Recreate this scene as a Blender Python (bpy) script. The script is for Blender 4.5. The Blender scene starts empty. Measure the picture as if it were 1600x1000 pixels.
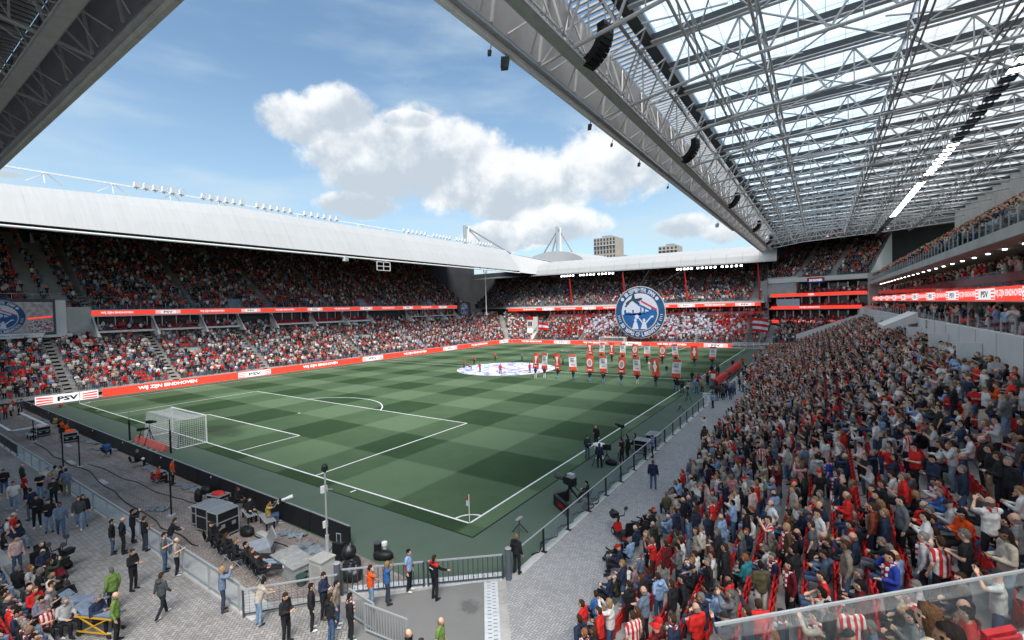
import bpy, bmesh, math, random
import numpy as np
from mathutils import Matrix, Vector, Quaternion
random.seed(7); rnd = random.Random(11); nr = np.random.RandomState(3)
SC = bpy.context.scene; COL = SC.collection; PI = math.pi
R = math.radians
# ------------------------------------------------------------ camera
def setup_camera():
    x, y, z, yaw, pit, rol, f = 15.5369, -18.5108, 11.29, -.593639, -.024745, -.0262345, 718.336
    fw = Vector((math.sin(yaw)*math.cos(pit), math.cos(yaw)*math.cos(pit), math.sin(pit)))
    r = Vector((math.cos(yaw), -math.sin(yaw), 0)); u = r.cross(fw)
    r2 = r*math.cos(rol)+u*math.sin(rol); u2 = -r*math.sin(rol)+u*math.cos(rol)
    cd = bpy.data.cameras.new('camera'); co = bpy.data.objects.new('camera', cd); COL.objects.link(co)
    m = Matrix((r2, u2, -fw)).transposed().to_4x4(); m.translation = (x, y, z)
    co.matrix_world = m; cd.sensor_width = 36; cd.lens = f/1600*36; cd.clip_start = .1; cd.clip_end = 6000
    SC.camera = co
setup_camera()
SC.view_settings.view_transform = 'Standard'; SC.view_settings.look = 'None'
SC.view_settings.gamma = 1; SC.view_settings.use_curve_mapping = False
SC.view_settings.exposure = 1.42
SC.cycles.max_bounces = 8; SC.cycles.transparent_max_bounces = 10; SC.cycles.diffuse_bounces = 5
# ------------------------------------------------------------ node helper
class NT:
    def __init__(s, t): s.t = t
    def n(s, typ, **kw):
        nd = s.t.nodes.new(typ)
        for k, v in kw.items(): setattr(nd, k, v)
        return nd
    def link(s, a, b): s.t.links.new(a, b)
    def put(s, v, sock):
        if isinstance(v, bpy.types.NodeSocket): s.t.links.new(v, sock)
        elif v is not None:
            if hasattr(sock.default_value, '__len__') and len(sock.default_value) == 4 and len(v) == 3: v = (*v, 1)
            sock.default_value = v
    def m(s, op, a, b=None, c=None, clamp=False):
        nd = s.n('ShaderNodeMath', operation=op, use_clamp=clamp); s.put(a, nd.inputs[0])
        if b is not None: s.put(b, nd.inputs[1])
        if c is not None: s.put(c, nd.inputs[2])
        return nd.outputs[0]
    def v(s, op, a, b=None, scale=None):
        nd = s.n('ShaderNodeVectorMath', operation=op); s.put(a, nd.inputs[0])
        if b is not None: s.put(b, nd.inputs[1])
        if scale is not None: s.put(scale, nd.inputs['Scale'])
        return nd.outputs['Value'] if op in ('DOT_PRODUCT', 'LENGTH') else nd.outputs[0]
    def mix(s, f, a, b, bt='MIX'):
        nd = s.n('ShaderNodeMix', data_type='RGBA', blend_type=bt); s.put(f, nd.inputs[0]); s.put(a, nd.inputs[6]); s.put(b, nd.inputs[7])
        return nd.outputs[2]
    def noise(s, vec, scale, detail=3, rough=.55, w=None):
        nd = s.n('ShaderNodeTexNoise'); s.put(vec, nd.inputs['Vector']); nd.inputs['Scale'].default_value = scale
        nd.inputs['Detail'].default_value = detail; nd.inputs['Roughness'].default_value = rough
        return nd.outputs['Fac']
    def ramp(s, f, lo, hi, a=0., b=1.):
        nd = s.n('ShaderNodeMapRange', interpolation_type='SMOOTHSTEP'); s.put(f, nd.inputs[0])
        for i, q in enumerate((lo, hi, a, b)): nd.inputs[i+1].default_value = q
        return nd.outputs[0]
    def sep(s, vec):
        nd = s.n('ShaderNodeSeparateXYZ'); s.put(vec, nd.inputs[0]); return nd.outputs
    def comb(s, x, y, z):
        nd = s.n('ShaderNodeCombineXYZ'); s.put(x, nd.inputs[0]); s.put(y, nd.inputs[1]); s.put(z, nd.inputs[2]); return nd.outputs[0]
# ------------------------------------------------------------ world
SUN_EL, SUN_AZ = R(58), R(134)     # azimuth measured clockwise from +Y
def setup_world():
    w = bpy.data.worlds.new('World'); SC.world = w; w.use_nodes = True
    t = w.node_tree; t.nodes.clear(); N = NT(t)
    out = N.n('ShaderNodeOutputWorld'); bg = N.n('ShaderNodeBackground')
    sk = N.n('ShaderNodeTexSky', sky_type='NISHITA'); sk.sun_disc = False
    sk.sun_elevation = SUN_EL; sk.sun_rotation = SUN_AZ; sk.air_density = 1.0; sk.dust_density = .6; sk.ozone_density = 1.6
    d = N.n('ShaderNodeTexCoord').outputs['Generated']
    nb = N.noise(d, 5.5, 7, .58); nf = N.noise(d, 17, 8, .66)
    xyz = N.sep(d)
    # thin high veil everywhere, stretched
    vv = N.v('MULTIPLY', d, (1.6, 1.6, 6.5)); veil = N.ramp(N.noise(vv, 2.2, 5, .5), .42, .8, 0, .5)
    low = N.ramp(xyz[2], .0, .5, .55, .10)
    veil = N.m('ADD', veil, low, clamp=True)
    skyc = N.mix(1.0, sk.outputs[0], (SKY_T[0], SKY_T[1], SKY_T[2]), 'MULTIPLY')
    skyc = N.mix(veil, skyc, (2.5, 3.05, 3.4))
    mask = None; ws = None; hs = None
    for (az, el, ra, rb) in CLOUDS:
        az, el = R(az), R(el)
        c = Vector((math.sin(az)*math.cos(el), math.cos(az)*math.cos(el), math.sin(el)))
        rt = Vector((math.cos(az), -math.sin(az), 0)); up = rt.cross(c)
        q = N.v('SUBTRACT', d, tuple(c))
        a = N.m('DIVIDE', N.v('DOT_PRODUCT', q, tuple(rt)), math.radians(ra))
        b = N.m('DIVIDE', N.v('DOT_PRODUCT', q, tuple(up)), math.radians(rb))
        r2 = N.m('ADD', N.m('MULTIPLY', a, a), N.m('MULTIPLY', b, b))
        front = N.m('GREATER_THAN', N.v('DOT_PRODUCT', d, tuple(c)), .3)
        mk = N.m('MULTIPLY', N.m('SUBTRACT', 1.0, r2), front)
        mk = N.m('MAXIMUM', N.m('MULTIPLY', mk, 1.0), -1.0)
        w_ = N.m('MAXIMUM', mk, .0); hb = N.m('MULTIPLY', w_, b)
        ws = w_ if ws is None else N.m('ADD', ws, w_); hs = hb if hs is None else N.m('ADD', hs, hb)
        mask = mk if mask is None else N.m('MAXIMUM', mask, mk)
    gen = N.m('SUBTRACT', N.m('MULTIPLY', N.noise(N.v('MULTIPLY', d, (1, 1, 2.2)), 1.5, 3), 3.0), 2.45)   # other clouds round the sky
    mask = N.m('MAXIMUM', mask, gen)
    dens = N.m('ADD', mask, N.m('MULTIPLY', N.m('SUBTRACT', nb, .46), 3.3))
    dens = N.m('ADD', dens, N.m('MULTIPLY', N.m('SUBTRACT', nf, .5), 1.3))
    alpha = N.ramp(dens, -.02, .62)
    # billow shading: noise sampled a little towards the light against here
    off = N.v('ADD', d, (-.035, .0, .05)); nb2 = N.noise(off, 5.5, 7, .58); 
    rel = N.m('SUBTRACT', nb, nb2)
    hgt = N.m('DIVIDE', hs, N.m('ADD', ws, .05))
    lit = N.ramp(N.m('ADD', N.m('ADD', rel, N.m('MULTIPLY', N.m('SUBTRACT', .55, dens), .07)), N.m('MULTIPLY', hgt, .13)), -.13, .10)
    cc = N.mix(lit, (2.2, 2.5, 2.8), (3.85, 3.92, 3.95))
    col = N.mix(N.m('MULTIPLY', alpha, .95), skyc, cc)
    N.link(col, bg.inputs[0]); bg.inputs[1].default_value = SKY_S; N.link(bg.outputs[0], out.inputs[0])
SKY_S = .1
SKY_T = (.53, .655, .67)
CLOUDS = [(-58.6, 21.0, 3.8, 2.7), (-53.8, 22.5, 4.0, 2.6), (-49.0, 17.6, 8.7, 5.0), (-41.4, 17.1, 11.3, 5.5), (-32.0, 14.8, 11.2, 4.3), (-23.4, 16.5, 7.8, 4.8), (-19.5, 17.9, 4.1, 3.0), (-28.2, 10.2, 6.8, 2.6), (-35.3, 8.9, 4.7, 2.1), (-12.9, 9.0, 3.7, 1.6), (-45.8, 22.0, 3.0, 1.0), (-30, 16, 15, 4.2), (-52.0, 12.5, 5.0, 1.8), (-81.3, 12.2, 1.5, 0.4), (-9.2, 7.8, 2.5, 1.4)]
setup_world()
sd = bpy.data.lights.new('sun', 'SUN'); sd.energy = 2.2; sd.angle = R(34); sd.color = (1, .955, .9)
so = bpy.data.objects.new('sun', sd); COL.objects.link(so)
sdir = Vector((math.sin(SUN_AZ)*math.cos(SUN_EL), math.cos(SUN_AZ)*math.cos(SUN_EL), math.sin(SUN_EL)))
so.rotation_euler = sdir.to_track_quat('Z', 'Y').to_euler(); so.location = sdir*300
# ------------------------------------------------------------ materials
MATS = {}
def mat(name, col, rough=.7, metal=0., var=.12, scale=3., bump=0., emit=0., spec=.3, coat=0.):
    if name in MATS: return MATS[name]
    m = bpy.data.materials.new(name); MATS[name] = m; m.use_nodes = True; N = NT(m.node_tree)
    b = m.node_tree.nodes['Principled BSDF']; oc = N.n('ShaderNodeTexCoord').outputs['Object']
    n1 = N.noise(oc, scale, 5); n2 = N.noise(oc, scale*9, 3)
    nn = N.m('ADD', N.m('MULTIPLY', n1, .65), N.m('MULTIPLY', n2, .35))
    f = N.ramp(nn, .3, .7, 1-var, 1+var)
    c = N.v('SCALE', N.comb(*col), scale=f)
    N.link(c, b.inputs['Base Color']); b.inputs['Roughness'].default_value = rough; b.inputs['Metallic'].default_value = metal
    b.inputs['Specular IOR Level'].default_value = spec
    if emit:
        N.put(c, b.inputs['Emission Color']); b.inputs['Emission Strength'].default_value = emit
    if bump:
        bp = N.n('ShaderNodeBump'); bp.inputs['Strength'].default_value = bump; bp.inputs['Distance'].default_value = .02
        N.link(n2, bp.inputs['Height']); N.link(bp.outputs[0], b.inputs['Normal'])
    return m
def attr_mat(name, attr, rough=.8, stripe=False):
    m = bpy.data.materials.new(name); MATS[name] = m; m.use_nodes = True; N = NT(m.node_tree)
    b = m.node_tree.nodes['Principled BSDF']
    a = N.n('ShaderNodeAttribute', attribute_type='INSTANCER', attribute_name=attr)
    c = a.outputs['Color']; oc = N.n('ShaderNodeTexCoord').outputs['Object']
    if stripe:
        st = N.n('ShaderNodeAttribute', attribute_type='INSTANCER', attribute_name='stripe')
        y = N.sep(oc)[1]; s = N.m('SINE', N.m('MULTIPLY', y, 52.)); s = N.m('MULTIPLY', N.m('GREATER_THAN', s, 0.), st.outputs['Fac'])
        c = N.mix(s, c, (.72, .70, .68))
    f = N.ramp(N.noise(oc, 7 if attr != 'hairc' else 30, 4), .3, .7, .74, 1.2)
    N.link(N.v('SCALE', c, scale=f), b.inputs['Base Color']); b.inputs['Roughness'].default_value = rough
    b.inputs['Specular IOR Level'].default_value = .2
    if attr == 'hairc':
        b.inputs['Roughness'].default_value = .9; bp = N.n('ShaderNodeBump'); bp.inputs['Strength'].default_value = 1.; bp.inputs['Distance'].default_value = .02
        N.link(N.noise(N.v('MULTIPLY', oc, (1., 1., .35)), 55, 3), bp.inputs['Height']); N.link(bp.outputs[0], b.inputs['Normal'])
    if attr in ('top', 'arm', 'bottom'):
        bp = N.n('ShaderNodeBump'); bp.inputs['Strength'].default_value = .5; bp.inputs['Distance'].default_value = .03
        N.link(N.noise(oc, 9, 3), bp.inputs['Height']); N.link(bp.outputs[0], b.inputs['Normal'])
    return m
for nm, at in (('skin', 'skin'), ('sleeve', 'arm'), ('trousers', 'bottom'), ('shoes', 'shoe'), ('garment', 'top'), ('hair', 'hairc')):
    attr_mat(nm, at, .55 if nm in ('skin', 'hair') else .85, nm == 'garment')
attr_mat('seat_plastic', 'seatc', .45)
WHITE = mat('white_metal', (.74, .75, .75), .45, 0, .05, .4); STEEL = mat('galvanised_steel', (.42, .44, .45), .45, .35, .1, 2)
GREY = mat('grey_paint', (.30, .31, .32), .55); DARK = mat('dark_steel', (.06, .065, .07), .5); BLACK = mat('black_plastic', (.012, .013, .015), .5, 0, .2)
CONC = mat('concrete', (.34, .33, .31), .9, 0, .22, .6, .4); CONCL = mat('pale_concrete', (.44, .44, .425), .85, 0, .14, .5, .2)
RED = mat('red_paint', (.5, .018, .016), .5); TRUSS = mat('truss_paint', (.56, .565, .56), .5, .1, .1, 1)
WALLW = mat('white_wall', (.66, .67, .66), .7, 0, .06, .3); LINE = mat('line_paint', (.78, .79, .78), .8, 0, .12, 3)
LED = mat('led_red', (.80, .05, .028), .6, 0, .05, .5, 0, .38); LEDW = mat('led_white', (.8, .8, .8), .6, 0, .03, 1, 0, .3)
LEDK = mat('led_black', (.03, .03, .04), .6, 0, .1, 1); LAMP = mat('lamp_face', (1, 1, .97), .5, 0, .02, 1, 0, 3.5)
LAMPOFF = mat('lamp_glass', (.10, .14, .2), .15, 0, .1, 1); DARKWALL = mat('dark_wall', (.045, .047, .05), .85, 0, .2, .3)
ALU = mat('flightcase_aluminium', (.5, .52, .53), .35, .6, .15, 3); GLASSD = mat('dark_glass', (.03, .035, .04), .12, 0, .3, .2, 0, 0, .6)
ORANGE = mat('orange_cloth', (.75, .09, .01), .8); YEL = mat('yellow_paint', (.6, .33, .02), .5); TYRE = mat('rubber', (.02, .02, .021), .8)
SHADE_TINT = mat('shade_tinted_panel', (.14, .14, .17), .6, 0, .15, .4); BLUEC = mat('blue_cloth', (.05, .22, .45), .8); TARP = mat('grey_tarp', (.17, .2, .23), .7, 0, .2, 3, .4)  # near roof fascia tone, with the roof's shade put into the colour
def glass_mat(name, tint, tr):
    m = bpy.data.materials.new(name); MATS[name] = m; m.use_nodes = True; N = NT(m.node_tree); t = m.node_tree; t.nodes.clear()
    o = N.n('ShaderNodeOutputMaterial'); mx = N.n('ShaderNodeMixShader'); tp = N.n('ShaderNodeBsdfTransparent'); gl = N.n('ShaderNodeBsdfGlossy')
    tp.inputs[0].default_value = (*tint, 1); gl.inputs[0].default_value = (.9, .95, 1, 1); gl.inputs['Roughness'].default_value = .04
    fr = N.n('ShaderNodeFresnel'); fr.inputs[0].default_value = 1.45
    oc = N.n('ShaderNodeTexCoord').outputs['Object']
    f = N.m('ADD', N.m('MULTIPLY', fr.outputs[0], tr), N.m('MULTIPLY', N.ramp(N.noise(oc, .8, 4), .4, .8), .006)); N.link(f, mx.inputs[0])
    N.link(tp.outputs[0], mx.inputs[1]); N.link(gl.outputs[0], mx.inputs[2]); N.link(mx.outputs[0], o.inputs[0]); return m
GLASS = glass_mat('railing_glass', (.95, .98, .975), .28)
def translucent(name, col, trans, tmix):
    m = bpy.data.materials.new(name); MATS[name] = m; m.use_nodes = True; N = NT(m.node_tree); t = m.node_tree; t.nodes.clear()
    o = N.n('ShaderNodeOutputMaterial'); a = N.n('ShaderNodeBsdfTranslucent'); b = N.n('ShaderNodeBsdfDiffuse'); c = N.n('ShaderNodeBsdfTransparent')
    oc = N.n('ShaderNodeTexCoord').outputs['Object']; f = N.ramp(N.noise(oc, .5, 5), .3, .7, .88, 1.05)
    cc = N.v('SCALE', N.comb(*col), scale=f); N.link(cc, a.inputs[0]); N.link(cc, b.inputs[0])
    m1 = N.n('ShaderNodeMixShader'); m1.inputs[0].default_value = trans; N.link(b.outputs[0], m1.inputs[1]); N.link(a.outputs[0], m1.inputs[2])
    m2 = N.n('ShaderNodeMixShader'); m2.inputs[0].default_value = tmix; N.link(m1.outputs[0], m2.inputs[1]); N.link(c.outputs[0], m2.inputs[2])
    N.link(m2.outputs[0], o.inputs[0]); return m
PANE = translucent('roof_pane', (.72, .80, .86), .9, .25); PANEO = translucent('opaque_roof_sheet', (.88, .9, .91), .8, .0)
# ------------------------------------------------------------ mesh building
class MB:
    def __init__(s): s.v = []; s.f = []; s.mi = []; s.mats = []
    def mid(s, m):
        if m not in s.mats: s.mats.append(m)
        return s.mats.index(m)
    def poly(s, pts, m):
        i = len(s.v); s.v += [tuple(p) for p in pts]; s.f.append(tuple(range(i, i+len(pts)))); s.mi.append(s.mid(m))
    def raw(s, V, F, m, M=None):
        i = len(s.v); s.v += [tuple(M @ Vector(p)) if M else tuple(p) for p in V]
        s.f += [tuple(i+k for k in f) for f in F]; s.mi += [s.mid(m)]*len(F)
    def box(s, a, b, m, M=None):
        x0, y0, z0 = a; x1, y1, z1 = b
        V = [(x0,y0,z0),(x1,y0,z0),(x1,y1,z0),(x0,y1,z0),(x0,y0,z1),(x1,y0,z1),(x1,y1,z1),(x0,y1,z1)]
        s.raw(V, [(0,3,2,1),(4,5,6,7),(0,1,5,4),(1,2,6,5),(2,3,7,6),(3,0,4,7)], m, M)
    def hexa(s, V, m): s.raw(V, [(0,3,2,1),(4,5,6,7),(0,1,5,4),(1,2,6,5),(2,3,7,6),(3,0,4,7)], m)
    def beam(s, p, q, w, m, h=None, seg=4):
        p = Vector(p); q = Vector(q); d = q-p; h = h or w
        if d.length < 1e-6: return
        z = d.normalized(); up = Vector((0, 0, 1)) if abs(z.z) < .95 else Vector((1, 0, 0))
        x = z.cross(up).normalized(); y = x.cross(z)
        if seg == 4: o = [(-w/2, -h/2), (w/2, -h/2), (w/2, h/2), (-w/2, h/2)]
        else: o = [(math.cos(2*PI*k/seg)*w/2, math.sin(2*PI*k/seg)*h/2) for k in range(seg)]
        V = [p+x*a+y*b for a, b in o]+[q+x*a+y*b for a, b in o]; n = seg
        F = [(k, (k+1) % n, n+(k+1) % n, n+k) for k in range(n)]+[tuple(range(n))[::-1], tuple(range(n, 2*n))]
        s.raw(V, F, m)
    def lathe(s, prof, m, c=(0, 0, 0), seg=12, M=None):
        V = []; F = []; n = seg
        for r, z in prof: V += [(c[0]+r*math.cos(2*PI*k/n), c[1]+r*math.sin(2*PI*k/n), c[2]+z) for k in range(n)]
        for j in range(len(prof)-1): F += [(j*n+k, j*n+(k+1) % n, (j+1)*n+(k+1) % n, (j+1)*n+k) for k in range(n)]
        F += [tuple(range(n))[::-1], tuple(range((len(prof)-1)*n, len(prof)*n))]
        s.raw(V, F, m, M)
    def ball(s, c, r, m, seg=8, rings=5, M=None):
        rx, ry, rz = r if hasattr(r, '__len__') else (r, r, r); V = [(c[0], c[1], c[2]+rz)]; F = []
        for j in range(1, rings):
            a = PI*j/rings
            V += [(c[0]+rx*math.sin(a)*math.cos(2*PI*k/seg), c[1]+ry*math.sin(a)*math.sin(2*PI*k/seg), c[2]+rz*math.cos(a)) for k in range(seg)]
        V.append((c[0], c[1], c[2]-rz)); L = len(V)-1
        F += [(0, 1+k, 1+(k+1) % seg) for k in range(seg)]
        for j in range(rings-2): F += [(1+j*seg+k, 1+(j+1)*seg+k, 1+(j+1)*seg+(k+1) % seg, 1+j*seg+(k+1) % seg) for k in range(seg)]
        b = 1+(rings-2)*seg; F += [(b+k, L, b+(k+1) % seg) for k in range(seg)]
        s.raw(V, F, m, M)
    def tube(s, pts, r, m, seg=5):
        for a, b in zip(pts, pts[1:]): s.beam(a, b, 2*r, m, seg=seg)
    def mesh(s, name, smooth=False):
        me = bpy.data.meshes.new(name); me.from_pydata(s.v, [], s.f)
        for m in s.mats: me.materials.append(m)
        me.polygons.foreach_set('material_index', s.mi)
        if smooth: me.polygons.foreach_set('use_smooth', [True]*len(s.f))
        me.update(); return me
def link(name, me, parent=None, loc=(0, 0, 0), rot=(0, 0, 0), scale=(1, 1, 1), M=None):
    o = bpy.data.objects.new(name, me); COL.objects.link(o)
    if M is not None: o.matrix_basis = M
    else: o.location = loc; o.rotation_euler = rot; o.scale = scale
    if parent is not None: o.parent = parent
    return o
def tag(o, label=None, cat=None, group=None, kind=None):
    if label: o['label'] = label
    if cat: o['category'] = cat
    if group: o['group'] = group
    if kind: o['kind'] = kind
    return o
def thing(name, label, cat, loc=(0, 0, 0), rz=0, group=None):
    o = bpy.data.objects.new(name, None); COL.objects.link(o); o.empty_display_size = .3
    o.location = loc; o.rotation_euler = (0, 0, rz); return tag(o, label, cat, group)
def part(name, mb, parent, **kw): return link(name, mb.mesh(name), parent, **kw)
def struct(name, mb, parent=None): return tag(link(name, mb.mesh(name), parent), kind='structure')
_unit = {}
def ubeam(name, p, q, w, m, parent, h=None, base=(0, 0, 0)):
    """a beam object sharing one unit-cube mesh per material"""
    if m not in _unit:
        b = MB(); b.box((-.5, -.5, 0), (.5, .5, 1), m); _unit[m] = b.mesh('beam')
    p = Vector(p)-Vector(base); q = Vector(q)-Vector(base); d = q-p; L = d.length; z = d.normalized()
    up = Vector((0, 0, 1)) if abs(z.z) < .95 else Vector((1, 0, 0)); x = z.cross(up).normalized(); y = z.cross(x)
    M = Matrix((x, y, z)).transposed().to_4x4(); M.translation = p
    return link(name, _unit[m], parent, M=M @ Matrix.Diagonal((w, h or w, L, 1)))
def copy_tree(o, parent=None):
    c = o.copy(); COL.objects.link(c); c.parent = parent
    for ch in list(o.children): copy_tree(ch, c)
    return c
_txt = {}
def text_geo(s, bold=.0):
    k = (s, bold)
    if k not in _txt:
        cu = bpy.data.curves.new('t', 'FONT'); cu.body = s; cu.size = 1; cu.align_x = 'CENTER'; cu.align_y = 'CENTER'; cu.offset = bold; cu.resolution_u = 2
        o = bpy.data.objects.new('t', cu); COL.objects.link(o)
        dg = bpy.context.evaluated_depsgraph_get(); me = bpy.data.meshes.new_from_object(o.evaluated_get(dg))
        V = [tuple(v.co) for v in me.vertices]; F = [tuple(p.vertices) for p in me.polygons]
        bpy.data.objects.remove(o); bpy.data.curves.remove(cu); bpy.data.meshes.remove(me)
        if V:
            x0 = min(v[0] for v in V); x1 = max(v[0] for v in V); y0 = min(v[1] for v in V); y1 = max(v[1] for v in V)
            V = [((v[0]-(x0+x1)/2)/(y1-y0), (v[1]-(y0+y1)/2)/(y1-y0), 0) for v in V]
        _txt[k] = (V, F)
    return _txt[k]
def frame(o, xdir, up=(0, 0, 1)):
    """matrix: local x along xdir, local y along up, z out"""
    x = Vector(xdir).normalized(); y = Vector(up).normalized(); z = x.cross(y).normalized(); y = z.cross(x)
    M = Matrix((x, y, z)).transposed().to_4x4(); M.translation = Vector(o); return M
def add_text(mb, s, m, M, h, w=None, bold=.02):
    V, F = text_geo(s, bold)
    if not V: return
    W = max(v[0] for v in V)*2; sx = (w/W) if w else h
    mb.raw([(v[0]*sx, v[1]*h, 0) for v in V], F, m, M)
# ------------------------------------------------------------ people: one continuous body per pose
def mir(p): return (p[0], -p[1], p[2])
BASE = dict(pelvis=(0, 0, .95), chest=(0, 0, 1.29), neck=(-.005, 0, 1.48), head=(.025, 0, 1.63),
    hipL=(0, .09, .9), kneeL=(.03, .105, .5), ankL=(-.02, .12, .09), shL=(-.005, .175, 1.42), elL=(-.04, .235, 1.14), wrL=(.05, .25, .9))
def J(tilt=0., **kw):
    d = dict(BASE)
    d.update({k: v for k, v in kw.items() if k[-1] != 'R'})
    for k in ('hip', 'knee', 'ank', 'sh', 'el', 'wr'):
        d[k+'R'] = kw.get(k+'R', mir(d[k+'L']))
    d['tilt'] = tilt
    return d
SIT = dict(pelvis=(-.02, 0, .5), chest=(-.05, 0, .85), neck=(-.04, 0, 1.04), head=(.0, 0, 1.19), hipL=(0, .09, .48), kneeL=(.42, .13, .5), ankL=(.4, .13, .09),
    shL=(-.05, .175, .98), elL=(.0, .24, .72), wrL=(.24, .14, .64))
POSES = dict(
    stand=J(), pockets=J(elL=(-.09, .27, 1.17), wrL=(.05, .19, .98)), cross=J(elL=(.03, .24, 1.17), wrL=(.22, -.02, 1.2), wrR=(.24, .04, 1.15), tilt=.1),
    phone=J(.35, elL=(.0, .22, 1.14), wrL=(.26, .07, 1.17)), hold=J(.15, elR=(.0, -.22, 1.13), wrR=(.24, -.1, 1.2)),
    photo=J(elL=(.2, .21, 1.36), wrL=(.3, .08, 1.6)), raised=J(elR=(.14, -.24, 1.55), wrR=(.24, -.24, 1.82)),
    ear=J(elR=(.16, -.26, 1.33), wrR=(.08, -.12, 1.57), elL=(0, .22, 1.14), wrL=(.2, .02, 1.1)),
    walk=J(kneeL=(.17, .1, .52), ankL=(.25, .1, .09), kneeR=(-.06, -.1, .5), ankR=(-.32, -.1, .14), wrL=(-.08, .26, .92), elR=(.03, -.235, 1.15), wrR=(.2, -.22, .96)),
    lean=J(.1, chest=(.12, 0, 1.23), neck=(.18, 0, 1.4), head=(.24, 0, 1.54), shL=(.15, .175, 1.35), elL=(.28, .22, 1.14), wrL=(.45, .15, 1.08)),
    railhand=J(elR=(.14, -.26, 1.25), wrR=(.36, -.36, 1.16)), clap=J(elL=(.05, .24, 1.18), wrL=(.26, .03, 1.32)),
    sit=J(.1, **SIT), sitphone=J(.4, **{**SIT, 'wrL': (.28, .06, .8)}),
    sitlegs=J(-.05, **{**SIT, 'chest': (-.14, 0, .82), 'neck': (-.17, 0, 1.0), 'head': (-.16, 0, 1.15), 'shL': (-.16, .175, .95), 'kneeL': (.45, .1, .56), 'ankL': (.86, .1, .5)}),
    camera=J(0, **{**SIT, 'elL': (.2, .2, .95), 'wrL': (.3, .06, 1.14), 'elR': (.26, -.2, .98), 'wrR': (.42, -.05, 1.18)}),
)
def cap(bm, a, b, ra, rb, seg=10):
    a = Vector(a); b = Vector(b)
    bmesh.ops.create_uvsphere(bm, u_segments=seg, v_segments=6, radius=ra, matrix=Matrix.Translation(a))
    bmesh.ops.create_uvsphere(bm, u_segments=seg, v_segments=6, radius=rb, matrix=Matrix.Translation(b))
    d = b-a; q = d.to_track_quat('Z', 'Y').to_matrix().to_4x4()
    bmesh.ops.create_cone(bm, cap_ends=True, segments=seg, radius1=ra, radius2=rb, depth=d.length, matrix=Matrix.Translation((a+b)/2) @ q)
def ell(bm, c, r, ax=None):
    M = Matrix.Translation(c)
    if ax is not None: M = M @ Vector(ax).to_track_quat('Z', 'X').to_matrix().to_4x4()
    bmesh.ops.create_uvsphere(bm, u_segments=14, v_segments=9, radius=1, matrix=M @ Matrix.Diagonal((*r, 1)))
def remesh(bm, vox, ratio):
    me = bpy.data.meshes.new('tmp'); bm.to_mesh(me); bm.free(); o = bpy.data.objects.new('tmp', me); COL.objects.link(o)
    a = o.modifiers.new('r', 'REMESH'); a.mode = 'VOXEL'; a.voxel_size = vox
    s = o.modifiers.new('s', 'SMOOTH'); s.iterations = 2; s.factor = .5
    d = o.modifiers.new('d', 'DECIMATE'); d.ratio = ratio
    r = bpy.data.meshes.new_from_object(o.evaluated_get(bpy.context.evaluated_depsgraph_get()))
    bpy.data.objects.remove(o); bpy.data.meshes.remove(me); return r
def torso_axis(p): return Vector(p['chest'])-Vector(p['pelvis'])
def segd(P, a, b):
    a = np.array(a); b = np.array(b); d = b-a; t = np.clip(((P-a)@d)/(d@d), 0, 1)[:, None]; return np.linalg.norm(P-(a+t*d), axis=1)
def head_M(p): return Matrix.Translation(Vector(p['head'])) @ Matrix.Rotation(p['tilt'], 4, 'Y')
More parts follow.
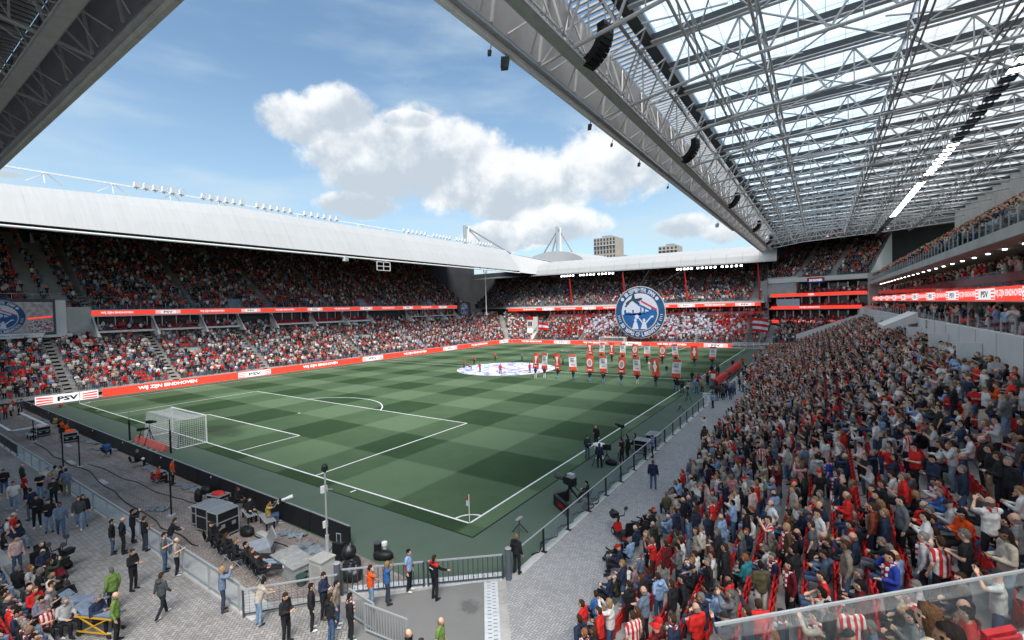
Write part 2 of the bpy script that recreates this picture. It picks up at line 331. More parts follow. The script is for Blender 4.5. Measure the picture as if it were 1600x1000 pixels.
def body_mesh(pose, lo=False):
    p = POSES[pose]; bm = bmesh.new(); V = Vector
    ax = torso_axis(p)
    ell(bm, p['pelvis'], (.115, .165, .12)); ell(bm, V(p['pelvis']).lerp(V(p['chest']), .5), (.1, .14, .16)); ell(bm, V(p['chest']), (.11, .16, .16))
    cap(bm, p['neck'], V(p['head'])+V((-.02, 0, -.03)), .056, .055)
    H = head_M(p)
    bmesh.ops.create_uvsphere(bm, u_segments=14, v_segments=10, radius=1, matrix=H @ Matrix.Diagonal((.1, .077, .118, 1)))
    bmesh.ops.create_uvsphere(bm, u_segments=12, v_segments=8, radius=1, matrix=H @ Matrix.Translation((.03, 0, -.06)) @ Matrix.Diagonal((.066, .055, .062, 1)))
    for c, r in (((.105, 0, -.012), (.022, .013, .026)), ((.085, 0, .025), (.02, .05, .012)), ((.093, 0, -.058), (.016, .026, .012)), ((0, .08, -.01), (.018, .014, .03)), ((0, -.08, -.01), (.018, .014, .03))):
        bmesh.ops.create_uvsphere(bm, u_segments=8, v_segments=6, radius=1, matrix=H @ Matrix.Translation(c) @ Matrix.Diagonal((*r, 1)))
    cap(bm, p['shL'], p['shR'], .06, .06)
    for s in 'LR':
        cap(bm, p['sh'+s], p['el'+s], .052, .042); cap(bm, p['el'+s], p['wr'+s], .042, .029)
        cap(bm, p['hip'+s], p['knee'+s], .092, .066); cap(bm, p['knee'+s], p['ank'+s], .066, .052)
        a = V(p['ank'+s]); f = V((.17, 0, -.045)) if pose != 'sitlegs' else V((.05, 0, .16))
        cap(bm, a+V((-.02, 0, -.04)), a+f, .045, .038)
    me = remesh(bm, .021, .22 if not lo else .055)
    n = len(me.polygons); C = np.zeros(n*3); me.polygons.foreach_get('center', C); C = C.reshape(-1, 3)
    D = {}
    D['skin'] = np.minimum(segd(C, p['neck'], p['head'])-.1, np.minimum(segd(C, p['wrL'], V(p['wrL'])*1.001)-.04, segd(C, p['wrR'], V(p['wrR'])*1.001)-.04))
    D['sleeve'] = np.minimum.reduce([segd(C, p['sh'+s], p['el'+s])-.05 for s in 'LR']+[segd(C, p['el'+s], p['wr'+s])-.036 for s in 'LR']+[segd(C, p['neck'], p['pelvis'])-.12])
    D['trousers'] = np.minimum.reduce([segd(C, p['hip'+s], p['knee'+s])-.075 for s in 'LR']+[segd(C, p['knee'+s], p['ank'+s])-.055 for s in 'LR']+[segd(C, p['pelvis'], V(p['pelvis'])+V((0, 0, .01)))-.12])
    D['shoes'] = np.minimum.reduce([segd(C, V(p['ank'+s])+V((0, 0, -.05)), V(p['ank'+s])+(V((.17, 0, -.05)) if pose != 'sitlegs' else V((.05, 0, .16))))-.05 for s in 'LR'])
    ks = ['skin', 'sleeve', 'trousers', 'shoes']; idx = np.argmin(np.array([D[k] for k in ks]), axis=0)
    me.materials.clear()
    for k in ks: me.materials.append(MATS[k])
    me.polygons.foreach_set('material_index', idx.astype(np.int32)); me.polygons.foreach_set('use_smooth', [True]*n)
    # hands: palm, four unequal bent fingers and a thumb; eyes
    bm = bmesh.new(); bm.from_mesh(me); h = MB(); sk = MATS['skin']
    for s, sg in (('L', 1), ('R', -1)):
        w = V(p['wr'+s]); d = (w-V(p['el'+s])).normalized(); side = d.cross(V((0, 0, 1)))
        side = side.normalized() if side.length > .3 else V((1, 0, 0)); nrm = side.cross(d).normalized()
        inw = V((0, -sg, 0)) if abs(d.y) < .7 else V((1, 0, 0)); inw = (inw-d*inw.dot(d)).normalized()
        h.beam(w-d*.01, w+d*.09, .03 if lo else .034, sk, h=.075) if lo else h.beam(w, w+d*.085, .075, sk, h=.03)
        if not lo:
            for k, L in enumerate((.062, .075, .07, .055)):
                o = w+d*.083+side*(.027-.018*k); m_ = o+d*L*.55+inw*.012; h.beam(o, m_, .017, sk, seg=5); h.beam(m_, m_+d*L*.4+inw*.025, .015, sk, seg=5)
            o = w+d*.03+side*.033; m_ = o+d*.03+side*.022; h.beam(o, m_, .02, sk, seg=5); h.beam(m_, m_+d*.03+inw*.012, .017, sk, seg=5)
    if not lo:
        for sy in (-1, 1): h.ball(H @ V((.084, sy*.031, .004)), .0105, MATS['black_plastic'], 6, 4)
    m2 = h.mesh('h'); me2 = bpy.data.meshes.new('body')
    bm2 = bmesh.new(); bm2.from_mesh(m2)
    off = 0
    bm.from_mesh(m2); bm.faces.ensure_lookup_table()
    nb = n
    for i, f in enumerate(bm.faces):
        if i >= nb: f.material_index = 4 if m2.polygons[i-nb].material_index == 1 else 0
    bm.to_mesh(me2); bm.free(); bm2.free()
    for k in ks: me2.materials.append(MATS[k])
    me2.materials.append(BLACK)
    return me2
def top_mesh(pose, tee=False, lo=False):
    p = POSES[pose]; V = Vector; bm = bmesh.new(); pe = V(p['pelvis']); ch = V(p['chest']); sit = pe.z < .7
    ax = ch-pe
    ell(bm, ch+V((.0, 0, -.02)), (.135, .185, .17)); ell(bm, pe.lerp(ch, .55), (.135, .175, .2)); ell(bm, pe.lerp(ch, .2), (.14, .178, .16))
    if not sit: ell(bm, pe+V((0, 0, -.02)), (.137, .178, .13))
    cap(bm, p['shL'], p['shR'], .074, .074)
    cap(bm, p['neck'], V(p['neck'])+V((0, 0, .0)), .07, .07) if False else ell(bm, V(p['neck'])+V((-.01, 0, -.02)), (.075, .085, .045))
    for s in 'LR':
        sh, el, wr = V(p['sh'+s]), V(p['el'+s]), V(p['wr'+s])
        if tee: cap(bm, sh, sh.lerp(el, .62), .07, .064)
        else: cap(bm, sh, el, .07, .057); cap(bm, el, el.lerp(wr, .93), .057, .045)
    me = remesh(bm, .024, .24 if not lo else .07)
    me.materials.clear(); me.materials.append(MATS['garment']); me.polygons.foreach_set('use_smooth', [True]*len(me.polygons)); return me
def hair_mesh(kind):
    """in head space: x forward, z up"""
    mb = MB(); m = MATS['hair']; seg, rings = 14, 9; V = []; F = []
    for j in range(rings+1):
        a = PI*j/rings
        for k in range(seg):
            b = 2*PI*k/seg; x, y, z = math.sin(a)*math.cos(b), math.sin(a)*math.sin(b), math.cos(a)
            wob = 1+.07*math.sin(5*b+3*a)+.05*math.sin(11*b-7*a)-(.05 if z < .2 else 0)
            V.append((x*.109*wob-.008, y*.087*wob, z*.128*wob+.008))
    for j in range(rings):
        for k in range(seg):
            c = [j*seg+k, (j+1)*seg+k, (j+1)*seg+(k+1) % seg, j*seg+(k+1) % seg]
            cx = sum(V[q][0] for q in c)/4; cz = sum(V[q][2] for q in c)/4
            if cz > .062+.0*cx or (cx < .035 and cz > .0) or (cx < -.02 and cz > -.075): F.append(tuple(c))
    if kind != 'cap': mb.raw(V, F, m)
    if kind in ('long', 'pony', 'bob'):
        L = dict(long=-.34, bob=-.15, pony=-.3)[kind]; W = .1 if kind != 'pony' else .03; n = 9; V = []; F = []
        for j in range(7):
            t = j/6; z = .03+(L-.03)*t; w = W*(1+.1*math.sin(3*t*PI))*(1-.25*t) if kind != 'pony' else W*(1-.5*t)
            for k in range(n):
                b = PI*(.42+1.16*k/(n-1)); r = 1 if kind != 'pony' else 1
                V.append((math.cos(b)*w*(1.0 if kind != 'pony' else 1)-(.015 if kind != 'pony' else .1+.03*math.sin(t*3)), math.sin(b)*w*.98, z+.01*math.sin(5*k)))
        for j in range(6):
            for k in range(n-1): F.append((j*n+k, (j+1)*n+k, (j+1)*n+k+1, j*n+k+1))
        mb.raw(V, F, m)
        if kind == 'pony': mb.ball((-.11, 0, .02), (.035, .03, .04), m, 7, 5)
    if kind == 'cap':
        V = []; F = []
        for j in range(5):
            a = PI*.5*j/4
            V += [(math.sin(a)*math.cos(2*PI*k/seg)*.115, math.sin(a)*math.sin(2*PI*k/seg)*.093, .03+math.cos(a)*.108) for k in range(seg)]
        for j in range(4): F += [(j*seg+k, (j+1)*seg+k, (j+1)*seg+(k+1) % seg, j*seg+(k+1) % seg) for k in range(seg)]
        mb.raw(V, F, m); mb.hexa([(.07,-.07,.028),(.19,-.05,.018),(.19,.05,.018),(.07,.07,.028),(.07,-.07,.04),(.19,-.05,.028),(.19,.05,.028),(.07,.07,.04)], m)
    if kind == 'fringe': pass
    return mb.mesh('hair', True)
def fringe_mesh():
    mb = MB(); m = MATS['hair']; seg = 14
    V = []; F = []
    for j, z in enumerate((-.088, -.04, .012)):
        for k in range(seg+1):
            b = PI*(.4+1.2*k/seg); V.append((math.cos(b)*.106-.005, math.sin(b)*.084, z))
    for j in range(2):
        for k in range(seg): F.append((j*(seg+1)+k, j*(seg+1)+k+1, (j+1)*(seg+1)+k+1, (j+1)*(seg+1)+k))
    mb.raw(V, F, m); return mb.mesh('hair', True)
HAIRM = {k: hair_mesh(k) for k in ('short', 'long', 'pony', 'bob', 'cap')}; HAIRM['bald'] = fringe_mesh()
HAIRC = dict(short=(.045, .025, .014), dark=(.012, .009, .008), grey=(.17, .16, .15), blond=(.25, .155, .075), ginger=(.25, .09, .03), bald=(.2, .14, .11),
    long_blond=(.36, .23, .11), long_brown=(.07, .035, .018), long_dark=(.014, .01, .009), long_grey=(.22, .21, .21), redcap=(.55, .02, .02), cap=(.03, .033, .04), ponytail=(.06, .03, .016))
HAIRK = dict(short='short', dark='short', grey='short', blond='short', ginger='short', bald='bald', redcap='cap', cap='cap', ponytail='pony')
TOPC = dict(black=(.02, .02, .023), navy=(.024, .034, .066), darkgrey=(.07, .075, .08), grey=(.14, .15, .155), lightgrey=(.42, .42, .42), white=(.68, .67, .64), red=(.64, .03, .025),
    maroon=(.11, .012, .016), orange=(.75, .09, .015), beige=(.42, .37, .3), brown=(.09, .055, .035), olive=(.09, .08, .045), darkgreen=(.03, .04, .03), green=(.15, .24, .06), palegreen=(.3, .42, .25),
    lightblue=(.25, .38, .58), blue=(.04, .13, .34), royal=(.03, .06, .36), greyblue=(.15, .2, .28), denim=(.1, .16, .26), teal=(.03, .2, .24), mauve=(.3, .2, .22), pink=(.55, .25, .26), palepink=(.6, .42, .4),
    camo=(.16, .15, .11), taupe=(.24, .2, .16), rust=(.2, .05, .03), plaid=(.1, .11, .12), mustard=(.42, .28, .07), stripes=(.62, .03, .03), redwhite=(.4, .015, .015), service=(.012, .012, .015), bluered=(.1, .25, .5), navyblue=(.03, .1, .25))
BOTC = dict(k=(.02, .02, .024), j=(.06, .105, .19), lj=(.2, .29, .4), g=(.13, .13, .14), darkg=(.04, .05, .08), kh=(.26, .2, .12), w=(.6, .58, .53), br=(.08, .045, .035), n=(.015, .02, .045), p=(.5, .3, .28))
SKIN = [(.66, .39, .27), (.60, .35, .24), (.70, .46, .34), (.63, .40, .29), (.13, .065, .04), (.28, .15, .09)]
_pm = {}
def pm(kind, *a):
    k = (kind, *a)
    if k not in _pm: _pm[k] = (body_mesh if kind == 'b' else top_mesh)(*a)
    return _pm[k]
def person(x, y, z, hd, pose, hair, top, bot, label, group=None, scale=None):
    pose = {'raise': 'raised'}.get(pose, pose)
    if pose == 'sit' and rnd.random() < .3: pose = 'sitphone'
    col, _, gar = top.partition('_')
    tee = gar in ('tee', 'polo', 'bib') or col in ('stripes', 'redwhite') or (gar == 'shirt' and rnd.random() < .6)
    sk = SKIN[0 if rnd.random() < .5 else rnd.choice((1, 2, 3, 3, 2, 1, 5))]; j = rnd.uniform(.88, 1.1); sk = tuple(c*j for c in sk)
    tc = TOPC[col]; arm = sk
    if gar == 'bib': arm = (.3, .02, .03) if 'steward in light' in label or 'blue and red' in label else TOPC['black'] if rnd.random() < .6 else TOPC['grey']
    if col == 'redwhite': arm = (.6, .6, .58)
    if not tee: arm = tc
    s = scale or rnd.uniform(.95, 1.05)
    o = link('person', pm('b', pose), None, (x, y, z), (0, 0, R(hd)), (s, s*rnd.uniform(.96, 1.12), s))
    o['label'] = label; o['category'] = 'person'
    if group: o['group'] = group
    shoe = rnd.choice([(.6, .6, .58), (.02, .02, .02), (.02, .02, .02), (.5, .5, .48), (.08, .05, .03)])
    if 'white trainers' in label: shoe = (.7, .7, .68)
    o['skin'] = sk; o['arm'] = arm; o['bottom'] = BOTC[bot]; o['shoe'] = shoe
    g = link({'tee': 't_shirt', 'polo': 'polo_shirt', 'bib': 'bib', 'hoodie': 'hoodie', 'sweater': 'sweater', 'coat': 'coat', 'vest': 'vest'}.get(gar, 'jacket' if gar else 'football_shirt'), pm('t', pose, tee), o)
    g['top'] = tc; g['stripe'] = 1. if col == 'stripes' else 0.
    hk = HAIRK.get(hair) or 'long'; M = head_M(POSES[pose])
    if hk == 'long' and hair == 'long_grey': hk = 'bob'
    h = link('cap' if hk == 'cap' else 'hair', HAIRM[hk], o, M=M); c = HAIRC[hair]
    if hair == 'cap': c = rnd.choice([(.03, .033, .04), (.2, .2, .2), (.02, .02, .05)]) if 'cap' not in label else (.025, .025, .03)
    hj = rnd.uniform(.7, 1.35); h['hairc'] = tuple(q*hj for q in c)
    if pose in ('phone', 'photo', 'sitphone', 'raised') :
        p = POSES[pose]; q = Vector(p['wrR']) + (Vector(p['wrR'])-Vector(p['elR'])).normalized()*.1
        if pose in ('photo', 'phone', 'sitphone'): q.y = 0.
        ph = link('phone', PHONE, o, tuple(q), (0, .3 if pose != 'photo' else 0, 0))
    if gar != 'bib' and 'row' in label and rnd.random() < .16:
        q = POSES[pose]['neck']; link('scarf', SCARF, o, tuple(q))
    if gar == 'hoodie': q = POSES[pose]['neck']; hd_ = link('hood', HOOD, o, tuple(q)); hd_['top'] = tc; hd_['stripe'] = 0.
    if gar in ('jacket', 'coat') and rnd.random() < .5: q = POSES[pose]['neck']; hd_ = link('collar', COLLAR, o, tuple(q)); hd_['top'] = tuple(c_*.8 for c_ in tc); hd_['stripe'] = 0.
    if col == 'service':
        mb = MB(); mb.box((-.14, -.2, 1.36), (.12, .2, 1.5), RED); 
        sy = link('shoulder_panel', SHOULDER, o); tx = MB(); add_text(tx, 'SERVICE', LEDW, frame((-.145, 0, 1.3), (0, -1, 0)), .05); part('lettering', tx, o)
    return o
def _neckwear():
    s = MB(); n = 14
    for k in range(n):
        a, c = 2*PI*k/n, 2*PI*(k+1)/n; s.beam((.085*math.cos(a)+.01, .1*math.sin(a), -.02), (.085*math.cos(c)+.01, .1*math.sin(c), -.02), .05, MATS['red_paint'] if k % 4 < 2 else MATS['white_wall'], h=.07)
    for sy in (-1, 1):
        for k in range(5): s.beam((.125, sy*(.07-.004*k), -.06-.07*k), (.13, sy*(.066-.004*k), -.13-.07*k), .035, MATS['red_paint'] if k % 2 else MATS['white_wall'], h=.07)
    h = MB(); h.ball((-.1, 0, -.03), (.075, .12, .085), MATS['garment'], 10, 7); c = MB(); c.lathe([(.085, -.05), (.09, .02), (.08, .045), (.07, .04), (.07, -.05)], MATS['garment'], (-.01, 0, -.01), 12)
    return s.mesh('scarf'), h.mesh('hood', True), c.mesh('collar', True)
SCARF, HOOD, COLLAR = _neckwear()
_mb = MB(); _mb.box((-.005, -.075, -.038), (.005, .075, .038), BLACK); PHONE = _mb.mesh('phone')
def _shoulder():
    bm = bmesh.new(); p = POSES['railhand']; cap(bm, (-.005, .19, 1.425), (-.005, -.19, 1.425), .082, .082); ell(bm, (-.02, 0, 1.43), (.1, .13, .07))
    me = remesh(bm, .022, .3); me.materials.clear(); me.materials.append(RED); me.polygons.foreach_set('use_smooth', [True]*len(me.polygons)); return me
SHOULDER = _shoulder()
# ------------------------------------------------------------ crowd by geometry nodes (the uncountable rest)
def lib_collection(name, meshes):
    c = bpy.data.collections.new(name)
    for i, me in enumerate(meshes): c.objects.link(bpy.data.objects.new('%s_%02d' % (name, i), me))
    return c
def joined(parts, name):
    bm = bmesh.new(); mats = []; 
    for me, M in parts:
        t = bmesh.new(); t.from_mesh(me)
        if M is not None: t.transform(M)
        mp = []
        for m in me.materials:
            if m not in mats: mats.append(m)
            mp.append(mats.index(m))
        for f in t.faces: f.material_index = mp[f.material_index]
        tm = bpy.data.meshes.new('x'); t.to_mesh(tm); t.free(); bm.from_mesh(tm); bpy.data.meshes.remove(tm)
    r = bpy.data.meshes.new(name); bm.to_mesh(r); bm.free()
    for m in mats: r.materials.append(m)
    return r
CROWDV = [('stand', 0, 'short'), ('pockets', 1, 'bald'), ('cross', 0, 'short'), ('phone', 0, 'long'), ('hold', 1, 'cap'), ('clap', 0, 'short'), ('photo', 0, 'bob'), ('stand', 1, 'bald'), ('clap', 1, 'short'),
          ('sit', 0, 'short'), ('sit', 1, 'long'), ('sitphone', 0, 'short'), ('sitphone', 1, 'bald')]
NSTAND = 9
def scatter(name, lib, pts, cols, kind='stuff', label=None, cat=None):
    """pts: list (x,y,z,rz,scale,variant); cols: dict attr -> list of rgb"""
    me = bpy.data.meshes.new(name); me.vertices.add(len(pts)); P = np.array(pts, dtype=np.float32)
    me.vertices.foreach_set('co', P[:, :3].ravel())
    for k, q in (('rz', 3), ('sc', 4)):
        a = me.attributes.new(k, 'FLOAT', 'POINT'); a.data.foreach_set('value', P[:, q].copy())
    a = me.attributes.new('vi', 'INT', 'POINT'); a.data.foreach_set('value', P[:, 5].astype(np.int32))
    for k, c in cols.items():
        a = me.attributes.new(k, 'FLOAT_COLOR', 'POINT'); A = np.ones((len(pts), 4), dtype=np.float32); A[:, :3] = np.array(c); a.data.foreach_set('color', A.ravel())
    o = link(name, me); g = bpy.data.node_groups.new(name, 'GeometryNodeTree')
    g.interface.new_socket('Geometry', in_out='INPUT', socket_type='NodeSocketGeometry'); g.interface.new_socket('Geometry', in_out='OUTPUT', socket_type='NodeSocketGeometry')
    i = g.nodes.new('NodeGroupInput'); u = g.nodes.new('NodeGroupOutput'); ip = g.nodes.new('GeometryNodeInstanceOnPoints'); ci = g.nodes.new('GeometryNodeCollectionInfo')
    ci.inputs['Collection'].default_value = lib; ci.inputs['Separate Children'].default_value = True; ci.inputs['Reset Children'].default_value = True
    def attr(nm, dt='FLOAT'):
        n = g.nodes.new('GeometryNodeInputNamedAttribute'); n.data_type = dt; n.inputs['Name'].default_value = nm; return n.outputs['Attribute']
    cx = g.nodes.new('ShaderNodeCombineXYZ'); g.links.new(attr('rz'), cx.inputs[2]); er = g.nodes.new('FunctionNodeEulerToRotation')
    g.links.new(cx.outputs[0], er.inputs[0]); g.links.new(er.outputs[0], ip.inputs['Rotation']); g.links.new(attr('sc'), ip.inputs['Scale'])
    mp = g.nodes.new('GeometryNodeMeshToPoints'); g.links.new(i.outputs[0], mp.inputs[0]); mp.inputs['Radius'].default_value = .01
    g.links.new(mp.outputs[0], ip.inputs['Points']); g.links.new(ci.outputs[0], ip.inputs['Instance']); ip.inputs['Pick Instance'].default_value = True
    g.links.new(attr('vi', 'INT'), ip.inputs['Instance Index']); g.links.new(ip.outputs[0], u.inputs[0])
    md = o.modifiers.new('scatter', 'NODES'); md.node_group = g
    return tag(o, label, cat, None, kind)
PAL = [('black', 16), ('navy', 14), ('darkgrey', 8), ('white', 23), ('red', 12), ('lightgrey', 12), ('grey', 6), ('beige', 9), ('greyblue', 5), ('lightblue', 5), ('brown', 3), ('olive', 2), ('maroon', 3), ('pink', 2), ('stripes', 3), ('palepink', 2), ('orange', .6), ('darkgreen', 2)]
PALN = [a for a, w in PAL]; PALW = [w for a, w in PAL]; HP = ['short', 'dark', 'grey', 'blond', 'short', 'dark', 'bald', 'grey', 'ginger']
class Crowd:
    def __init__(s): s.p = []; s.c = dict(top=[], arm=[], bottom=[], skin=[], hairc=[], shoe=[])
    def add(s, x, y, z, hd, sit=False, w=None, top=None):
        v = rnd.randrange(NSTAND, len(CROWDV)) if sit else rnd.randrange(NSTAND); s.p.append((x, y, z, hd, rnd.uniform(.93, 1.06), v))
        t = top or TOPC[rnd.choices(PALN, w or PALW)[0]]; j = rnd.uniform(.8, 1.25); t = tuple(min(.8, q*j) for q in t); sk = rnd.choice(SKIN[:4]) if rnd.random() < .9 else SKIN[5]
        s.c['top'].append(t); s.c['skin'].append(sk); s.c['arm'].append(sk if CROWDV[v][1] else t); s.c['bottom'].append(BOTC[rnd.choice('kkjjjngk')] if rnd.random() < .85 else BOTC['lj'])
        hc = HAIRC[rnd.choice(HP)]; hc = (.5, .02, .02) if CROWDV[v][2] == 'cap' and rnd.random() < .3 else hc; s.c['hairc'].append(hc); s.c['shoe'].append(rnd.choice([(.5, .5, .5), (.02, .02, .02)]))
CROWD = Crowd()
SEATS = []; SEATC = []
def seat(x, y, z, hd, c=(.58, .028, .028)): SEATS.append((x, y, z, hd, 1, 0)); j = rnd.uniform(.8, 1.15); SEATC.append(tuple(q*j for q in c))
def seat_mesh():
    mb = MB(); m = MATS['seat_plastic']; n = 7
    # back shell: curved, rounded top; faces +x (front)
    V = []; F = []
    for t in (0, 1):
        for j in range(5):
            z = .36+.11*j
            for k in range(n):
                u = -1+2*k/(n-1); w = .215*(1 if j < 4 else .8); V.append((-.02-.05*(j/4)+.05*u*u-.03*t*1., u*w, z-(.03*u*u if j == 4 else 0)))
    for j in range(4):
        for k in range(n-1):
            a = j*n+k; F += [(a, a+1, a+n+1, a+n)]; b = 5*n+a; F += [(b, b+n, b+n+1, b+1)]
    for j in range(4): F += [(j*n, j*n+n, 5*n+j*n+n, 5*n+j*n), (j*n+n-1, 5*n+j*n+n-1, 5*n+j*n+2*n-1, j*n+2*n-1)]
    for k in range(n-1): F += [(4*n+k, 4*n+k+1, 9*n+k+1, 9*n+k), (k, 5*n+k, 5*n+k+1, k+1)]
    mb.raw(V, F, m); mb.hexa([(.02, -.2, .4), (.08, -.2, .38), (.08, .2, .38), (.02, .2, .4), (.0, -.19, .78), (.05, -.19, .8), (.05, .19, .8), (.0, .19, .78)], m)
    mb.box((-.06, -.03, .0), (0, .03, .4), DARK)
    return mb.mesh('stadium_seat')
SEATM = seat_mesh()
# ------------------------------------------------------------ ground
def ground_mat(name, fn):
    m = bpy.data.materials.new(name); m.use_nodes = True; N = NT(m.node_tree); b = m.node_tree.nodes['Principled BSDF']
    oc = N.n('ShaderNodeTexCoord').outputs['Object']; c, rough, h = fn(N, oc); N.link(c, b.inputs['Base Color']); N.put(rough, b.inputs['Roughness']); b.inputs['Specular IOR Level'].default_value = .25
    if h is not None:
        bp = N.n('ShaderNodeBump'); bp.inputs['Strength'].default_value = .6; bp.inputs['Distance'].default_value = .012; N.link(h, bp.inputs['Height']); N.link(bp.outputs[0], b.inputs['Normal'])
    return m
def m_pitch(N, oc):
    x, y, z = N.sep(oc)
    wob = N.m('MULTIPLY', N.m('SUBTRACT', N.noise(oc, .9, 3), .5), .22)
    def band(v, w, off):      # 1 on odd bands, soft edge
        s = N.m('SINE', N.m('MULTIPLY', N.m('ADD', N.m('ADD', v, wob), off), PI/w)); return N.ramp(s, -.1, .1)
    a = band(N.m('MULTIPLY', x, -1.), 5.667, 0.); a = N.m('SUBTRACT', 1., a); b = band(y, 5.5, 0.)
    t = N.m('MULTIPLY', N.m('ADD', a, b), .5)
    fine = N.noise(oc, 26, 3, .7); pat = N.noise(oc, .35, 5, .6); streak = N.noise(N.v('MULTIPLY', oc, (14, 1.2, 1)), 1.4, 3)
    t = N.m('ADD', t, N.m('MULTIPLY', N.m('SUBTRACT', pat, .5), .55)); t = N.m('ADD', t, N.m('MULTIPLY', N.m('SUBTRACT', fine, .5), .55))
    t = N.m('ADD', t, N.m('MULTIPLY', N.m('SUBTRACT', streak, .5), .16), clamp=True)
    c = N.mix(t, (.021, .050, .018), (.094, .148, .080))
    # worn goalmouths
    for gy in (2.5, 102.5):
        q = N.v('MULTIPLY', N.v('SUBTRACT', oc, (-34, gy, 0)), (.22, .38, 0)); w = N.m('SUBTRACT', 1.1, N.v('LENGTH', q)); w = N.m('MULTIPLY', N.ramp(N.m('ADD', w, N.m('MULTIPLY', N.m('SUBTRACT', pat, .5), 1.4)), .1, .7), .6)
        c = N.mix(w, c, (.022, .036, .017))
    worn = N.ramp(N.noise(oc, 2.3, 6, .65), .62, .74, 0, .35); c = N.mix(worn, c, (.07, .085, .052))
    return c, .9, fine
def m_turf(N, oc):
    f = N.noise(oc, 30, 3, .7); p = N.noise(oc, .4, 4)
    return N.mix(N.m('ADD', N.m('MULTIPLY', f, .5), N.m('MULTIPLY', p, .5)), (.052, .085, .060), (.112, .152, .118)), .9, f
def herring(N, oc, s, rot):
    v = N.n('ShaderNodeVectorRotate', rotation_type='Z_AXIS'); N.put(oc, v.inputs[0]); v.inputs['Angle'].default_value = rot
    q = N.v('SCALE', v.outputs[0], scale=1/s); x, y, z = N.sep(q); i = N.m('FLOOR', x); j = N.m('FLOOR', y); fx = N.m('SUBTRACT', x, i); fy = N.m('SUBTRACT', y, j)
    k = N.m('FLOORED_MODULO', N.m('SUBTRACT', i, j), 4.)
    eq = lambda c: N.m('COMPARE', k, float(c), .1)
    d = N.m('MINIMUM', N.m('MINIMUM', N.m('ADD', fx, eq(1)), N.m('ADD', N.m('SUBTRACT', 1., fx), eq(0))), N.m('MINIMUM', N.m('ADD', fy, eq(2)), N.m('ADD', N.m('SUBTRACT', 1., fy), eq(3))))
    bi = N.m('SUBTRACT', i, eq(1)); bj = N.m('SUBTRACT', j, eq(2)); wn = N.n('ShaderNodeTexWhiteNoise', noise_dimensions='2D'); N.link(N.comb(bi, bj, 0.), wn.inputs[0])
    return N.ramp(d, .03, .12), wn.outputs['Value']
def m_pave(c0, c1, cj, s, rot, var=1.):
    def fn(N, oc):
        e, r = herring(N, oc, s, rot); big = N.noise(oc, .25, 5, .6); sm = N.noise(oc, 3., 4)
        t = N.m('ADD', N.m('MULTIPLY', r, .45*var), N.m('ADD', N.m('MULTIPLY', N.m('SUBTRACT', big, .3), .9), N.m('MULTIPLY', N.m('SUBTRACT', sm, .5), .4)), clamp=True)
        c = N.mix(e, cj, N.mix(t, c0, c1)); st = N.ramp(N.noise(oc, .9, 6, .7), .60, .72, 0, .3); return N.mix(st, c, tuple(q*.45 for q in c0)), .85, e
    return fn
def m_asphalt(N, oc):
    f = N.noise(oc, 60, 3, .7); p = N.noise(oc, .5, 5); c = N.mix(N.m('ADD', N.m('MULTIPLY', f, .5), N.m('MULTIPLY', p, .5)), (.12, .12, .117), (.25, .247, .238))
    q = N.v('MULTIPLY', N.v('SUBTRACT', oc, (4.35, -5.3, 0)), (1.6, 2.4, 0)); w = N.m('SUBTRACT', 1., N.v('LENGTH', q)); w = N.ramp(N.m('ADD', w, N.m('MULTIPLY', N.m('SUBTRACT', N.noise(oc, 3, 5), .5), 2.2)), -.1, .6)
    return N.mix(N.m('MULTIPLY', w, .5), c, (.05, .055, .05)), .9, f
def m_brickstrip(N, oc):
    e, r = herring(N, oc, .1, 0.); x, y, z = N.sep(oc); big = N.noise(oc, .3, 5, .6); long = N.noise(N.v('MULTIPLY', oc, (.2, 2.4, 1)), 1.2, 4)
    t = N.m('ADD', N.m('MULTIPLY', r, .35), N.m('ADD', N.m('MULTIPLY', N.m('SUBTRACT', big, .35), .8), N.m('MULTIPLY', N.m('SUBTRACT', long, .4), .9)), clamp=True)
    c = N.mix(t, (.17, .135, .12), (.43, .395, .37)); c = N.mix(N.ramp(N.noise(oc, 1.1, 6, .7), .62, .75, 0, .5), c, (.42, .40, .38)); return N.mix(e, (.07, .06, .055), c), .88, e
def sheet(name, pts, z, m):
    b = MB(); b.poly([(x, y, z) for x, y in pts], m); o = struct(name, b); return o
G_EARTH = mat('earth', (.12, .13, .11), .95, 0, .3, .02)
sheet('ground', [(-1500, -900), (1500, -900), (1500, 2500), (-1500, 2500)], -.3, G_EARTH)
b = MB(); b.box((-76, -40, -.28), (40, 113, -.012), CONC); struct('foundation_ground', b)
sheet('artificial_turf', [(-71.8, -4.9), (-3.3, -5.1), (1.6, -5.25), (4.5, -2.9), (4.55, 107), (-71.8, 107)], .0, ground_mat('turf', m_turf))
sheet('pitch', [(-69.2, -1.1), (1.1, -1.1), (1.1, 106.1), (-69.2, 106.1)], .006, ground_mat('pitch_grass', m_pitch))
APR = ground_mat('paving_grey', m_pave((.20, .19, .182), (.42, .405, .395), (.10, .095, .09), .125, R(45)))
PROM = ground_mat('paving_walk', m_pave((.25, .25, .255), (.44, .44, .445), (.15, .15, .15), .105, R(0)))
sheet('apron_paving', [(-80, -14.6), (7.5, -14.6), (1.35, -8.5), (-.4, -7.9), (-2.6, -10.25), (-80, -10.25)], .0, APR)
sheet('walkway_paving', [(4.95, -2.9), (4.55, -3.2), (8.9, -8.8), (13.4, -14.6), (16, -14.6), (16, 107), (4.95, 107)], .0, PROM)
sheet('asphalt_patch', [(-.35, -7.95), (4.0, -3.5), (6.1, -6.35), (12, -14.6), (7.5, -14.6), (1.35, -8.5)], -.004, ground_mat('asphalt', m_asphalt))
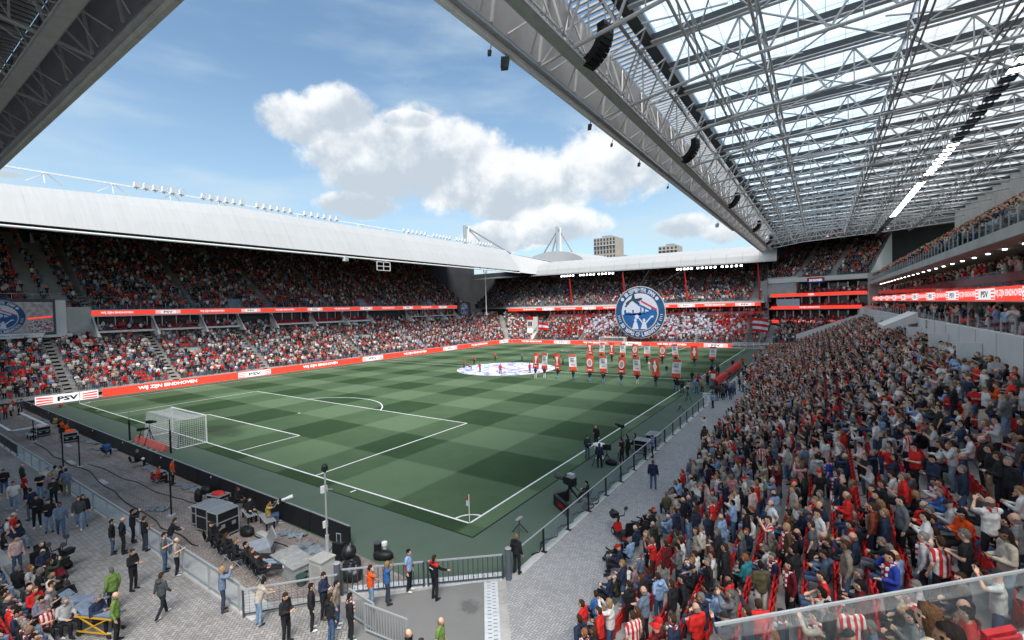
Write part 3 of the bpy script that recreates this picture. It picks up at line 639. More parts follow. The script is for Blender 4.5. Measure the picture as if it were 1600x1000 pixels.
sheet('brick_strip', [(-80, -9.25), (-2.7, -9.25), (-.6, -7.4), (1.5, -5.55), (1.6, -5.25), (-3.3, -5.1), (-80, -4.95)], .004, ground_mat('brick_paving', m_brickstrip))
b = MB()
for k in range(40): b.box((-80+k*1.95, -10.2, -.01), (-80+k*1.95+1.93, -9.28, .012+.004*(k % 3)), CONCL)
tag(struct('gutter_slabs', b), kind='structure')
b = MB()
for k in range(73): b.box((4.56, -2.4+k*1.5, -.02), (4.93, -2.4+k*1.5+1.48, .035), CONCL)
struct('kerb', b)
for x in (-.1,):
    pass
# rectangles and cover plates on the brick strip
b = MB()
for (x, y) in ((-26, -8.3), (-34, -8.2), (-15, -6.9), (-41, -6.9), (-8.2, -6.4)): b.box((x-.75, y-.16, .004), (x+.75, y+.16, .016), CONCL)
struct('cover_plates', b)
# painted lines
def lines():
    mb = MB(); z = .012; w = .06
    def seg(a, c): 
        a = Vector((*a, z)); c = Vector((*c, z)); d = (c-a).normalized(); n = Vector((-d.y, d.x, 0))*w; mb.poly([a-n-d*w, c-n+d*w, c+n+d*w, a+n-d*w], LINE)
    def arc(cx, cy, r, a0, a1, n=40):
        for i in range(n):
            t0 = a0+(a1-a0)*i/n; t1 = a0+(a1-a0)*(i+1)/n
            mb.poly([(cx+(r+q)*math.cos(t), cy+(r+q)*math.sin(t), z) for q, t in ((-w, t0), (w, t0), (w, t1), (-w, t1))], LINE)
    seg((0, 0), (-68, 0)); seg((0, 105), (-68, 105)); seg((0, 0), (0, 105)); seg((-68, 0), (-68, 105)); z += .004; seg((0, 52.5), (-68, 52.5)); z -= .004
    for y0, s in ((0, 1), (105, -1)):
        z = .016
        for hw, dp in ((20.16, 16.5), (9.16, 5.5)):
            seg((-34-hw, y0), (-34-hw, y0+s*dp)); seg((-34+hw, y0), (-34+hw, y0+s*dp)); z += .004; seg((-34-hw, y0+s*dp), (-34+hw, y0+s*dp)); z -= .004
        mb.lathe([(.14, .014), (.14, .018)], LINE, (-34, y0+s*11, 0), 12)
        h = math.acos(5.5/9.15); a = PI/2*s; arc(-34, y0+s*11, 9.15, a-h, a+h, 24)
        for cx in (0, -68):
            base = {(0, 1): PI/2, (-68, 1): 0, (0, -1): PI, (-68, -1): -PI/2}[(cx, s)]; z = .021; arc(cx, y0, 1, base, base+PI/2, 10)
        for dx in (-9.15, -58.85): z = .012; seg((dx, y0-s*.25), (dx, y0-s*.55))
    arc(-34, 52.5, 9.15, 0, 2*PI, 64)
    struct('pitch_markings', mb)
lines()
b = MB()       # lip of the natural pitch towards the artificial turf
for a, c in (((1.1, -1.1), (1.1, 106.1)), ((-69.2, -1.1), (1.1, -1.1))): b.beam((*a, -.035), (*c, -.035), .09, mat('turf_edge', (.02, .03, .02), .9), h=.1)
struct('turf_edge', b)
# ------------------------------------------------------------ tiers
def lerp(a, c, t): return a+(c-a)*t
def tier(name, parent, path, out, n, d, h, z0, closed_end=True, base=None):
    """stepped seating: path = polyline of the front edge with its outward normals (mitred); one mesh of steps"""
    mb = MB(); m = CONC
    for i in range(n):
        for (p, q), (np_, nq) in zip(zip(path, path[1:]), zip(out, out[1:])):
            p0 = (p[0]+np_[0]*d*i, p[1]+np_[1]*d*i); q0 = (q[0]+nq[0]*d*i, q[1]+nq[1]*d*i); p1 = (p[0]+np_[0]*d*(i+1), p[1]+np_[1]*d*(i+1)); q1 = (q[0]+nq[0]*d*(i+1), q[1]+nq[1]*d*(i+1))
            z = z0+h*i; zb = z-h if i else (z0-.5 if base is None else base)
            mb.poly([(*p0, zb), (*q0, zb), (*q0, z), (*p0, z)], m); mb.poly([(*p0, z), (*q0, z), (*q1, z), (*p1, z)], m)
    e = n*d; zt = z0+h*(n-1)
    for (p, np_), sgn in (((path[0], out[0]), 1), ((path[-1], out[-1]), -1)):      # end faces
        pts = [(p[0], p[1], z0-.5 if base is None else base)]
        for i in range(n): pts += [(p[0]+np_[0]*d*i, p[1]+np_[1]*d*i, z0+h*i), (p[0]+np_[0]*d*(i+1), p[1]+np_[1]*d*(i+1), z0+h*i)]
        pts.append((p[0]+np_[0]*e, p[1]+np_[1]*e, z0-.5 if base is None else base)); mb.poly(pts, WALLW)
    return part(name, mb, parent)
STEP = mat('step_concrete', (.24, .235, .225), .9, 0, .2, .8)
def aisle(parent, p, nrm, n, d, h, z0, w=.85, name='stair_flight', lo=0):
    t = (-nrm[1], nrm[0]); mb = MB()
    for i in range(lo, n):
        for k in (0, 1):
            o0 = d*(i+k*.5); z = z0+h*i+(h*.5 if k else 0)+.012
            A = [(p[0]+nrm[0]*o0+t[0]*s*w/2, p[1]+nrm[1]*o0+t[1]*s*w/2) for s in (-1, 1)]; o1 = o0+d*.5
            B = [(p[0]+nrm[0]*o1+t[0]*s*w/2, p[1]+nrm[1]*o1+t[1]*s*w/2) for s in (1, -1)]
            mb.poly([(*A[0], z), (*A[1], z), (*B[0], z), (*B[1], z)], STEP); zz = z-(h*.5)
            mb.poly([(*A[0], zz), (*A[1], zz), (*A[1], z), (*A[0], z)], CONC)
            if k:
                for s in (0, 1): mb.poly([(*A[s], z-h), (*B[1-s], z-h), (*B[1-s], z), (*A[s], z)], CONCL)
    return part(name, mb, parent)
def fill(p, q, nrm, n, d, h, z0, aisles, occ, seatp=True, gap=.52, lo=0, w=None, seatc=(.6, .03, .03), clump=0., sitp=.35, skip=None, face=0., cl_seed=0.):
    """people and empty seats on straight rows p->q; aisles = distances along"""
    L = math.hypot(q[0]-p[0], q[1]-p[1]); t = ((q[0]-p[0])/L, (q[1]-p[1])/L); hd = math.atan2(-nrm[1], -nrm[0])
    for i in range(lo, n):
        k = 0; ox = rnd.random()*.1
        while True:
            s = .3+ox+k*gap; k += 1
            if s > L-.3: break
            if any(abs(s-a) < .75 for a in aisles): continue
            x = p[0]+t[0]*s+nrm[0]*d*(i+.5); y = p[1]+t[1]*s+nrm[1]*d*(i+.5); z = z0+h*i
            if skip and skip(x, y, z, i): continue
            oc = occ
            if clump:
                v = math.sin(s*.31+i*.7+cl_seed)*math.sin(s*.13-i*.41+cl_seed*2)+.6*math.sin(s*.9+i*1.9); oc = occ+clump*v
            if rnd.random() < oc:
                sit = rnd.random() < sitp
                CROWD.add(x+rnd.uniform(-.08, .08)-(nrm[0]*.12 if not sit else -nrm[0]*.05), y+rnd.uniform(-.1, .1)-(nrm[1]*.12 if not sit else -nrm[1]*.05), z, hd+face+rnd.gauss(0, .3), sit, w)
            elif seatp: seat(x+nrm[0]*.2, y+nrm[1]*.2, z, hd, seatc)
def led_board(label, p, q, z0, z1, cat='LED board', text='WIJ ZIJN EINDHOVEN', group=None, parent=None, every=21., badge=8.5, start=10., thick=.18, th=None, panel=4.8, txtw=.85, msgs=None):
    """red board between two points seen from its left-hand side... normal = dir x up"""
    P = Vector((*p, 0)); Q = Vector((*q, 0)); D = (Q-P); L = D.length; D.normalize(); Nn = D.cross(Vector((0, 0, 1))); H = z1-z0
    root = thing('led_board', label, cat, (P.x, P.y, z0), 0, group) if parent is None else link('led_board', MB().mesh('e') if False else None, parent)
    off = Vector((P.x, P.y, z0)) if parent is None else Vector((0, 0, 0))
    n = max(1, int(L/panel)); w = L/n
    for k in range(n):
        b = MB(); a = P+D*(w*k+.008)-off; c = P+D*(w*(k+1)-.008)-off; f = Nn*(.012*(k % 2)); zz = z0 if parent is not None else 0; z_ = zz if parent is None else z0
        base = Vector((0, 0, 0 if parent is None else z0)); a.z = c.z = 0
        V = [a+f, c+f, c-Nn*thick, a-Nn*thick]; V = [v+base for v in V]; V += [v+Vector((0, 0, H)) for v in V]; b.hexa(V, LED); part('board_panel', b, root)
    s = start; k = 0
    while s+6 < L:
        M = frame(P+D*s+Nn*.03+Vector((0, 0, z0+H*.5))-off, D); T = MB(); tt = msgs[k % len(msgs)] if msgs else text
        add_text(T, tt, LEDW, M, H*.6, None if not th else th, .035); part('lettering', T, root)
        if badge and s+badge+2 < L:
            B = MB(); M = frame(P+D*(s+every/2)+Nn*.026+Vector((0, 0, z0+H*.5))-off, D); bw = H*2.6
            B.raw([(-bw, -H*.42, 0), (bw, -H*.42, 0), (bw, H*.42, 0), (-bw, H*.42, 0)], [(0, 1, 2, 3)], LEDW, M)
            for sx in (-1, 1):
                for j in range(3): B.raw([(sx*bw*.98, -H*.36+j*H*.26, .004), (sx*bw*.62, -H*.36+j*H*.26, .004), (sx*bw*.62, -H*.24+j*H*.26, .004), (sx*bw*.98, -H*.24+j*H*.26, .004)], [(0, 1, 2, 3) if sx < 0 else (3, 2, 1, 0)], LED, M)
            add_text(B, 'PSV', LEDK, M @ Matrix.Translation((0, 0, .01)) @ Matrix.Shear('XY', 4, (0.0, .0)), H*.5, H*1.9, .03); part('badge', B, root)
        s += every; k += 1
    return root
def glass_rail(parent, p, q, z, h=1.0, step=1.6, m=GLASS, postm=STEEL, objs=True):
    P = Vector((*p, z)); Q = Vector((*q, z)); L = (Q-P).length; n = max(1, round(L/step)); D = (Q-P)/n
    if objs:
        for k in range(n+1): ubeam('post', P+D*k, P+D*k+Vector((0, 0, h)), .06, postm, parent)
        for k in range(n):
            b = MB(); a = P+D*(k+.04); c = P+D*(k+.96); nn = D.normalized().cross(Vector((0, 0, 1)))*.012
            V = [a+nn, c+nn, c-nn, a-nn]; V += [v+Vector((0, 0, h*.93)) for v in V]; b.hexa(V, m); part('glass_panel', b, parent)
        ubeam('handrail', P+Vector((0, 0, h)), Q+Vector((0, 0, h)), .05, postm, parent)
    else:
        b = MB()
        for k in range(n+1): b.beam(P+D*k, P+D*k+Vector((0, 0, h)), .06, postm)
        tag(part('rail_posts', b, parent), kind='stuff'); b = MB()
        for k in range(n):
            a = P+D*(k+.04); c = P+D*(k+.96); nn = D.normalized().cross(Vector((0, 0, 1)))*.012
            V = [a+nn, c+nn, c-nn, a-nn]; V += [v+Vector((0, 0, h*.93)) for v in V]; b.hexa(V, m)
        tag(part('glass_panels', b, parent), kind='stuff')
# ---- left stand ---------------------------------------------------------
LD, LH = .8, .52
west = thing('grandstand', 'long two-tier grandstand along the far left touchline under a white roof', 'grandstand', (0, 0, 0))
arc_n = 8; pathL = [(-74, -12), (-74, 102)]; outL = [(-1, 0), (-1, 0)]
for i in range(1, arc_n): a = PI-PI/2*i/arc_n; pathL.append((-66+8*math.cos(a), 102+8*math.sin(a))); outL.append((math.cos(a), math.sin(a)))
pathF = [(-66, 110), (2.5, 110)]; outF = [(0, 1), (0, 1)]
tier('lower_tier', west, pathL+[(-66, 110)], outL+[(0, 1)], 16, LD, LH, 1.0)
ends = thing('grandstand', 'far end grandstand with red raking posts, hung round banner and waving flags', 'grandstand', (0, 0, 0))
tier('lower_tier', ends, pathF, outF, 15, LD, .5, 1.0)
lowA = [12.3, 25.4, 40.3, 62.7, 84]      # distances from y=-12
for a in lowA: aisle(west, (-74, -12+a), (-1, 0), 16, LD, LH, 1.0)
for a in (3, 20, 37, 54, 66): aisle(ends, (-66+a, 110), (0, 1), 15, LD, .5, 1.0)
aisle(west, (-66+8*math.cos(R(135)), 102+8*math.sin(R(135))), (math.cos(R(135)), math.sin(R(135))), 16, LD, LH, 1.0)
def skipL(x, y, z, i):
    if i >= 13 and (6 < y < 29 or 36 < y < 62): return True        # recessed boxes
    return 16 < y < 19.6 and 7 <= i <= 8 or 55 < y < 58 and 7 <= i <= 8 or 84 < y < 87 and 7 <= i <= 8
fill((-74, -12), (-74, 102), (-1, 0), 16, LD, LH, 1.0, lowA, .78, clump=.2, skip=skipL, cl_seed=1.)
for i in range(16):
    r = 8+LD*(i+.5); n = int(r*PI/2/.52)
    for k in range(1, n):
        a = PI-PI/2*k/n
        if abs(a-R(135))*r < .8: continue
        x, y, z = -66+r*math.cos(a), 102+r*math.sin(a), 1.0+LH*i
        if rnd.random() < .9: CROWD.add(x, y, z, a+PI+rnd.gauss(0, .3), rnd.random() < .2)
        else: seat(x, y, z, a+PI)
# vomitories of the lower tier
for y in (17.8, 56.5, 85.5):
    b = MB(); b.box((-81.2, y-1.7, 4.2), (-79.6, y+1.7, 5.5), CONCL); b.box((-79.58, y-1.4, 4.3), (-79.4, y+1.4, 5.15), WALLW); part('vomitory', b, west)
# boxes between the tiers
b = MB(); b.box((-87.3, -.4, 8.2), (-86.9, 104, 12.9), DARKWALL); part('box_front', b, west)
b = MB(); b.box((-87.6, 3.2, 11.75), (-85.7, 104, 12.9), WALLW); part('balcony_edge', b, west)
for y0, y1 in ((6, 29), (36, 62), (76, 97)):
    b = MB(); b.box((-86.9, y0, 9.0 if y0 < 70 else 9.6), (-84.1, y1, 9.35 if y0 < 70 else 9.8), WALLW); part('terrace_edge', b, west)
    for k in range(int((y1-y0)/2.3)):
        yy = y0+1+k*2.3; ubeam('mullion', (-86.85, yy, 9.3), (-86.85, yy, 11.75), .12, WALLW, west)
        b = MB(); b.box((-86.88, yy+.1, 9.4), (-86.84, yy+2.15, 11.4), GLASSD); part('window', b, west)
    for yy in (y0, y0+(y1-y0)*.36, y0+(y1-y0)*.7, y1):          # raking white fins
        b = MB(); b.hexa([(-86, yy-.2, 11.8), (-86, yy+.2, 11.8), (-85.3, yy+.2, 11.8), (-85.3, yy-.2, 11.8), (-83.6, yy-.2, 8.6), (-83.6, yy+.2, 8.6), (-82.9, yy+.2, 8.6), (-82.9, yy-.2, 8.6)][:4][::-1]+[(-86.1, yy-.2, 8.4), (-86.1, yy+.2, 8.4), (-82.4, yy+.2, 8.4), (-82.4, yy-.2, 8.4)], WALLW); part('fin', b, west)
    for i in range(2): 
        for k in range(int((y1-y0)/.55)):
            yy = y0+.4+k*.55
            if rnd.random() < (.55 if y0 < 30 else .15): CROWD.add(-86.2+.9*i, yy, 9.35-.45*i, rnd.gauss(0, .4), rnd.random() < .5)
            else: seat(-86.3+.9*i, yy, 9.35-.45*i, 0, (.42, .02, .03))
led_board('red LED ribbon with white slogans on the balcony of the long left grandstand', (-85.6, 4.3), (-85.6, 102.5), 12.0, 12.75, 'LED board', every=15, start=5, badge=4)
UL, UH, UN = .8, .56, 28
tier('upper_tier', west, [(-86.4, 3.2), (-86.4, 104)], [(-1, 0)]*2, UN, UL, UH, 12.9, base=12.4)
upA = [2.5, 18., 33., 47.5, 64, 82]
for a in upA: aisle(west, (-86.4, 3.2+a), (-1, 0), UN, UL, UH, 12.9)
fill((-86.4, 3.2), (-86.4, 104), (-1, 0), UN, UL, UH, 12.9, upA, .76, clump=.24, cl_seed=3., w=[26, 18, 10, 10, 10, 6, 6, 5, 4, 3, 3, 2, 3, 2, 2, 2, .6, 2], skip=lambda x, y, z, i: i < 3 and (abs(y-29.5) < 1.6 or abs(y-62) < 1.6 or abs(y-88) < 1.6))
for y in (29.5, 62, 88):
    b = MB(); b.box((-88.6, y-1.6, 12.9), (-86.5, y+1.6, 13.0), CONC); b.box((-88.9, y-1.6, 12.9), (-88.6, y+1.6, 14.9), mat('pale_blue_wall', (.2, .3, .42))); part('vomitory', b, west)
glass_rail(west, (-86.3, 3.4), (-86.3, 103.8), 12.9, 1.0, 1.9, objs=False)
b = MB(); b.box((-109.6, -14, 8), (-109.2, 138, 32), DARKWALL); part('back_wall', b, west)
# near-left corner: screen, wall, raised tier with its own glass front
b = MB(); b.box((-86.9, -14, 8.7), (-84.3, 3.15, 9.2), WALLW); b.box((-86.9, -14, 9.2), (-84.6, 2.6, 14.5), WALLW); b.box((-86.9, 2.6, 8.5), (-85.2, 5.8, 13.4), CONCL); part('corner_wall', b, west)
tier('corner_tier', west, [(-85.6, -14), (-85.6, 1.2)], [(-1, 0)]*2, 24, .85, .56, 14.5, base=14)
fill((-85.6, -14), (-85.6, 1.2), (-1, 0), 24, .85, .56, 14.5, [13.5], .8, clump=.2, w=[30, 18, 10, 8, 9, 5, 5, 4, 4, 3, 3, 2, 3, 2, 2, 2, .6, 2])
glass_rail(west, (-85.5, -14), (-85.5, 1.2), 14.5, 1.0, 2.2)
aisle(west, (-86.4, 2.6), (-1, 0), 22, .8, .56, 13.5, 2.2)
# ---- far end stand -------------------------------------------------------
SK2 = lambda x, y, z, i: False
fill((-66, 110), (2.5, 110), (0, 1), 15, LD, .5, 1.0, [3, 20, 37, 54, 66], .97, sitp=.05, w=[26, 18, 9, 10, 12, 8, 7, 6, 4, 3, 3, 2, 3, 2, 2, 2, .6, 2])
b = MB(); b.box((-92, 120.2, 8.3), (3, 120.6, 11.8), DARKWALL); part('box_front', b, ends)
b = MB(); b.box((-79, 117.9, 11.1), (3, 121, 11.7), WALLW); part('balcony_edge', b, ends)
for k in range(22): ubeam('mullion', (-62+k*3., 120.1, 8.4), (-62+k*3., 120.1, 11.2), .22, WALLW, ends)
b = MB(); b.box((-62, 119.2, 8.0), (3, 119.35, 8.9), mat('red_white_board', (.5, .2, .2))); part('ledge_board', b, ends)
for k in range(110):
    if rnd.random() < .7: CROWD.add(-62+k*.6, 119.7, 8.2, -PI/2, False)
led_board('red LED ribbon with white slogans on the balcony of the far end grandstand', (-78, 117.8), (2.2, 117.8), 10.35, 11.25, 'LED board', every=15, start=9, badge=4)
tier('upper_tier', ends, [(-94, 118.4), (2.6, 118.4)], [(0, 1)]*2, 21, .8, .54, 11.8, base=11.3)
fa = [20.8, 29.5, 33.3, 44, 62, 80, 95]
for a in fa[:-1]: aisle(ends, (-94+a, 118.4), (0, 1), 21, .8, .54, 11.8, 1.5)
WD = [28, 20, 10, 8, 9, 5, 5, 4, 4, 3, 3, 2, 3, 2, 2, 2, .6, 2]
fill((-94, 118.4), (-52, 118.4), (0, 1), 21, .8, .54, 11.8, fa[:3], .66, clump=.15, seatc=(.13, .15, .15), w=WD)
fill((-52, 118.4), (2.6, 118.4), (0, 1), 21, .8, .54, 11.8, [2, 20, 38, 53], .86, clump=.14, w=WD)
b = MB(); b.box((-140, 135.3, 6), (4, 135.7, 26.2), DARKWALL); part('back_wall', b, ends)
b = MB(); b.hexa([(-87, 104, 8.5), (-86, 104.6, 8.5), (-103, 106, 8.5), (-103, 104, 8.5), (-87, 104, 12.4), (-86, 104.6, 12.0), (-103, 106, 22), (-103, 104, 22)], CONCL); b.box((-87, 103.9, 8.2), (-85.6, 104.3, 13.6), WALLW); part('corner_wall', b, west)
for k in range(14):      # raking outer stair at the corner
    b = MB(); b.box((-86.5-k*1.2, 106.5, 8.6+k*.8), (-85.3-k*1.2, 109.5, 8.75+k*.8), CONCL); part('stair_landing', b, west)
# corner gate cabin of the far left corner
g = thing('gate_tower', 'white stepped gate tower cut into the crowd at the far left corner', 'gate tower', (-65.3, 112, 0))
b = MB(); b.box((-1.2, 0, 3.), (1.2, 3, 8.3), WALLW); b.hexa([(-.2, -1.8, .6), (2.2, -1.8, .6), (2.2, 2.5, .6), (-.2, 2.5, .6), (-1.2, 0, 4.6), (.8, 0, 4.6), (.8, 2.5, 4.6), (-1.2, 2.5, 4.6)], WALLW); part('tower_wall', b, g)
b = MB(); b.box((-1.25, -.03, 7.4), (1.25, 0, 8.4), RED); part('red_sign', b, g)
for sx in (-.7, .1): b = MB(); b.box((sx, -.03, 5.3), (sx+.6, 0, 6.8), GLASSD); part('window', b, g)
# ---- right far corner block ----------------------------------------------
cb = thing('corner_stand', 'corner block with three red balcony bands and a dark upper tier at far right', 'grandstand', (0, 0, 0))
A0 = Vector((4.2, 121, 0)); A1 = Vector((24.6, 113.5, 0)); AD = (A1-A0).normalized(); AN = Vector((AD.y, -AD.x, 0)); AL = (A1-A0).length
def cbox(name, s0, s1, d0, d1, z0, z1, m, parent=cb):
    b = MB(); V = [A0+AD*s+AN*d for s, d in ((s0, d0), (s1, d0), (s1, d1), (s0, d1))]; V = [Vector((v.x, v.y, z0)) for v in V]+[Vector((v.x, v.y, z1)) for v in V]; b.hexa(V, m); return part(name, b, parent)
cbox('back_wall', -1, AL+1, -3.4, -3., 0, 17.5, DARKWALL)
for z0, lab in ((5.75, 0), (9.3, 1), (12.5, 2), (16.2, 3)):
    cbox('floor_slab', -.2, AL+.4, -3., .3 if lab < 3 else .6, z0-.1, z0+.35 if lab < 3 else 17.2, WALLW)
    if lab < 3:
        w1 = {0: AL-4, 1: AL-1.5, 2: AL-.5}[lab]
        p = A0+AN*.35+AD*.3; q = A0+AN*.35+AD*w1
        led_board(('lowest', 'middle brightest', 'top')[lab]+' red balcony band on the far right corner block', (p.x, p.y), (q.x, q.y), z0+.0, z0+.78, 'balcony band', start=w1*.45, every=60, badge=0, text=('DE LOUNGE', 'WIJ ZIJN EINDHOVEN', 'ASML')[lab])
        for k in range(11): cbox('pillar', 1+k*2, 1.25+k*2, -1.3, -1.05, z0+.9, z0+3.1, WALLW)
        for k in range(10):
            if k % 3 != 2: cbox('window', 1.35+k*2, 2.9+k*2, -1.35, -1.3, z0+.9, z0+2.9, GLASSD)
        for i in range(2):
            for k in range(int(w1/.55)):
                P = A0+AD*(.6+k*.55)+AN*(-.4-.7*i); z = z0+.35+.3*i
                if rnd.random() < (.5, .35, .9)[lab]: CROWD.add(P.x, P.y, z, math.atan2(AN.y, AN.x), rnd.random() < .5, WD)
                else: seat(P.x, P.y, z, math.atan2(AN.y, AN.x), (.28, .012, .02))
cbox('screen_box', -.6, 6.4, -2.5, .2, 12.9, 17.6, CONCL); cbox('control_window', .6, 6.0, .2, .24, 15.2, 16.6, mat('bright_glass', (.45, .5, .55), .2)); cbox('wall', -2.3, -.6, -2, .4, 11.2, 16.9, CONCL)
cbox('white_screen', 1.8, 7.2, .2, .26, 9.9, 11.9, mat('pale_screen', (.42, .48, .58), .5))
cbox('patterned_wall', -1.9, -.6, -.5, .35, 5.5, 11.1, mat('pink_pattern', (.45, .36, .4), .7, 0, .7, 2.2))
b = MB(); cbn = thing('cloth_banner', 'red and blue cloth banner hung from the upper ledge of the corner block', 'banner', tuple(A0+AD*11+AN*.65+Vector((0, 0, 16.2))))
M = frame((0, 0, 0), AD); b.raw([(-1.9, 0, .02), (1.9, 0, .02), (1.9, .75, .02), (-1.9, .75, .02), (-1.9, -.55, .02), (1.9, -.55, .02), (-1.9, 0, -.02), (1.9, 0, -.02), (1.9, .75, -.02), (-1.9, .75, -.02)], [(0, 1, 2, 3), (3, 2, 8, 9)], RED, M); b.raw([(-1.9, -.55, .02), (1.9, -.55, .02), (1.9, 0, .02), (-1.9, 0, .02)], [(0, 1, 2, 3)], mat('blue_paint', (.02, .05, .3)), M); part('cloth', b, cbn)
b = MB(); add_text(b, 'DE KRONEN', LEDW, M @ Matrix.Translation((0, .1, .05)), .6, 2.8); part('lettering', b, cbn)
UPp = [tuple((A0+AN*.1-AD*1.5)[:2]), tuple((A1+AN*.1)[:2])]; tier('upper_tier', cb, UPp, [tuple(-AN[:2] if False else (-AN.x, -AN.y))]*2, 22, .8, .55, 17.2, base=16.8)
fill(UPp[0], UPp[1], (-AN.x, -AN.y), 22, .8, .55, 17.2, [8, 16], .85, w=[40, 22, 8, 4, 9, 2, 5, 2, 3, 1, 3, 2, 3, 1, 1, 1, .6, 2])
aisle(cb, (A0+AD*15)[:2], (-AN.x, -AN.y), 22, .8, .55, 17.2)
# lower rows of the corner and the white raking parapet
tier('lower_tier', cb, [(3.2, 111), (19, 107)], [(.1, .99)]*2, 11, .8, .42, 1.0)
fill((3.2, 111), (18.5, 107), (.1, .99), 11, .8, .42, 1.0, [1.5], .93, w=WD)
b = MB(); b.hexa([(10.5, 106.3, .5), (23.5, 106.3, .5), (23.5, 106.8, .5), (10.5, 106.8, .5), (10.5, 106.3, 3.6), (23.5, 106.3, 8.6), (23.5, 106.8, 8.6), (10.5, 106.8, 3.6)], WALLW); part('raking_wall', b, cb)
b = MB(); b.box((24.2, 111, 5), (30, 114, 17.2), CONCL); b.box((22.5, 108.5, 5.5), (25, 112, 9.4), WALLW); part('stair_core', b, cb)
b = MB(); b.hexa([(3.2, 117.5, 25.6), (45, 117.5, 27.6), (45, 142, 30), (3.2, 142, 28), (3.2, 117.5, 26), (45, 117.5, 28), (45, 142, 30.4), (3.2, 142, 28.4)], DARKWALL); part('roof_deck', b, cb)
b = MB(); b.box((20, 128, 0), (45, 140, 32), DARKWALL); b.box((3, 133, 0), (25, 134, 32), DARKWALL); part('back_wall', b, cb)
# ---- right stand ----------------------------------------------------------
RD, RH, RN, RZ, RX = .74, .34, 19, .25, 9.13
east = thing('grandstand', 'right-hand main grandstand with packed lower tier, white boxes and cantilever balcony', 'grandstand', (0, 0, 0))
tier('lower_tier', east, [(RX, -12), (RX, 106.2)], [(1, 0)]*2, RN, RD, RH, RZ, base=-.1)
eA = [22, 40, 58, 76, 94]      # aisle distances from y=-12
for a in eA: aisle(east, (RX, -12+a), (1, 0), RN, RD, RH, RZ, 1.2)
XW = RX+RN*RD
b = MB(); b.box((XW, -8, 3), (XW+.35, 110, 9.35), WALLW); part('back_wall', b, east)
b = MB()
for k in range(28): b.box((XW-.012, -4+k*4, 6.3), (XW, -3.96+k*4, 9.3), GREY)
tag(part('wall_joints', b, east), kind='stuff')
for y in (18.5, 27, 38, 52, 70):     # white door leaves standing out of the wall, dark openings beside them
    b = MB(); b.box((XW-1.1, y, 5.8), (XW-.03, y+.14, 8.6), WALLW); part('wing_wall', b, east)
    b = MB(); b.box((XW-.04, y+.3, 6.2), (XW-.015, y+2.2, 8.3), DARKWALL); part('doorway', b, east)
b = MB(); b.hexa([(XW-2.6, 40, 8.3), (XW, 40, 8.9), (XW, 46, 8.9), (XW-2.6, 46, 8.3), (XW-2.6, 40, 8.6), (XW, 40, 9.9), (XW, 46, 9.9), (XW-2.6, 46, 8.6)], WALLW); part('canopy', b, east)
b = MB(); add_text(b, '2', BLACK, frame((XW-.02, 36.4, 9.0), (0, 1, 0), (0, 0, 1)) if False else frame((XW-.03, 35.5, 9.0), (0, -1, 0)), .75, .5); part('lettering', b, east)
b = MB(); b.box((XW-.06, 46, 6.8), (XW-.02, 49, 8.2), mat('blue_white_sign', (.35, .42, .55), .5, 0, .4, 2)); part('sign_board', b, east)
b = MB(); b.box((XW+.35, -8, 8.6), (34, 110, 8.9), CONC); part('terrace_floor', b, east)
glass_rail(east, (XW+.15, -6), (XW+.15, 108), 9.35, .75, 2.2, objs=False)
for k in range(12): b = MB(); b.box((27.2, 6+k*9, 8.9), (28.6, 7.2+k*9, 11), WALLW); part('pier', b, east)
b = MB(); b.box((30.5, -8, 8.9), (30.9, 110, 14.5), DARKWALL); part('inner_wall', b, east)
rr = random.Random(4)
for k in range(95):
    y = -2+k*1.15
    for xx in (24.2, 25.4, 26.6):
        if rr.random() < .62: CROWD.add(xx+rr.random()*.5, y+rr.random(), 8.9, PI+rr.gauss(0, .8), rr.random() < .25)
        elif rr.random() < .6: seat(xx, y, 8.9, PI, (.6, .6, .6))
b = MB(); b.box((24.9, -8, 10.9), (34, 110.5, 11.25), WALLW); part('middle_floor', b, east)
led_board('bright red LED ribbon with white slogans along the right-hand balcony', (24.8, 110.5), (24.8, -6), 10.98, 11.86, 'LED board', every=9.5, start=4, badge=4)
b = MB(); b.box((25.05, -8, 11.9), (25.1, 110, 12.9), GLASS); part('glass_front', b, east)
b = MB(); b.box((25.3, 0, 12.2), (25.36, 80, 12.75), mat('dark_red_glass', (.2, .01, .015), .3)); part('red_ribbon_panel', b, east)
tier('middle_tier', east, [(25.4, -8), (25.4, 110)], [(1, 0)]*2, 6, .8, .3, 11.9, base=11.2)
fill((25.4, -6), (25.4, 108), (1, 0), 6, .8, .3, 11.9, [30, 60, 90], .72, w=WD, seatc=(.25, .01, .015), sitp=.4)
b = MB(); b.hexa([(24.3, -10, 14.55), (40, -10, 13.9), (40, 111, 13.9), (24.3, 111, 14.55), (24.3, -10, 15.2), (40, -10, 15.0), (40, 111, 15.0), (24.3, 111, 15.2)], CONCL); part('balcony_slab', b, east)
for k in range(30): b = MB(); b.lathe([(.12, 0), (.12, .06)], LAMP, (25.9, -4+k*3.8, 14.41), 8); part('downlight', b, east)
tier('upper_tier', east, [(24.7, -10), (24.7, 110.5)], [(1, 0)]*2, 17, .8, .5, 15.2, base=15.0)
uA = [31, 52, 73, 94]
for a in uA: aisle(east, (24.7, -10+a), (1, 0), 17, .8, .5, 15.2)
fill((24.7, -8), (24.7, 110), (1, 0), 17, .8, .5, 15.2, [a-2 for a in uA], .95, w=WD)
glass_rail(east, (24.5, -6), (24.5, 110), 15.2, .95, 1.5, objs=False)
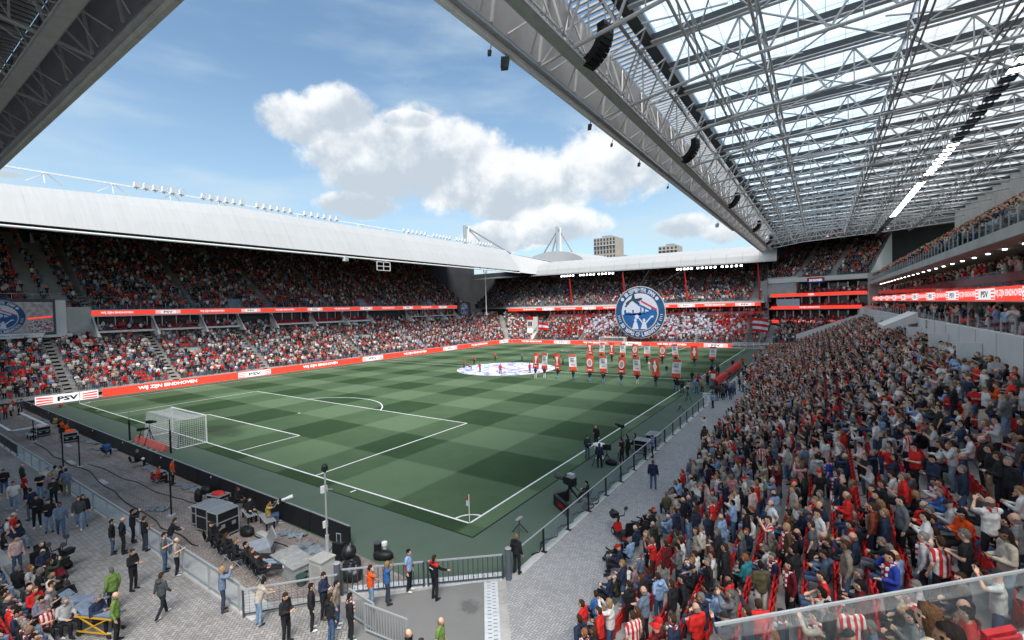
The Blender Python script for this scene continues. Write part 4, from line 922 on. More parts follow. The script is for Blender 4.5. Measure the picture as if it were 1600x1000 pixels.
b = MB(); b.hexa([(24.4, 110.6, 14.6), (40, 110.6, 14.6), (40, 111.2, 14.6), (24.4, 111.2, 14.6), (24.4, 110.6, 16.2), (40, 110.6, 26), (40, 111.2, 26), (24.4, 111.2, 16.2)], CONCL); part('raking_wall', b, east)
b = MB(); b.box((38.4, -14, 8), (38.8, 112, 30), CONCL); part('rear_wall', b, east)
# our own corner tier behind the glass
own = thing('corner_terrace', 'near corner terrace with glass parapet on a white coping', 'terrace', (0, 0, 0))
cd = Vector((.707, .707, 0)); cn = Vector((.707, -.707, 0)); C0 = Vector((14.25, -12.05, 0)); C1 = Vector((24, -2.4, 0))
b = MB()
def strip(b, d0, d1, z0, z1, m, s0=0., s1=14.):
    V = [C0+cd*s+cn*d for s, d in ((s0, d0), (s1, d0), (s1, d1), (s0, d1))]; b.hexa([Vector((v.x, v.y, z0)) for v in V]+[Vector((v.x, v.y, z1)) for v in V], m)
strip(b, 0, .3, -.2, 5.8, CONCL); part('parapet_wall', b, own); b = MB(); strip(b, -.05, .34, 5.8, 5.9, WALLW); part('coping', b, own)
b = MB()
for i in range(9): strip(b, .3+.8*i, .3+.8*(i+1), 2, 5.35+.66*i, CONC)
part('steps', b, own)
for s, w in ((0, 3.3), (3.3, 3.0), (6.3, 2.4), (8.7, 2.4), (11.1, 2.4)):
    b = MB(); strip(b, .1, .118, 5.93, 7.03, GLASS, s+.05, s+w-.05); part('glass_panel', b, own)
    p = C0+cd*s+cn*.11; b = MB(); b.beam((p.x, p.y, 5.88), (p.x, p.y, 6.2), .12, ALU); part('clamp_post', b, own)
p = C0+cn*.11; q = C0+cd*14+cn*.11; b = MB(); b.beam((p.x, p.y, 7.05), (q.x, q.y, 7.05), .035, STEEL); part('handrail', b, own)
# near end stand (left bottom of the view)
near = thing('grandstand', 'near end grandstand whose front red seats show at the bottom left', 'grandstand', (0, 0, 0))
tier('lower_tier', near, [(9, -14.9), (-75, -14.9)], [(0, -1)]*2, 10, .8, .36, .35, base=-.1)
b = MB(); b.box((-75, -14.88, -.05), (3, -14.6, .34), CONCL); b.box((-15.5, -14.62, -.02), (-80, -14.0, .16), CONCL); part('front_step', b, near)
# ------------------------------------------------------------ roofs
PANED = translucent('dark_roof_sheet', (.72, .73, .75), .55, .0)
def roof_long(label, O, S, T, L, dark=False, n_obj=22, deep=36):
    """roof seen from below: s along the edge, t outwards from the pitch; O = edge point at s=0"""
    O = Vector(O); S = Vector(S); T = Vector(T); root = thing('stand_roof', label, 'roof', tuple(O))
    def P(s, t, z): return S*s+T*t+Vector((0, 0, z-24))
    W = TRUSS if not dark else GREY  # near roof gets darker material copies, its shade put into their colour
    def hexp(name, s0, s1, tz, m, parent=root):
        b = MB(); V = [P(s, t, z) for s in (s0, s1) for t, z in tz]; n = len(tz)
        F = [tuple(range(n)), tuple(range(2*n-1, n-1, -1))]+[(k, (k+1) % n, n+(k+1) % n, n+k) for k in range(n)]; b.raw(V, F, m); return part(name, b, parent)
    # lip, in short lengths
    n = int(L/2.1)
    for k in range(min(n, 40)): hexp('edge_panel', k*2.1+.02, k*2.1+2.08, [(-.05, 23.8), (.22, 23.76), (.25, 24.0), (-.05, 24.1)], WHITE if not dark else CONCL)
    hexp('edge_gutter', 0, L, [(.0, 24.02), (.5, 24.02), (.5, 24.12), (0, 24.12)], STEEL)
    n = int(L/4.2)
    for k in range(n):
        hexp('fascia_panel', k*4.2+.03, k*4.2+4.17, [(.55, 24.15), (1.15, 28.3), (1.07, 28.32), (.47, 24.17)], mat('grey_panel', (.42, .415, .41), .5, .2, .1, .3) if not dark else SHADE_TINT)
        b = MB(); b.beam(P(k*4.2, .62, 24.2), P(k*4.2, 1.2, 28.2), .12, W); part('rib', b, root)
    # catwalk with brackets
    b = MB()
    for t, z in ((1.9, 24.3), (2.5, 24.3), (1.9, 25.4)): b.beam(P(0, t, z), P(L, t, z), .1, W)
    b.beam(P(0, 2.2, 24.22), P(L, 2.2, 24.22), .55, STEEL, h=.05); cw = part('catwalk', b, root)
    b = MB()
    for k in range(int(L/1.4)):
        s = k*1.4; b.beam(P(s, 1.9, 24.3), P(s, 1.9, 25.4), .05, W); b.beam(P(s+.3, 1.6, 24.75), P(s+.3, 2.6, 24.75), .05, CONCL)
    tag(part('catwalk_posts', b, cw), kind='stuff')
    b = MB(); b.beam(P(0, 2.2, 24.65), P(L, 2.2, 24.65), .12, mat('pipe_cream', (.5, .47, .4)), seg=6); part('pipe', b, root)
    # louvres and dark gutter
    b = MB()
    for k in range(int(L/.55)): b.beam(P(k*.55, 1.2, 28.35), P(k*.55, 3.4, 28.5), .14, W)
    tag(part('louvres', b, root), kind='stuff')
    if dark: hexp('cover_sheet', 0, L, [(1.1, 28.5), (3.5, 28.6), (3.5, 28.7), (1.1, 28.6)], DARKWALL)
    hexp('gutter', 0, L, [(3.4, 28.0), (4.1, 28.0), (4.1, 28.7), (3.4, 28.7)], DARK)
    b = MB(); b.beam(P(0, 3.2, 27.6), P(L, 3.2, 27.6), .22, GREY, seg=8); part('rainwater_pipe', b, root)
    # rafters and panes
    nb = int(L/4.2); pane = MB(); 
    pane.box((0, 0, 0), (4.14, 1.09, .05), PANE); pm_ = pane.mesh('roof_pane'); ps = MB(); ps.box((0, 0, 0), (4.14, 1.5, .06), PANEO if not dark else PANED); po = ps.mesh('roof_sheet')
    X = S; Y = T; Z = X.cross(Y)
    far = MB(); faro = MB(); cnt = 0
    for k in range(nb):
        s = k*4.2; b = MB(); b.beam(P(s, 4.0, 28.15), P(s, deep, 28.55), .26, DARK if not dark else DARKWALL, h=.42); b.beam(P(s, 4, 27.9), P(s, deep, 28.3), .4, W, h=.07); part('rafter', b, root)
        for j in range(12):
            t = 4.2+j*1.12
            if dark: pass
            B = Matrix((X, Y, Z)).transposed().to_4x4(); B.translation = P(s+.03, t, 28.75+.012*j)
            if k < n_obj: link('roof_pane', pm_ if not dark else po, root, M=B)
            else: far.box((0, 0, 0), (4.14, 1.09, .05), PANE if not dark else PANED, B)
        for j in range(12):
            t = 17.75+j*1.53; B = Matrix((X, Y, Z)).transposed().to_4x4(); B.translation = P(s+.03, t, 28.9+.012*j)
            if k < n_obj: link('roof_sheet', po, root, M=B)
            else: faro.box((0, 0, 0), (4.14, 1.5, .06), PANEO if not dark else PANED, B)
    if far.v: tag(part('far_panes', far, root), kind='stuff'); tag(part('far_sheets', faro, root), kind='stuff')
    # cross trusses (along t)
    bot = [(1.9, 24.4), (5.5, 24.9), (9, 25.4), (17, 25.8), (26, 26.2), (deep, 27.0)]
    def zb(t):
        for (a, za), (c, zc) in zip(bot, bot[1:]):
            if t <= c: return lerp(za, zc, (t-a)/(c-a))
        return bot[-1][1]
    for i in range(int(L/8.4)+1):
        s = i*8.4+.3; b = MB()
        for (a, za), (c, zc) in zip(bot, bot[1:]): b.beam(P(s, a, za), P(s, c, zc), .2, W, seg=6)
        b.beam(P(s, 1.2, 27.85), P(s, deep, 28.0), .16, W, seg=6); tr = part('roof_truss', b, root)
        st = MB(); t = 1.9; k = 0; dt = 2.85
        while t < deep-dt:
            for a, c, w in ((P(s, t, zb(t)), P(s, t+dt/2, 27.9), .11), (P(s, t+dt/2, 27.9), P(s, t+dt, zb(t+dt)), .11), (P(s, t+dt/2, 27.9), P(s, t+dt/2, zb(t+dt/2)), .07)):
                if i < 6: ubeam('brace', a, c, w, W, tr)
                else: st.beam(a, c, w, W)
            t += dt; k += 1
        if st.v: tag(part('braces', st, tr), kind='stuff')
        b = MB(); b.beam(P(s, .3, 24.1), P(s, 1.9, 24.4), .12, W); b.beam(P(s, .4, 24.1), P(s, 1.9, 25.4), .09, W); b.beam(P(s, 1.9, 25.4), P(s, 1.15, 28.1), .09, W); part('bracket', b, root)
    # horizontal plan bracing
    b = MB()
    for i in range(int(L/8.4)):
        s = i*8.4+.3
        for t0, t1 in ((6.8, 10.), (10., 17.3), (17.3, 23.3), (23.3, 30)):
            b.beam(P(s, t0, 27.7), P(s+8.4, t1, 27.7), .08, W); b.beam(P(s+8.4, t0, 27.75), P(s, t1, 27.75), .08, W)
            b.beam(P(s+2.1, t0-1.5, zb(t0)+.6), P(s+6.3, t0+1.9, 27.6), .07, W)
    tag(part('plan_bracing', b, root), kind='stuff')
    b = MB()
    for i in range(int(L/4.2)):                    # light front lattice
        s = i*4.2+.3
        b.beam(P(s, 1.9, 24.4), P(s+2.1, 1.2, 28.0), .08, W); b.beam(P(s+2.1, 1.2, 28.0), P(s+4.2, 1.9, 24.4), .08, W); b.beam(P(s, 1.9, 25.4), P(s+2.1, 4.2, 27.9), .08, W); b.beam(P(s+4.2, 1.9, 25.4), P(s+2.1, 4.2, 27.9), .08, W)
        b.beam(P(s+1., .6, 24.3), P(s+2.1, 1.9, 25.4), .07, W); b.beam(P(s+3.1, .6, 24.3), P(s+2.1, 1.9, 25.4), .07, W)
    tag(part('front_lattice', b, root), kind='stuff')
    # long trusses (along s)
    for t, z0 in ((6.8, 25.9), (10., 26.), (17.3, 26.1), (21.3, 26.2), (23.3, 25.95), (29, 26.4)):
        b = MB(); b.beam(P(0, t, z0), P(L, t, z0), .17, GREY if t > 12 else W, seg=6); b.beam(P(0, t+.35, z0), P(L, t+.35, z0), .12, GREY if t > 12 else W, seg=6); b.beam(P(0, t, 27.8), P(L, t, 27.8), .12, W, seg=6); tr = part('long_truss', b, root)
        st = MB(); s = .3
        while s < L-4.2:
            st.beam(P(s, t, z0), P(s+2.1, t, 27.8), .07, W); st.beam(P(s+2.1, t, 27.8), P(s+4.2, t, z0), .07, W); s += 4.2
        tag(part('braces', st, tr), kind='stuff')
    return root, P
eroof, PE = roof_long('steel lattice and glazed roof over the right-hand grandstand', (2.7, -14, 24), (0, 1, 0), (1, 0, 0), 131)
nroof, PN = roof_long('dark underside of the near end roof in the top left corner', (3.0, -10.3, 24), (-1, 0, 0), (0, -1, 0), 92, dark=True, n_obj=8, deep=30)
# unseen back of the near stand, cut short and low to let skylight in
b = MB(); b.box((-75, -46, 0), (0, -45.6, 17), CONC); struct_w = tag(part('rear_wall', b, near))
def ordw(n):
    a = ['', 'first', 'second', 'third', 'fourth', 'fifth', 'sixth', 'seventh', 'eighth', 'ninth', 'tenth', 'eleventh', 'twelfth', 'thirteenth', 'fourteenth', 'fifteenth', 'sixteenth', 'seventeenth', 'eighteenth', 'nineteenth']
    if n < 20: return a[n]
    t = {2: 'twent', 3: 'thirt', 4: 'fort', 5: 'fift'}[n//10]
    return t+'ieth' if n % 10 == 0 else t+'y-'+a[n % 10]
# floodlight row under the right roof
for k in range(58):
    y = 16+k*1.72; on = (y < 26) or (41 < y < 54) or (58 < y < 88)
    if 54 <= y <= 57.5: continue
    t = thing('floodlight', '', 'floodlight', (26, y, 25.8), 0, 'floodlights in a row under the right-hand roof')
    t['label'] = ('lit white' if on else 'unlit dark')+' floodlight, %s from the camera in the row under the right roof' % ordw(k+1)
    t['group'] = 'lit floodlights under the right roof' if on else 'unlit floodlights under the right roof'
    if k == 0:
        b = MB(); b.box((-.42, -.42, -.02), (.42, -.03, .1), BLACK); b.box((-.42, .03, -.02), (.42, .42, .1), BLACK); hm = b.mesh('housing')
        faces = []
        for m in (LAMP, LAMPOFF):
            b = MB(); b.hexa([(-.4, -.4, -.06), (.4, -.4, -.06), (.4, -.06, -.06), (-.4, -.06, -.06), (-.4, -.4, -.03), (.4, -.4, -.03), (.4, -.06, -.03), (-.4, -.06, -.03)], m); b.box((-.4, .06, -.06), (.4, .4, -.03), m); faces.append(b.mesh('lamp_glass'))
    link('housing', hm, t); link('lamp_glass', faces[0 if on else 1], t)
# line-array loudspeakers and small speakers on the right roof edge
for k, (y, s) in enumerate(((4.6, 1.), (25.2, 1.), (50, 1.), (76, 1.), (100, 1.))):
    t = thing('line_array', ('nearest', 'second nearest', 'middle', 'second farthest', 'farthest')[k]+' curved black hanging loudspeaker array along the right-hand roof edge', 'loudspeaker', (6.3, y, 25.7), R(-12), 'curved loudspeaker arrays'); t.scale = (.78, .78, .78)
    for j in range(9):
        a = R(-6+j*10.5); cx, cz = 1.75*(math.cos(a)-1), -1.75*math.sin(a); M = Matrix.Translation((cx, 0, cz)) @ Matrix.Rotation(a, 4, 'Y')
        b = MB(); b.box((-.3, -.55, -.155), (.28, .55, .155), BLACK, M); part('cabinet', b, t)
    b = MB(); b.beam((0, 0, .1), (0, 0, 1.6), .05, STEEL); b.box((-.3, -.3, .1), (.3, .3, .18), DARK); part('rigging', b, t)
for k, (x, y, w) in enumerate(((2.7, .5, .22), (2.6, 10.7, .15), (2.5, 21.1, .13), (2.5, -.5, .10), (2.4, 15.1, .1), (2.3, 30.8, .1), (2.2, 58.7, .25))):
    t = thing('speaker', ('dark box speaker clamped to the right roof edge, nearest and largest', 'box speaker on the right roof edge, second along', 'box speaker on the right roof edge, third along', 'small camera under the right roof edge beside the nearest box speaker', 'small camera on the right roof edge past the second speaker', 'small fitting on the right roof edge near mid-pitch', 'pale square panel hanging from the right roof edge far along')[k], 'speaker' if k < 3 else 'fitting', (x, y, 23.6), R(30))
    b = MB(); b.hexa([(-w, -w, -w*2.2), (w*.6, -w*.8, -w*2.2), (w*.6, w*.8, -w*2.2), (-w, w, -w*2.2), (-w*.8, -w, 0), (w, -w*.8, 0), (w, w*.8, 0), (-w*.8, w, 0)], DARK if k < 6 else STEEL); part('cabinet', b, t)
    b = MB(); b.beam((0, 0, 0), (.1, 0, .3), .06, STEEL); part('bracket', b, t)
# ---- left roof: white folded fascia -----------------------------------------
wr = thing('stand_roof', 'long white fascia roof of the left grandstand', 'roof', (-72, 0, 24))
def m_fascia(N, oc):
    st = N.noise(N.v('MULTIPLY', oc, (.12, 1.6, .12)), 1.2, 5, .6); bg_ = N.noise(oc, .07, 4); f = N.ramp(N.m('ADD', N.m('MULTIPLY', st, .6), N.m('MULTIPLY', bg_, .4)), .32, .68, .93, 1.03)
    return N.v('SCALE', N.comb(.405, .41, .41), scale=f), .5, None
FP = ground_mat('fascia_sheet', m_fascia)
def prof_left(): return [(0, .35), (-1.8, 3.3), (-3.9, 6.2), (-5.9, 8.2), (-9, 8.6)]
n = 34; y0, y1 = -40., 117.
for k in range(n):
    a = y0+(y1-y0)*k/n+.006; c = y0+(y1-y0)*(k+1)/n-.006; b = MB(); pr = prof_left()
    e0 = e1 = 0
    fa, fc = (1-max(0, 25-q_)*.0078 if q_ > -5 else .766 for q_ in (a, c))
    for (x_, z_), (x2, z2) in zip(pr, pr[1:]): b.poly([(x_, a, z_*fa), (x_, c, z_*fc), (x2, c, z2*fc), (x2, a, z2*fa)], FP)
    part('fascia_panel', b, wr)
b = MB(); b.poly([(-.2, y0, .3), (-.2, y1, .3), (-38, y1+3, 7.6), (-38, y0, 7.6)], DARKWALL); b.poly([(-8.9, y0, 6.4), (-8.9, 0, 6.4), (-38, 0, 6.8), (-38, y0, 6.8)], GREY); b.poly([(-8.9, 25, 8.4), (-8.9, y1, 8.4), (-38, y1, 8.2), (-38, 25, 8.2)], GREY); part('roof_deck', b, wr)
b = MB(); b.beam((-.1, y0, -.25), (-.1, y1+.5, -.25), .34, WHITE, seg=8); part('edge_tube', b, wr)
b = MB(); b.beam((-1.7, y0, .55), (-1.7, y1, .55), .22, STEEL, seg=6); b.beam((-.9, y0, .2), (-.9, y1, .2), .25, DARK, h=.1); part('inner_tube', b, wr)
for k in range(38): 
    y = y0+4+k*4.1; b = MB(); b.beam((-.1, y, -.25), (-1.7, y+.9, .5), .16, WHITE, seg=6); part('edge_strut', b, wr)
tt = thing('roof_truss', 'white tubular maintenance truss running along the top of the left roof', 'truss', (-79, 0, 32.9))
b = MB(); b.beam((0, -30, .1), (0, 112, .1), .14, WHITE, seg=6); b.beam((-1.6, -30, .6), (-1.6, 112, .6), .12, WHITE, seg=6); part('chord', b, tt)
for k in range(18):
    y = -24+k*8; b = MB(); b.beam((0, y, .1), (-1, y+2, -1.2), .1, WHITE); b.beam((0, y, .1), (-1, y-2, -1.2), .1, WHITE); b.beam((0, y, .1), (-1.6, y, .6), .08, WHITE); b.beam((-1.6, y, .6), (-1, y, -1.2), .1, WHITE); part('support', b, tt)
gi = 0
for g, (ya, yb) in enumerate(((10.8, 17.3), (20.8, 27.6), (30.7, 37.7), (41, 49), (70, 78.2), (81.6, 88.7), (91.9, 98.6), (102.3, 110.1))):
    for j in range(6):
        y = ya+(yb-ya)*j/5; t = thing('floodlight', '%s white-housed floodlight in the %s cluster from the left on the left roof' % (('leftmost', 'second', 'third', 'fourth', 'fifth', 'rightmost')[j], ('first', 'second', 'third', 'fourth', 'fifth', 'sixth', 'seventh', 'last')[g]), 'floodlight', (-79, y, 32.8), R(25), 'floodlights of roof cluster '+('one', 'two', 'three', 'four', 'five', 'six', 'seven', 'eight')[g])
        if not gi:
            b = MB(); b.hexa([(-.25, -.42, .35), (.2, -.52, .3), (.2, .52, .3), (-.25, .42, .35), (-.15, -.42, 1.1), (.32, -.52, 1.25), (.32, .52, 1.25), (-.15, .42, 1.1)], WHITE); f1 = b.mesh('housing'); b = MB(); b.beam((0, 0, 0), (-.1, 0, .45), .1, DARK); b.box((-.12, -.3, .28), (.0, .3, .34), DARK); f2 = b.mesh('bracket')
            b = MB(); b.hexa([(.225, -.45, .38), (.24, -.45, .38), (.24, .45, .38), (.225, .45, .38), (.33, -.45, 1.18), (.345, -.45, 1.18), (.345, .45, 1.18), (.33, .45, 1.18)], mat('white_lens', (.85, .87, .9), .25)); f3 = b.mesh('lens')
        link('housing', f1, t); link('bracket', f2, t); link('lens', f3, t); gi += 1
for k, (y, z) in enumerate(((45.9, 23.6), (97, 23.5))):
    t = thing('speaker', ('white box speaker under the left roof edge', 'small white box speaker under the left roof edge near its far end')[k], 'speaker', (-72.1, y, z)); b = MB(); b.box((-.4, -.5, -.8), (.4, .5, .3), WHITE); b.hexa([(.4, -.4, -.7), (.5, -.4, -.6), (.5, .4, -.6), (.4, .4, -.7), (.4, -.4, .2), (.5, -.4, .1), (.5, .4, .1), (.4, .4, .2)], STEEL); part('cabinet', b, t)
t = thing('hanging_cage', 'white tubular cage hanging below the left roof edge', 'cage', (-72, 56.5, 22.3)); b = MB()
for y in (-2, 0, 2): b.beam((0, y, -1), (0, y, 1), .12, WHITE); b.beam((0, y, 1), (-1.5, y-1.5, 1.6), .1, WHITE)
for z in (-1, 0, 1): b.beam((0, -2, z), (0, 2, z), .12, WHITE)
part('frame', b, t)
# far end roof
fr_ = thing('stand_roof', 'low white fascia roof of the far end grandstand', 'roof', (-66, 118, 22.6))
n = 18
for k in range(n):
    a = 72.*k/n+.02; c = 72.*(k+1)/n-.02; za, zc = -.6*a/72, -.6*c/72; b = MB()
    for (q, z), (q2, z2) in zip([(0, 0), (.6, 1.6), (2, 3.4), (5, 4.6)], [(.6, 1.6), (2, 3.4), (5, 4.6), (9, 4.8)]): b.poly([(a, q, z+za), (c, q, z+zc), (c, q2, z2+zc), (a, q2, z2+za)], FP)
    part('fascia_panel', b, fr_)
b = MB(); b.poly([(-30, .1, -.1), (72, .1, -.7), (72, 18, 1.4), (-30, 18, 2)], mat('dark_soffit', (.10, .11, .115), .8)); part('soffit', b, fr_)
b = MB(); b.beam((-2, .05, -.2), (72, .05, -.8), .25, STEEL, seg=6); part('edge_tube', b, fr_)
for k in range(24): b = MB(); b.beam((1+k*3, .1, -.2), (1+k*3, 17, 1.2), .14, GREY); part('rafter', b, fr_)
cp = thing('corner_roof', 'white chamfered corner panel joining the left and far end roofs', 'roof', (-70, 118, 23)); b = MB()
b.poly([(-2.2, -1.2, .9), (4.5, .2, -.2), (6.8, 6, 4.2), (-8.2, 1.8, 8.2)], FP); b.poly([(-8.2, 1.8, 8.2), (6.8, 6, 4.4), (4, 30, 5.2), (-34, 30, 8.4)], GREY); b.poly([(-2.2, -1.2, .8), (4.5, .2, -.3), (4, 30, 5.), (-34, 30, 8.)], DARKWALL); part('roof_sheet', b, cp)
t = thing('curved_roof', 'low curved pale roof vault rising behind the far left corner', 'roof', (-72, 140, 24)); b = MB(); V = []
for k in range(13):
    u = -1+k/6; z = 7.2*math.sqrt(max(0, 1-u*u*.96)); V += [(u*15, 0, z+2), (u*17-4, 40, z+4)]
V += [(-15, 0, -3), (15, 0, -3)]
b.raw(V, [(2*k, 2*k+2, 2*k+3, 2*k+1) for k in range(12)]+[tuple([26]+[2*k for k in range(13)]+[27])], FP); part('vault', b, t)
for k, (x0, xx, lab) in enumerate(((-30, -9, 0), (0, 0, 1))): pass
fl = 0
for g, (xa, xb) in enumerate(((-56.3, -52.1), (-49.5, -44.8), (-43.1, -38.4), (-18.9, -15), (-13.3, -8.8), (-7, -2.3))):
    for j in range(5):
        x = xa+(xb-xa)*j/4; t = thing('floodlight', '%s lit floodlight of cluster %s from the left under the far roof' % (('leftmost', 'second', 'middle', 'fourth', 'rightmost')[j], ('one', 'two', 'three', 'four', 'five', 'six')[g]), 'floodlight', (x, 118.2, 22.25-(x+66)*.008), 0, 'lit floodlights under the far roof, cluster '+('one', 'two', 'three', 'four', 'five', 'six')[g])
        if not fl:
            b = MB(); b.hexa([(-.3, 0, -.8), (.3, 0, -.8), (.3, .3, -.75), (-.3, .3, -.75), (-.3, .15, -.25), (.3, .15, -.25), (.3, .4, -.25), (-.3, .4, -.25)], STEEL); f1 = b.mesh('housing'); b = MB(); b.hexa([(-.26, -.03, -.76), (.26, -.03, -.76), (.26, -.01, -.76), (-.26, -.01, -.76), (-.26, .12, -.3), (.26, .12, -.3), (.26, .14, -.3), (-.26, .14, -.3)], LAMP); f2 = b.mesh('lamp_glass'); b = MB(); b.beam((0, .3, -.3), (0, .3, .3), .08, DARK); f3 = b.mesh('bracket')
        link('housing', f1, t); link('lamp_glass', f2, t); link('bracket', f3, t); fl += 1
for k, (x, zt, zb_) in enumerate(((-53.2, 22.8, 12.5), (-34.9, 22.4, 12.5), (-16.5, 22, 12.5), (2.1, 23, 9))):
    t = thing('red_post', ('first', 'second', 'third', 'rightmost')[k]+' red raking post from the left, holding up the far end roof', 'post', (x, 119, zb_), 0, 'red roof posts'); b = MB()
    b.hexa([(-.2, 0, 0), (.2, 0, 0), (.2, .4, 0), (-.2, .4, 0), (-.65, -.6, zt-zb_), (-.45, -.6, zt-zb_), (-.45, -.3, zt-zb_), (-.65, -.3, zt-zb_)], RED); part('shaft', b, t); b = MB(); b.box((-.5, -.1, -.1), (.5, .5, .15), RED); part('foot', b, t)
t = thing('roof_post', 'slim white steel post under the far end of the left roof', 'post', (-78, 104.8, 9.6)); b = MB(); b.beam((0, 0, 0), (0, 0, 14.3), .32, WHITE, seg=8); part('shaft', b, t); b = MB(); b.box((-.4, -.4, -.1), (.4, .4, .15), WHITE); part('base_plate', b, t)
# masts, towers
def mast(label, x, y, z0, zt, cables, w):
    t = thing('cable_mast', label, 'mast', (x, y, z0)); b = MB(); b.beam((-w*.35, 0, 0), (-w*.35, 0, zt-z0), w*.5, STEEL, seg=8); b.beam((w*.4, 0, 0), (w*.4, 0, zt-z0-.6), w*.35, WHITE, seg=8); part('shaft', b, t)
    for (dx, dz, w2) in cables: b = MB(); b.beam((0, 0, zt-z0-1), (dx, 0, dz-z0), w2, DARK if w2 < .3 else GREY); part('stay', b, t)
mast('twin-tube roof mast with stays fanning to the right behind the left roof', -130.7, 160, 26, 53.3, [(26, 37, .7), (13, 40, .45)], 3.4)
mast('twin-tube roof mast with stays spread to both sides behind the corner', -79.3, 160, 26, 46.5, [(-8, 35, .45), (-4, 34, .5), (6.5, 34.5, .45)], 2.2)
def tower(label, x0, x1, y, zt, dep, floors, cols, stepx=None):
    t = thing('apartment_tower', label, 'tower block', ((x0+x1)/2, y, 0)); w = (x1-x0)/2; BE = mat('beige_facade', (.38, .34, .30), .85, 0, .1, .05); b = MB(); b.box((-w, 0, 0), (w, dep, zt), BE)
    if stepx: b.box((w, 1, 0), (w+stepx, dep, zt*.79), BE)
    part('wall', b, t); b = MB(); b.box((-w*.3, 2, zt), (w*.5, dep-2, zt+1.5), GREY); part('roof_plant', b, t)
    fh = zt/floors; cw = 2*w/cols
    for f in range(int(floors*.58), floors):
        top = f >= floors-2
        for c in range(cols):
            x = -w+cw*(c+.22); b = MB(); b.box((x, -.12, fh*(f+.22)), (x+cw*.5, -.05, fh*(f+.95 if f % 4 != 3 else f+.75)), GLASSD); part('window', b, t)
            if not (f % 3): b = MB(); b.box((x-.3, -.9, fh*(f+.05)), (x+cw*.6, -.05, fh*(f+.18)), WALLW); part('balcony', b, t)
        for c in range(3): b = MB(); b.box((-w-.1, 2+c*dep/3, fh*(f+.2)), (-w-.04, 2+c*dep/3+dep/6, fh*(f+.8)), GLASSD); part('window', b, t)
tower('tall beige residential tower with vertical window slots behind the far roof', -124.5, -107.5, 300, 61.5, 16, 20, 7, 3.5)
tower('smaller pale concrete tower top right of the tall one above the far roof', -77, -64, 300, 51, 12, 16, 5)
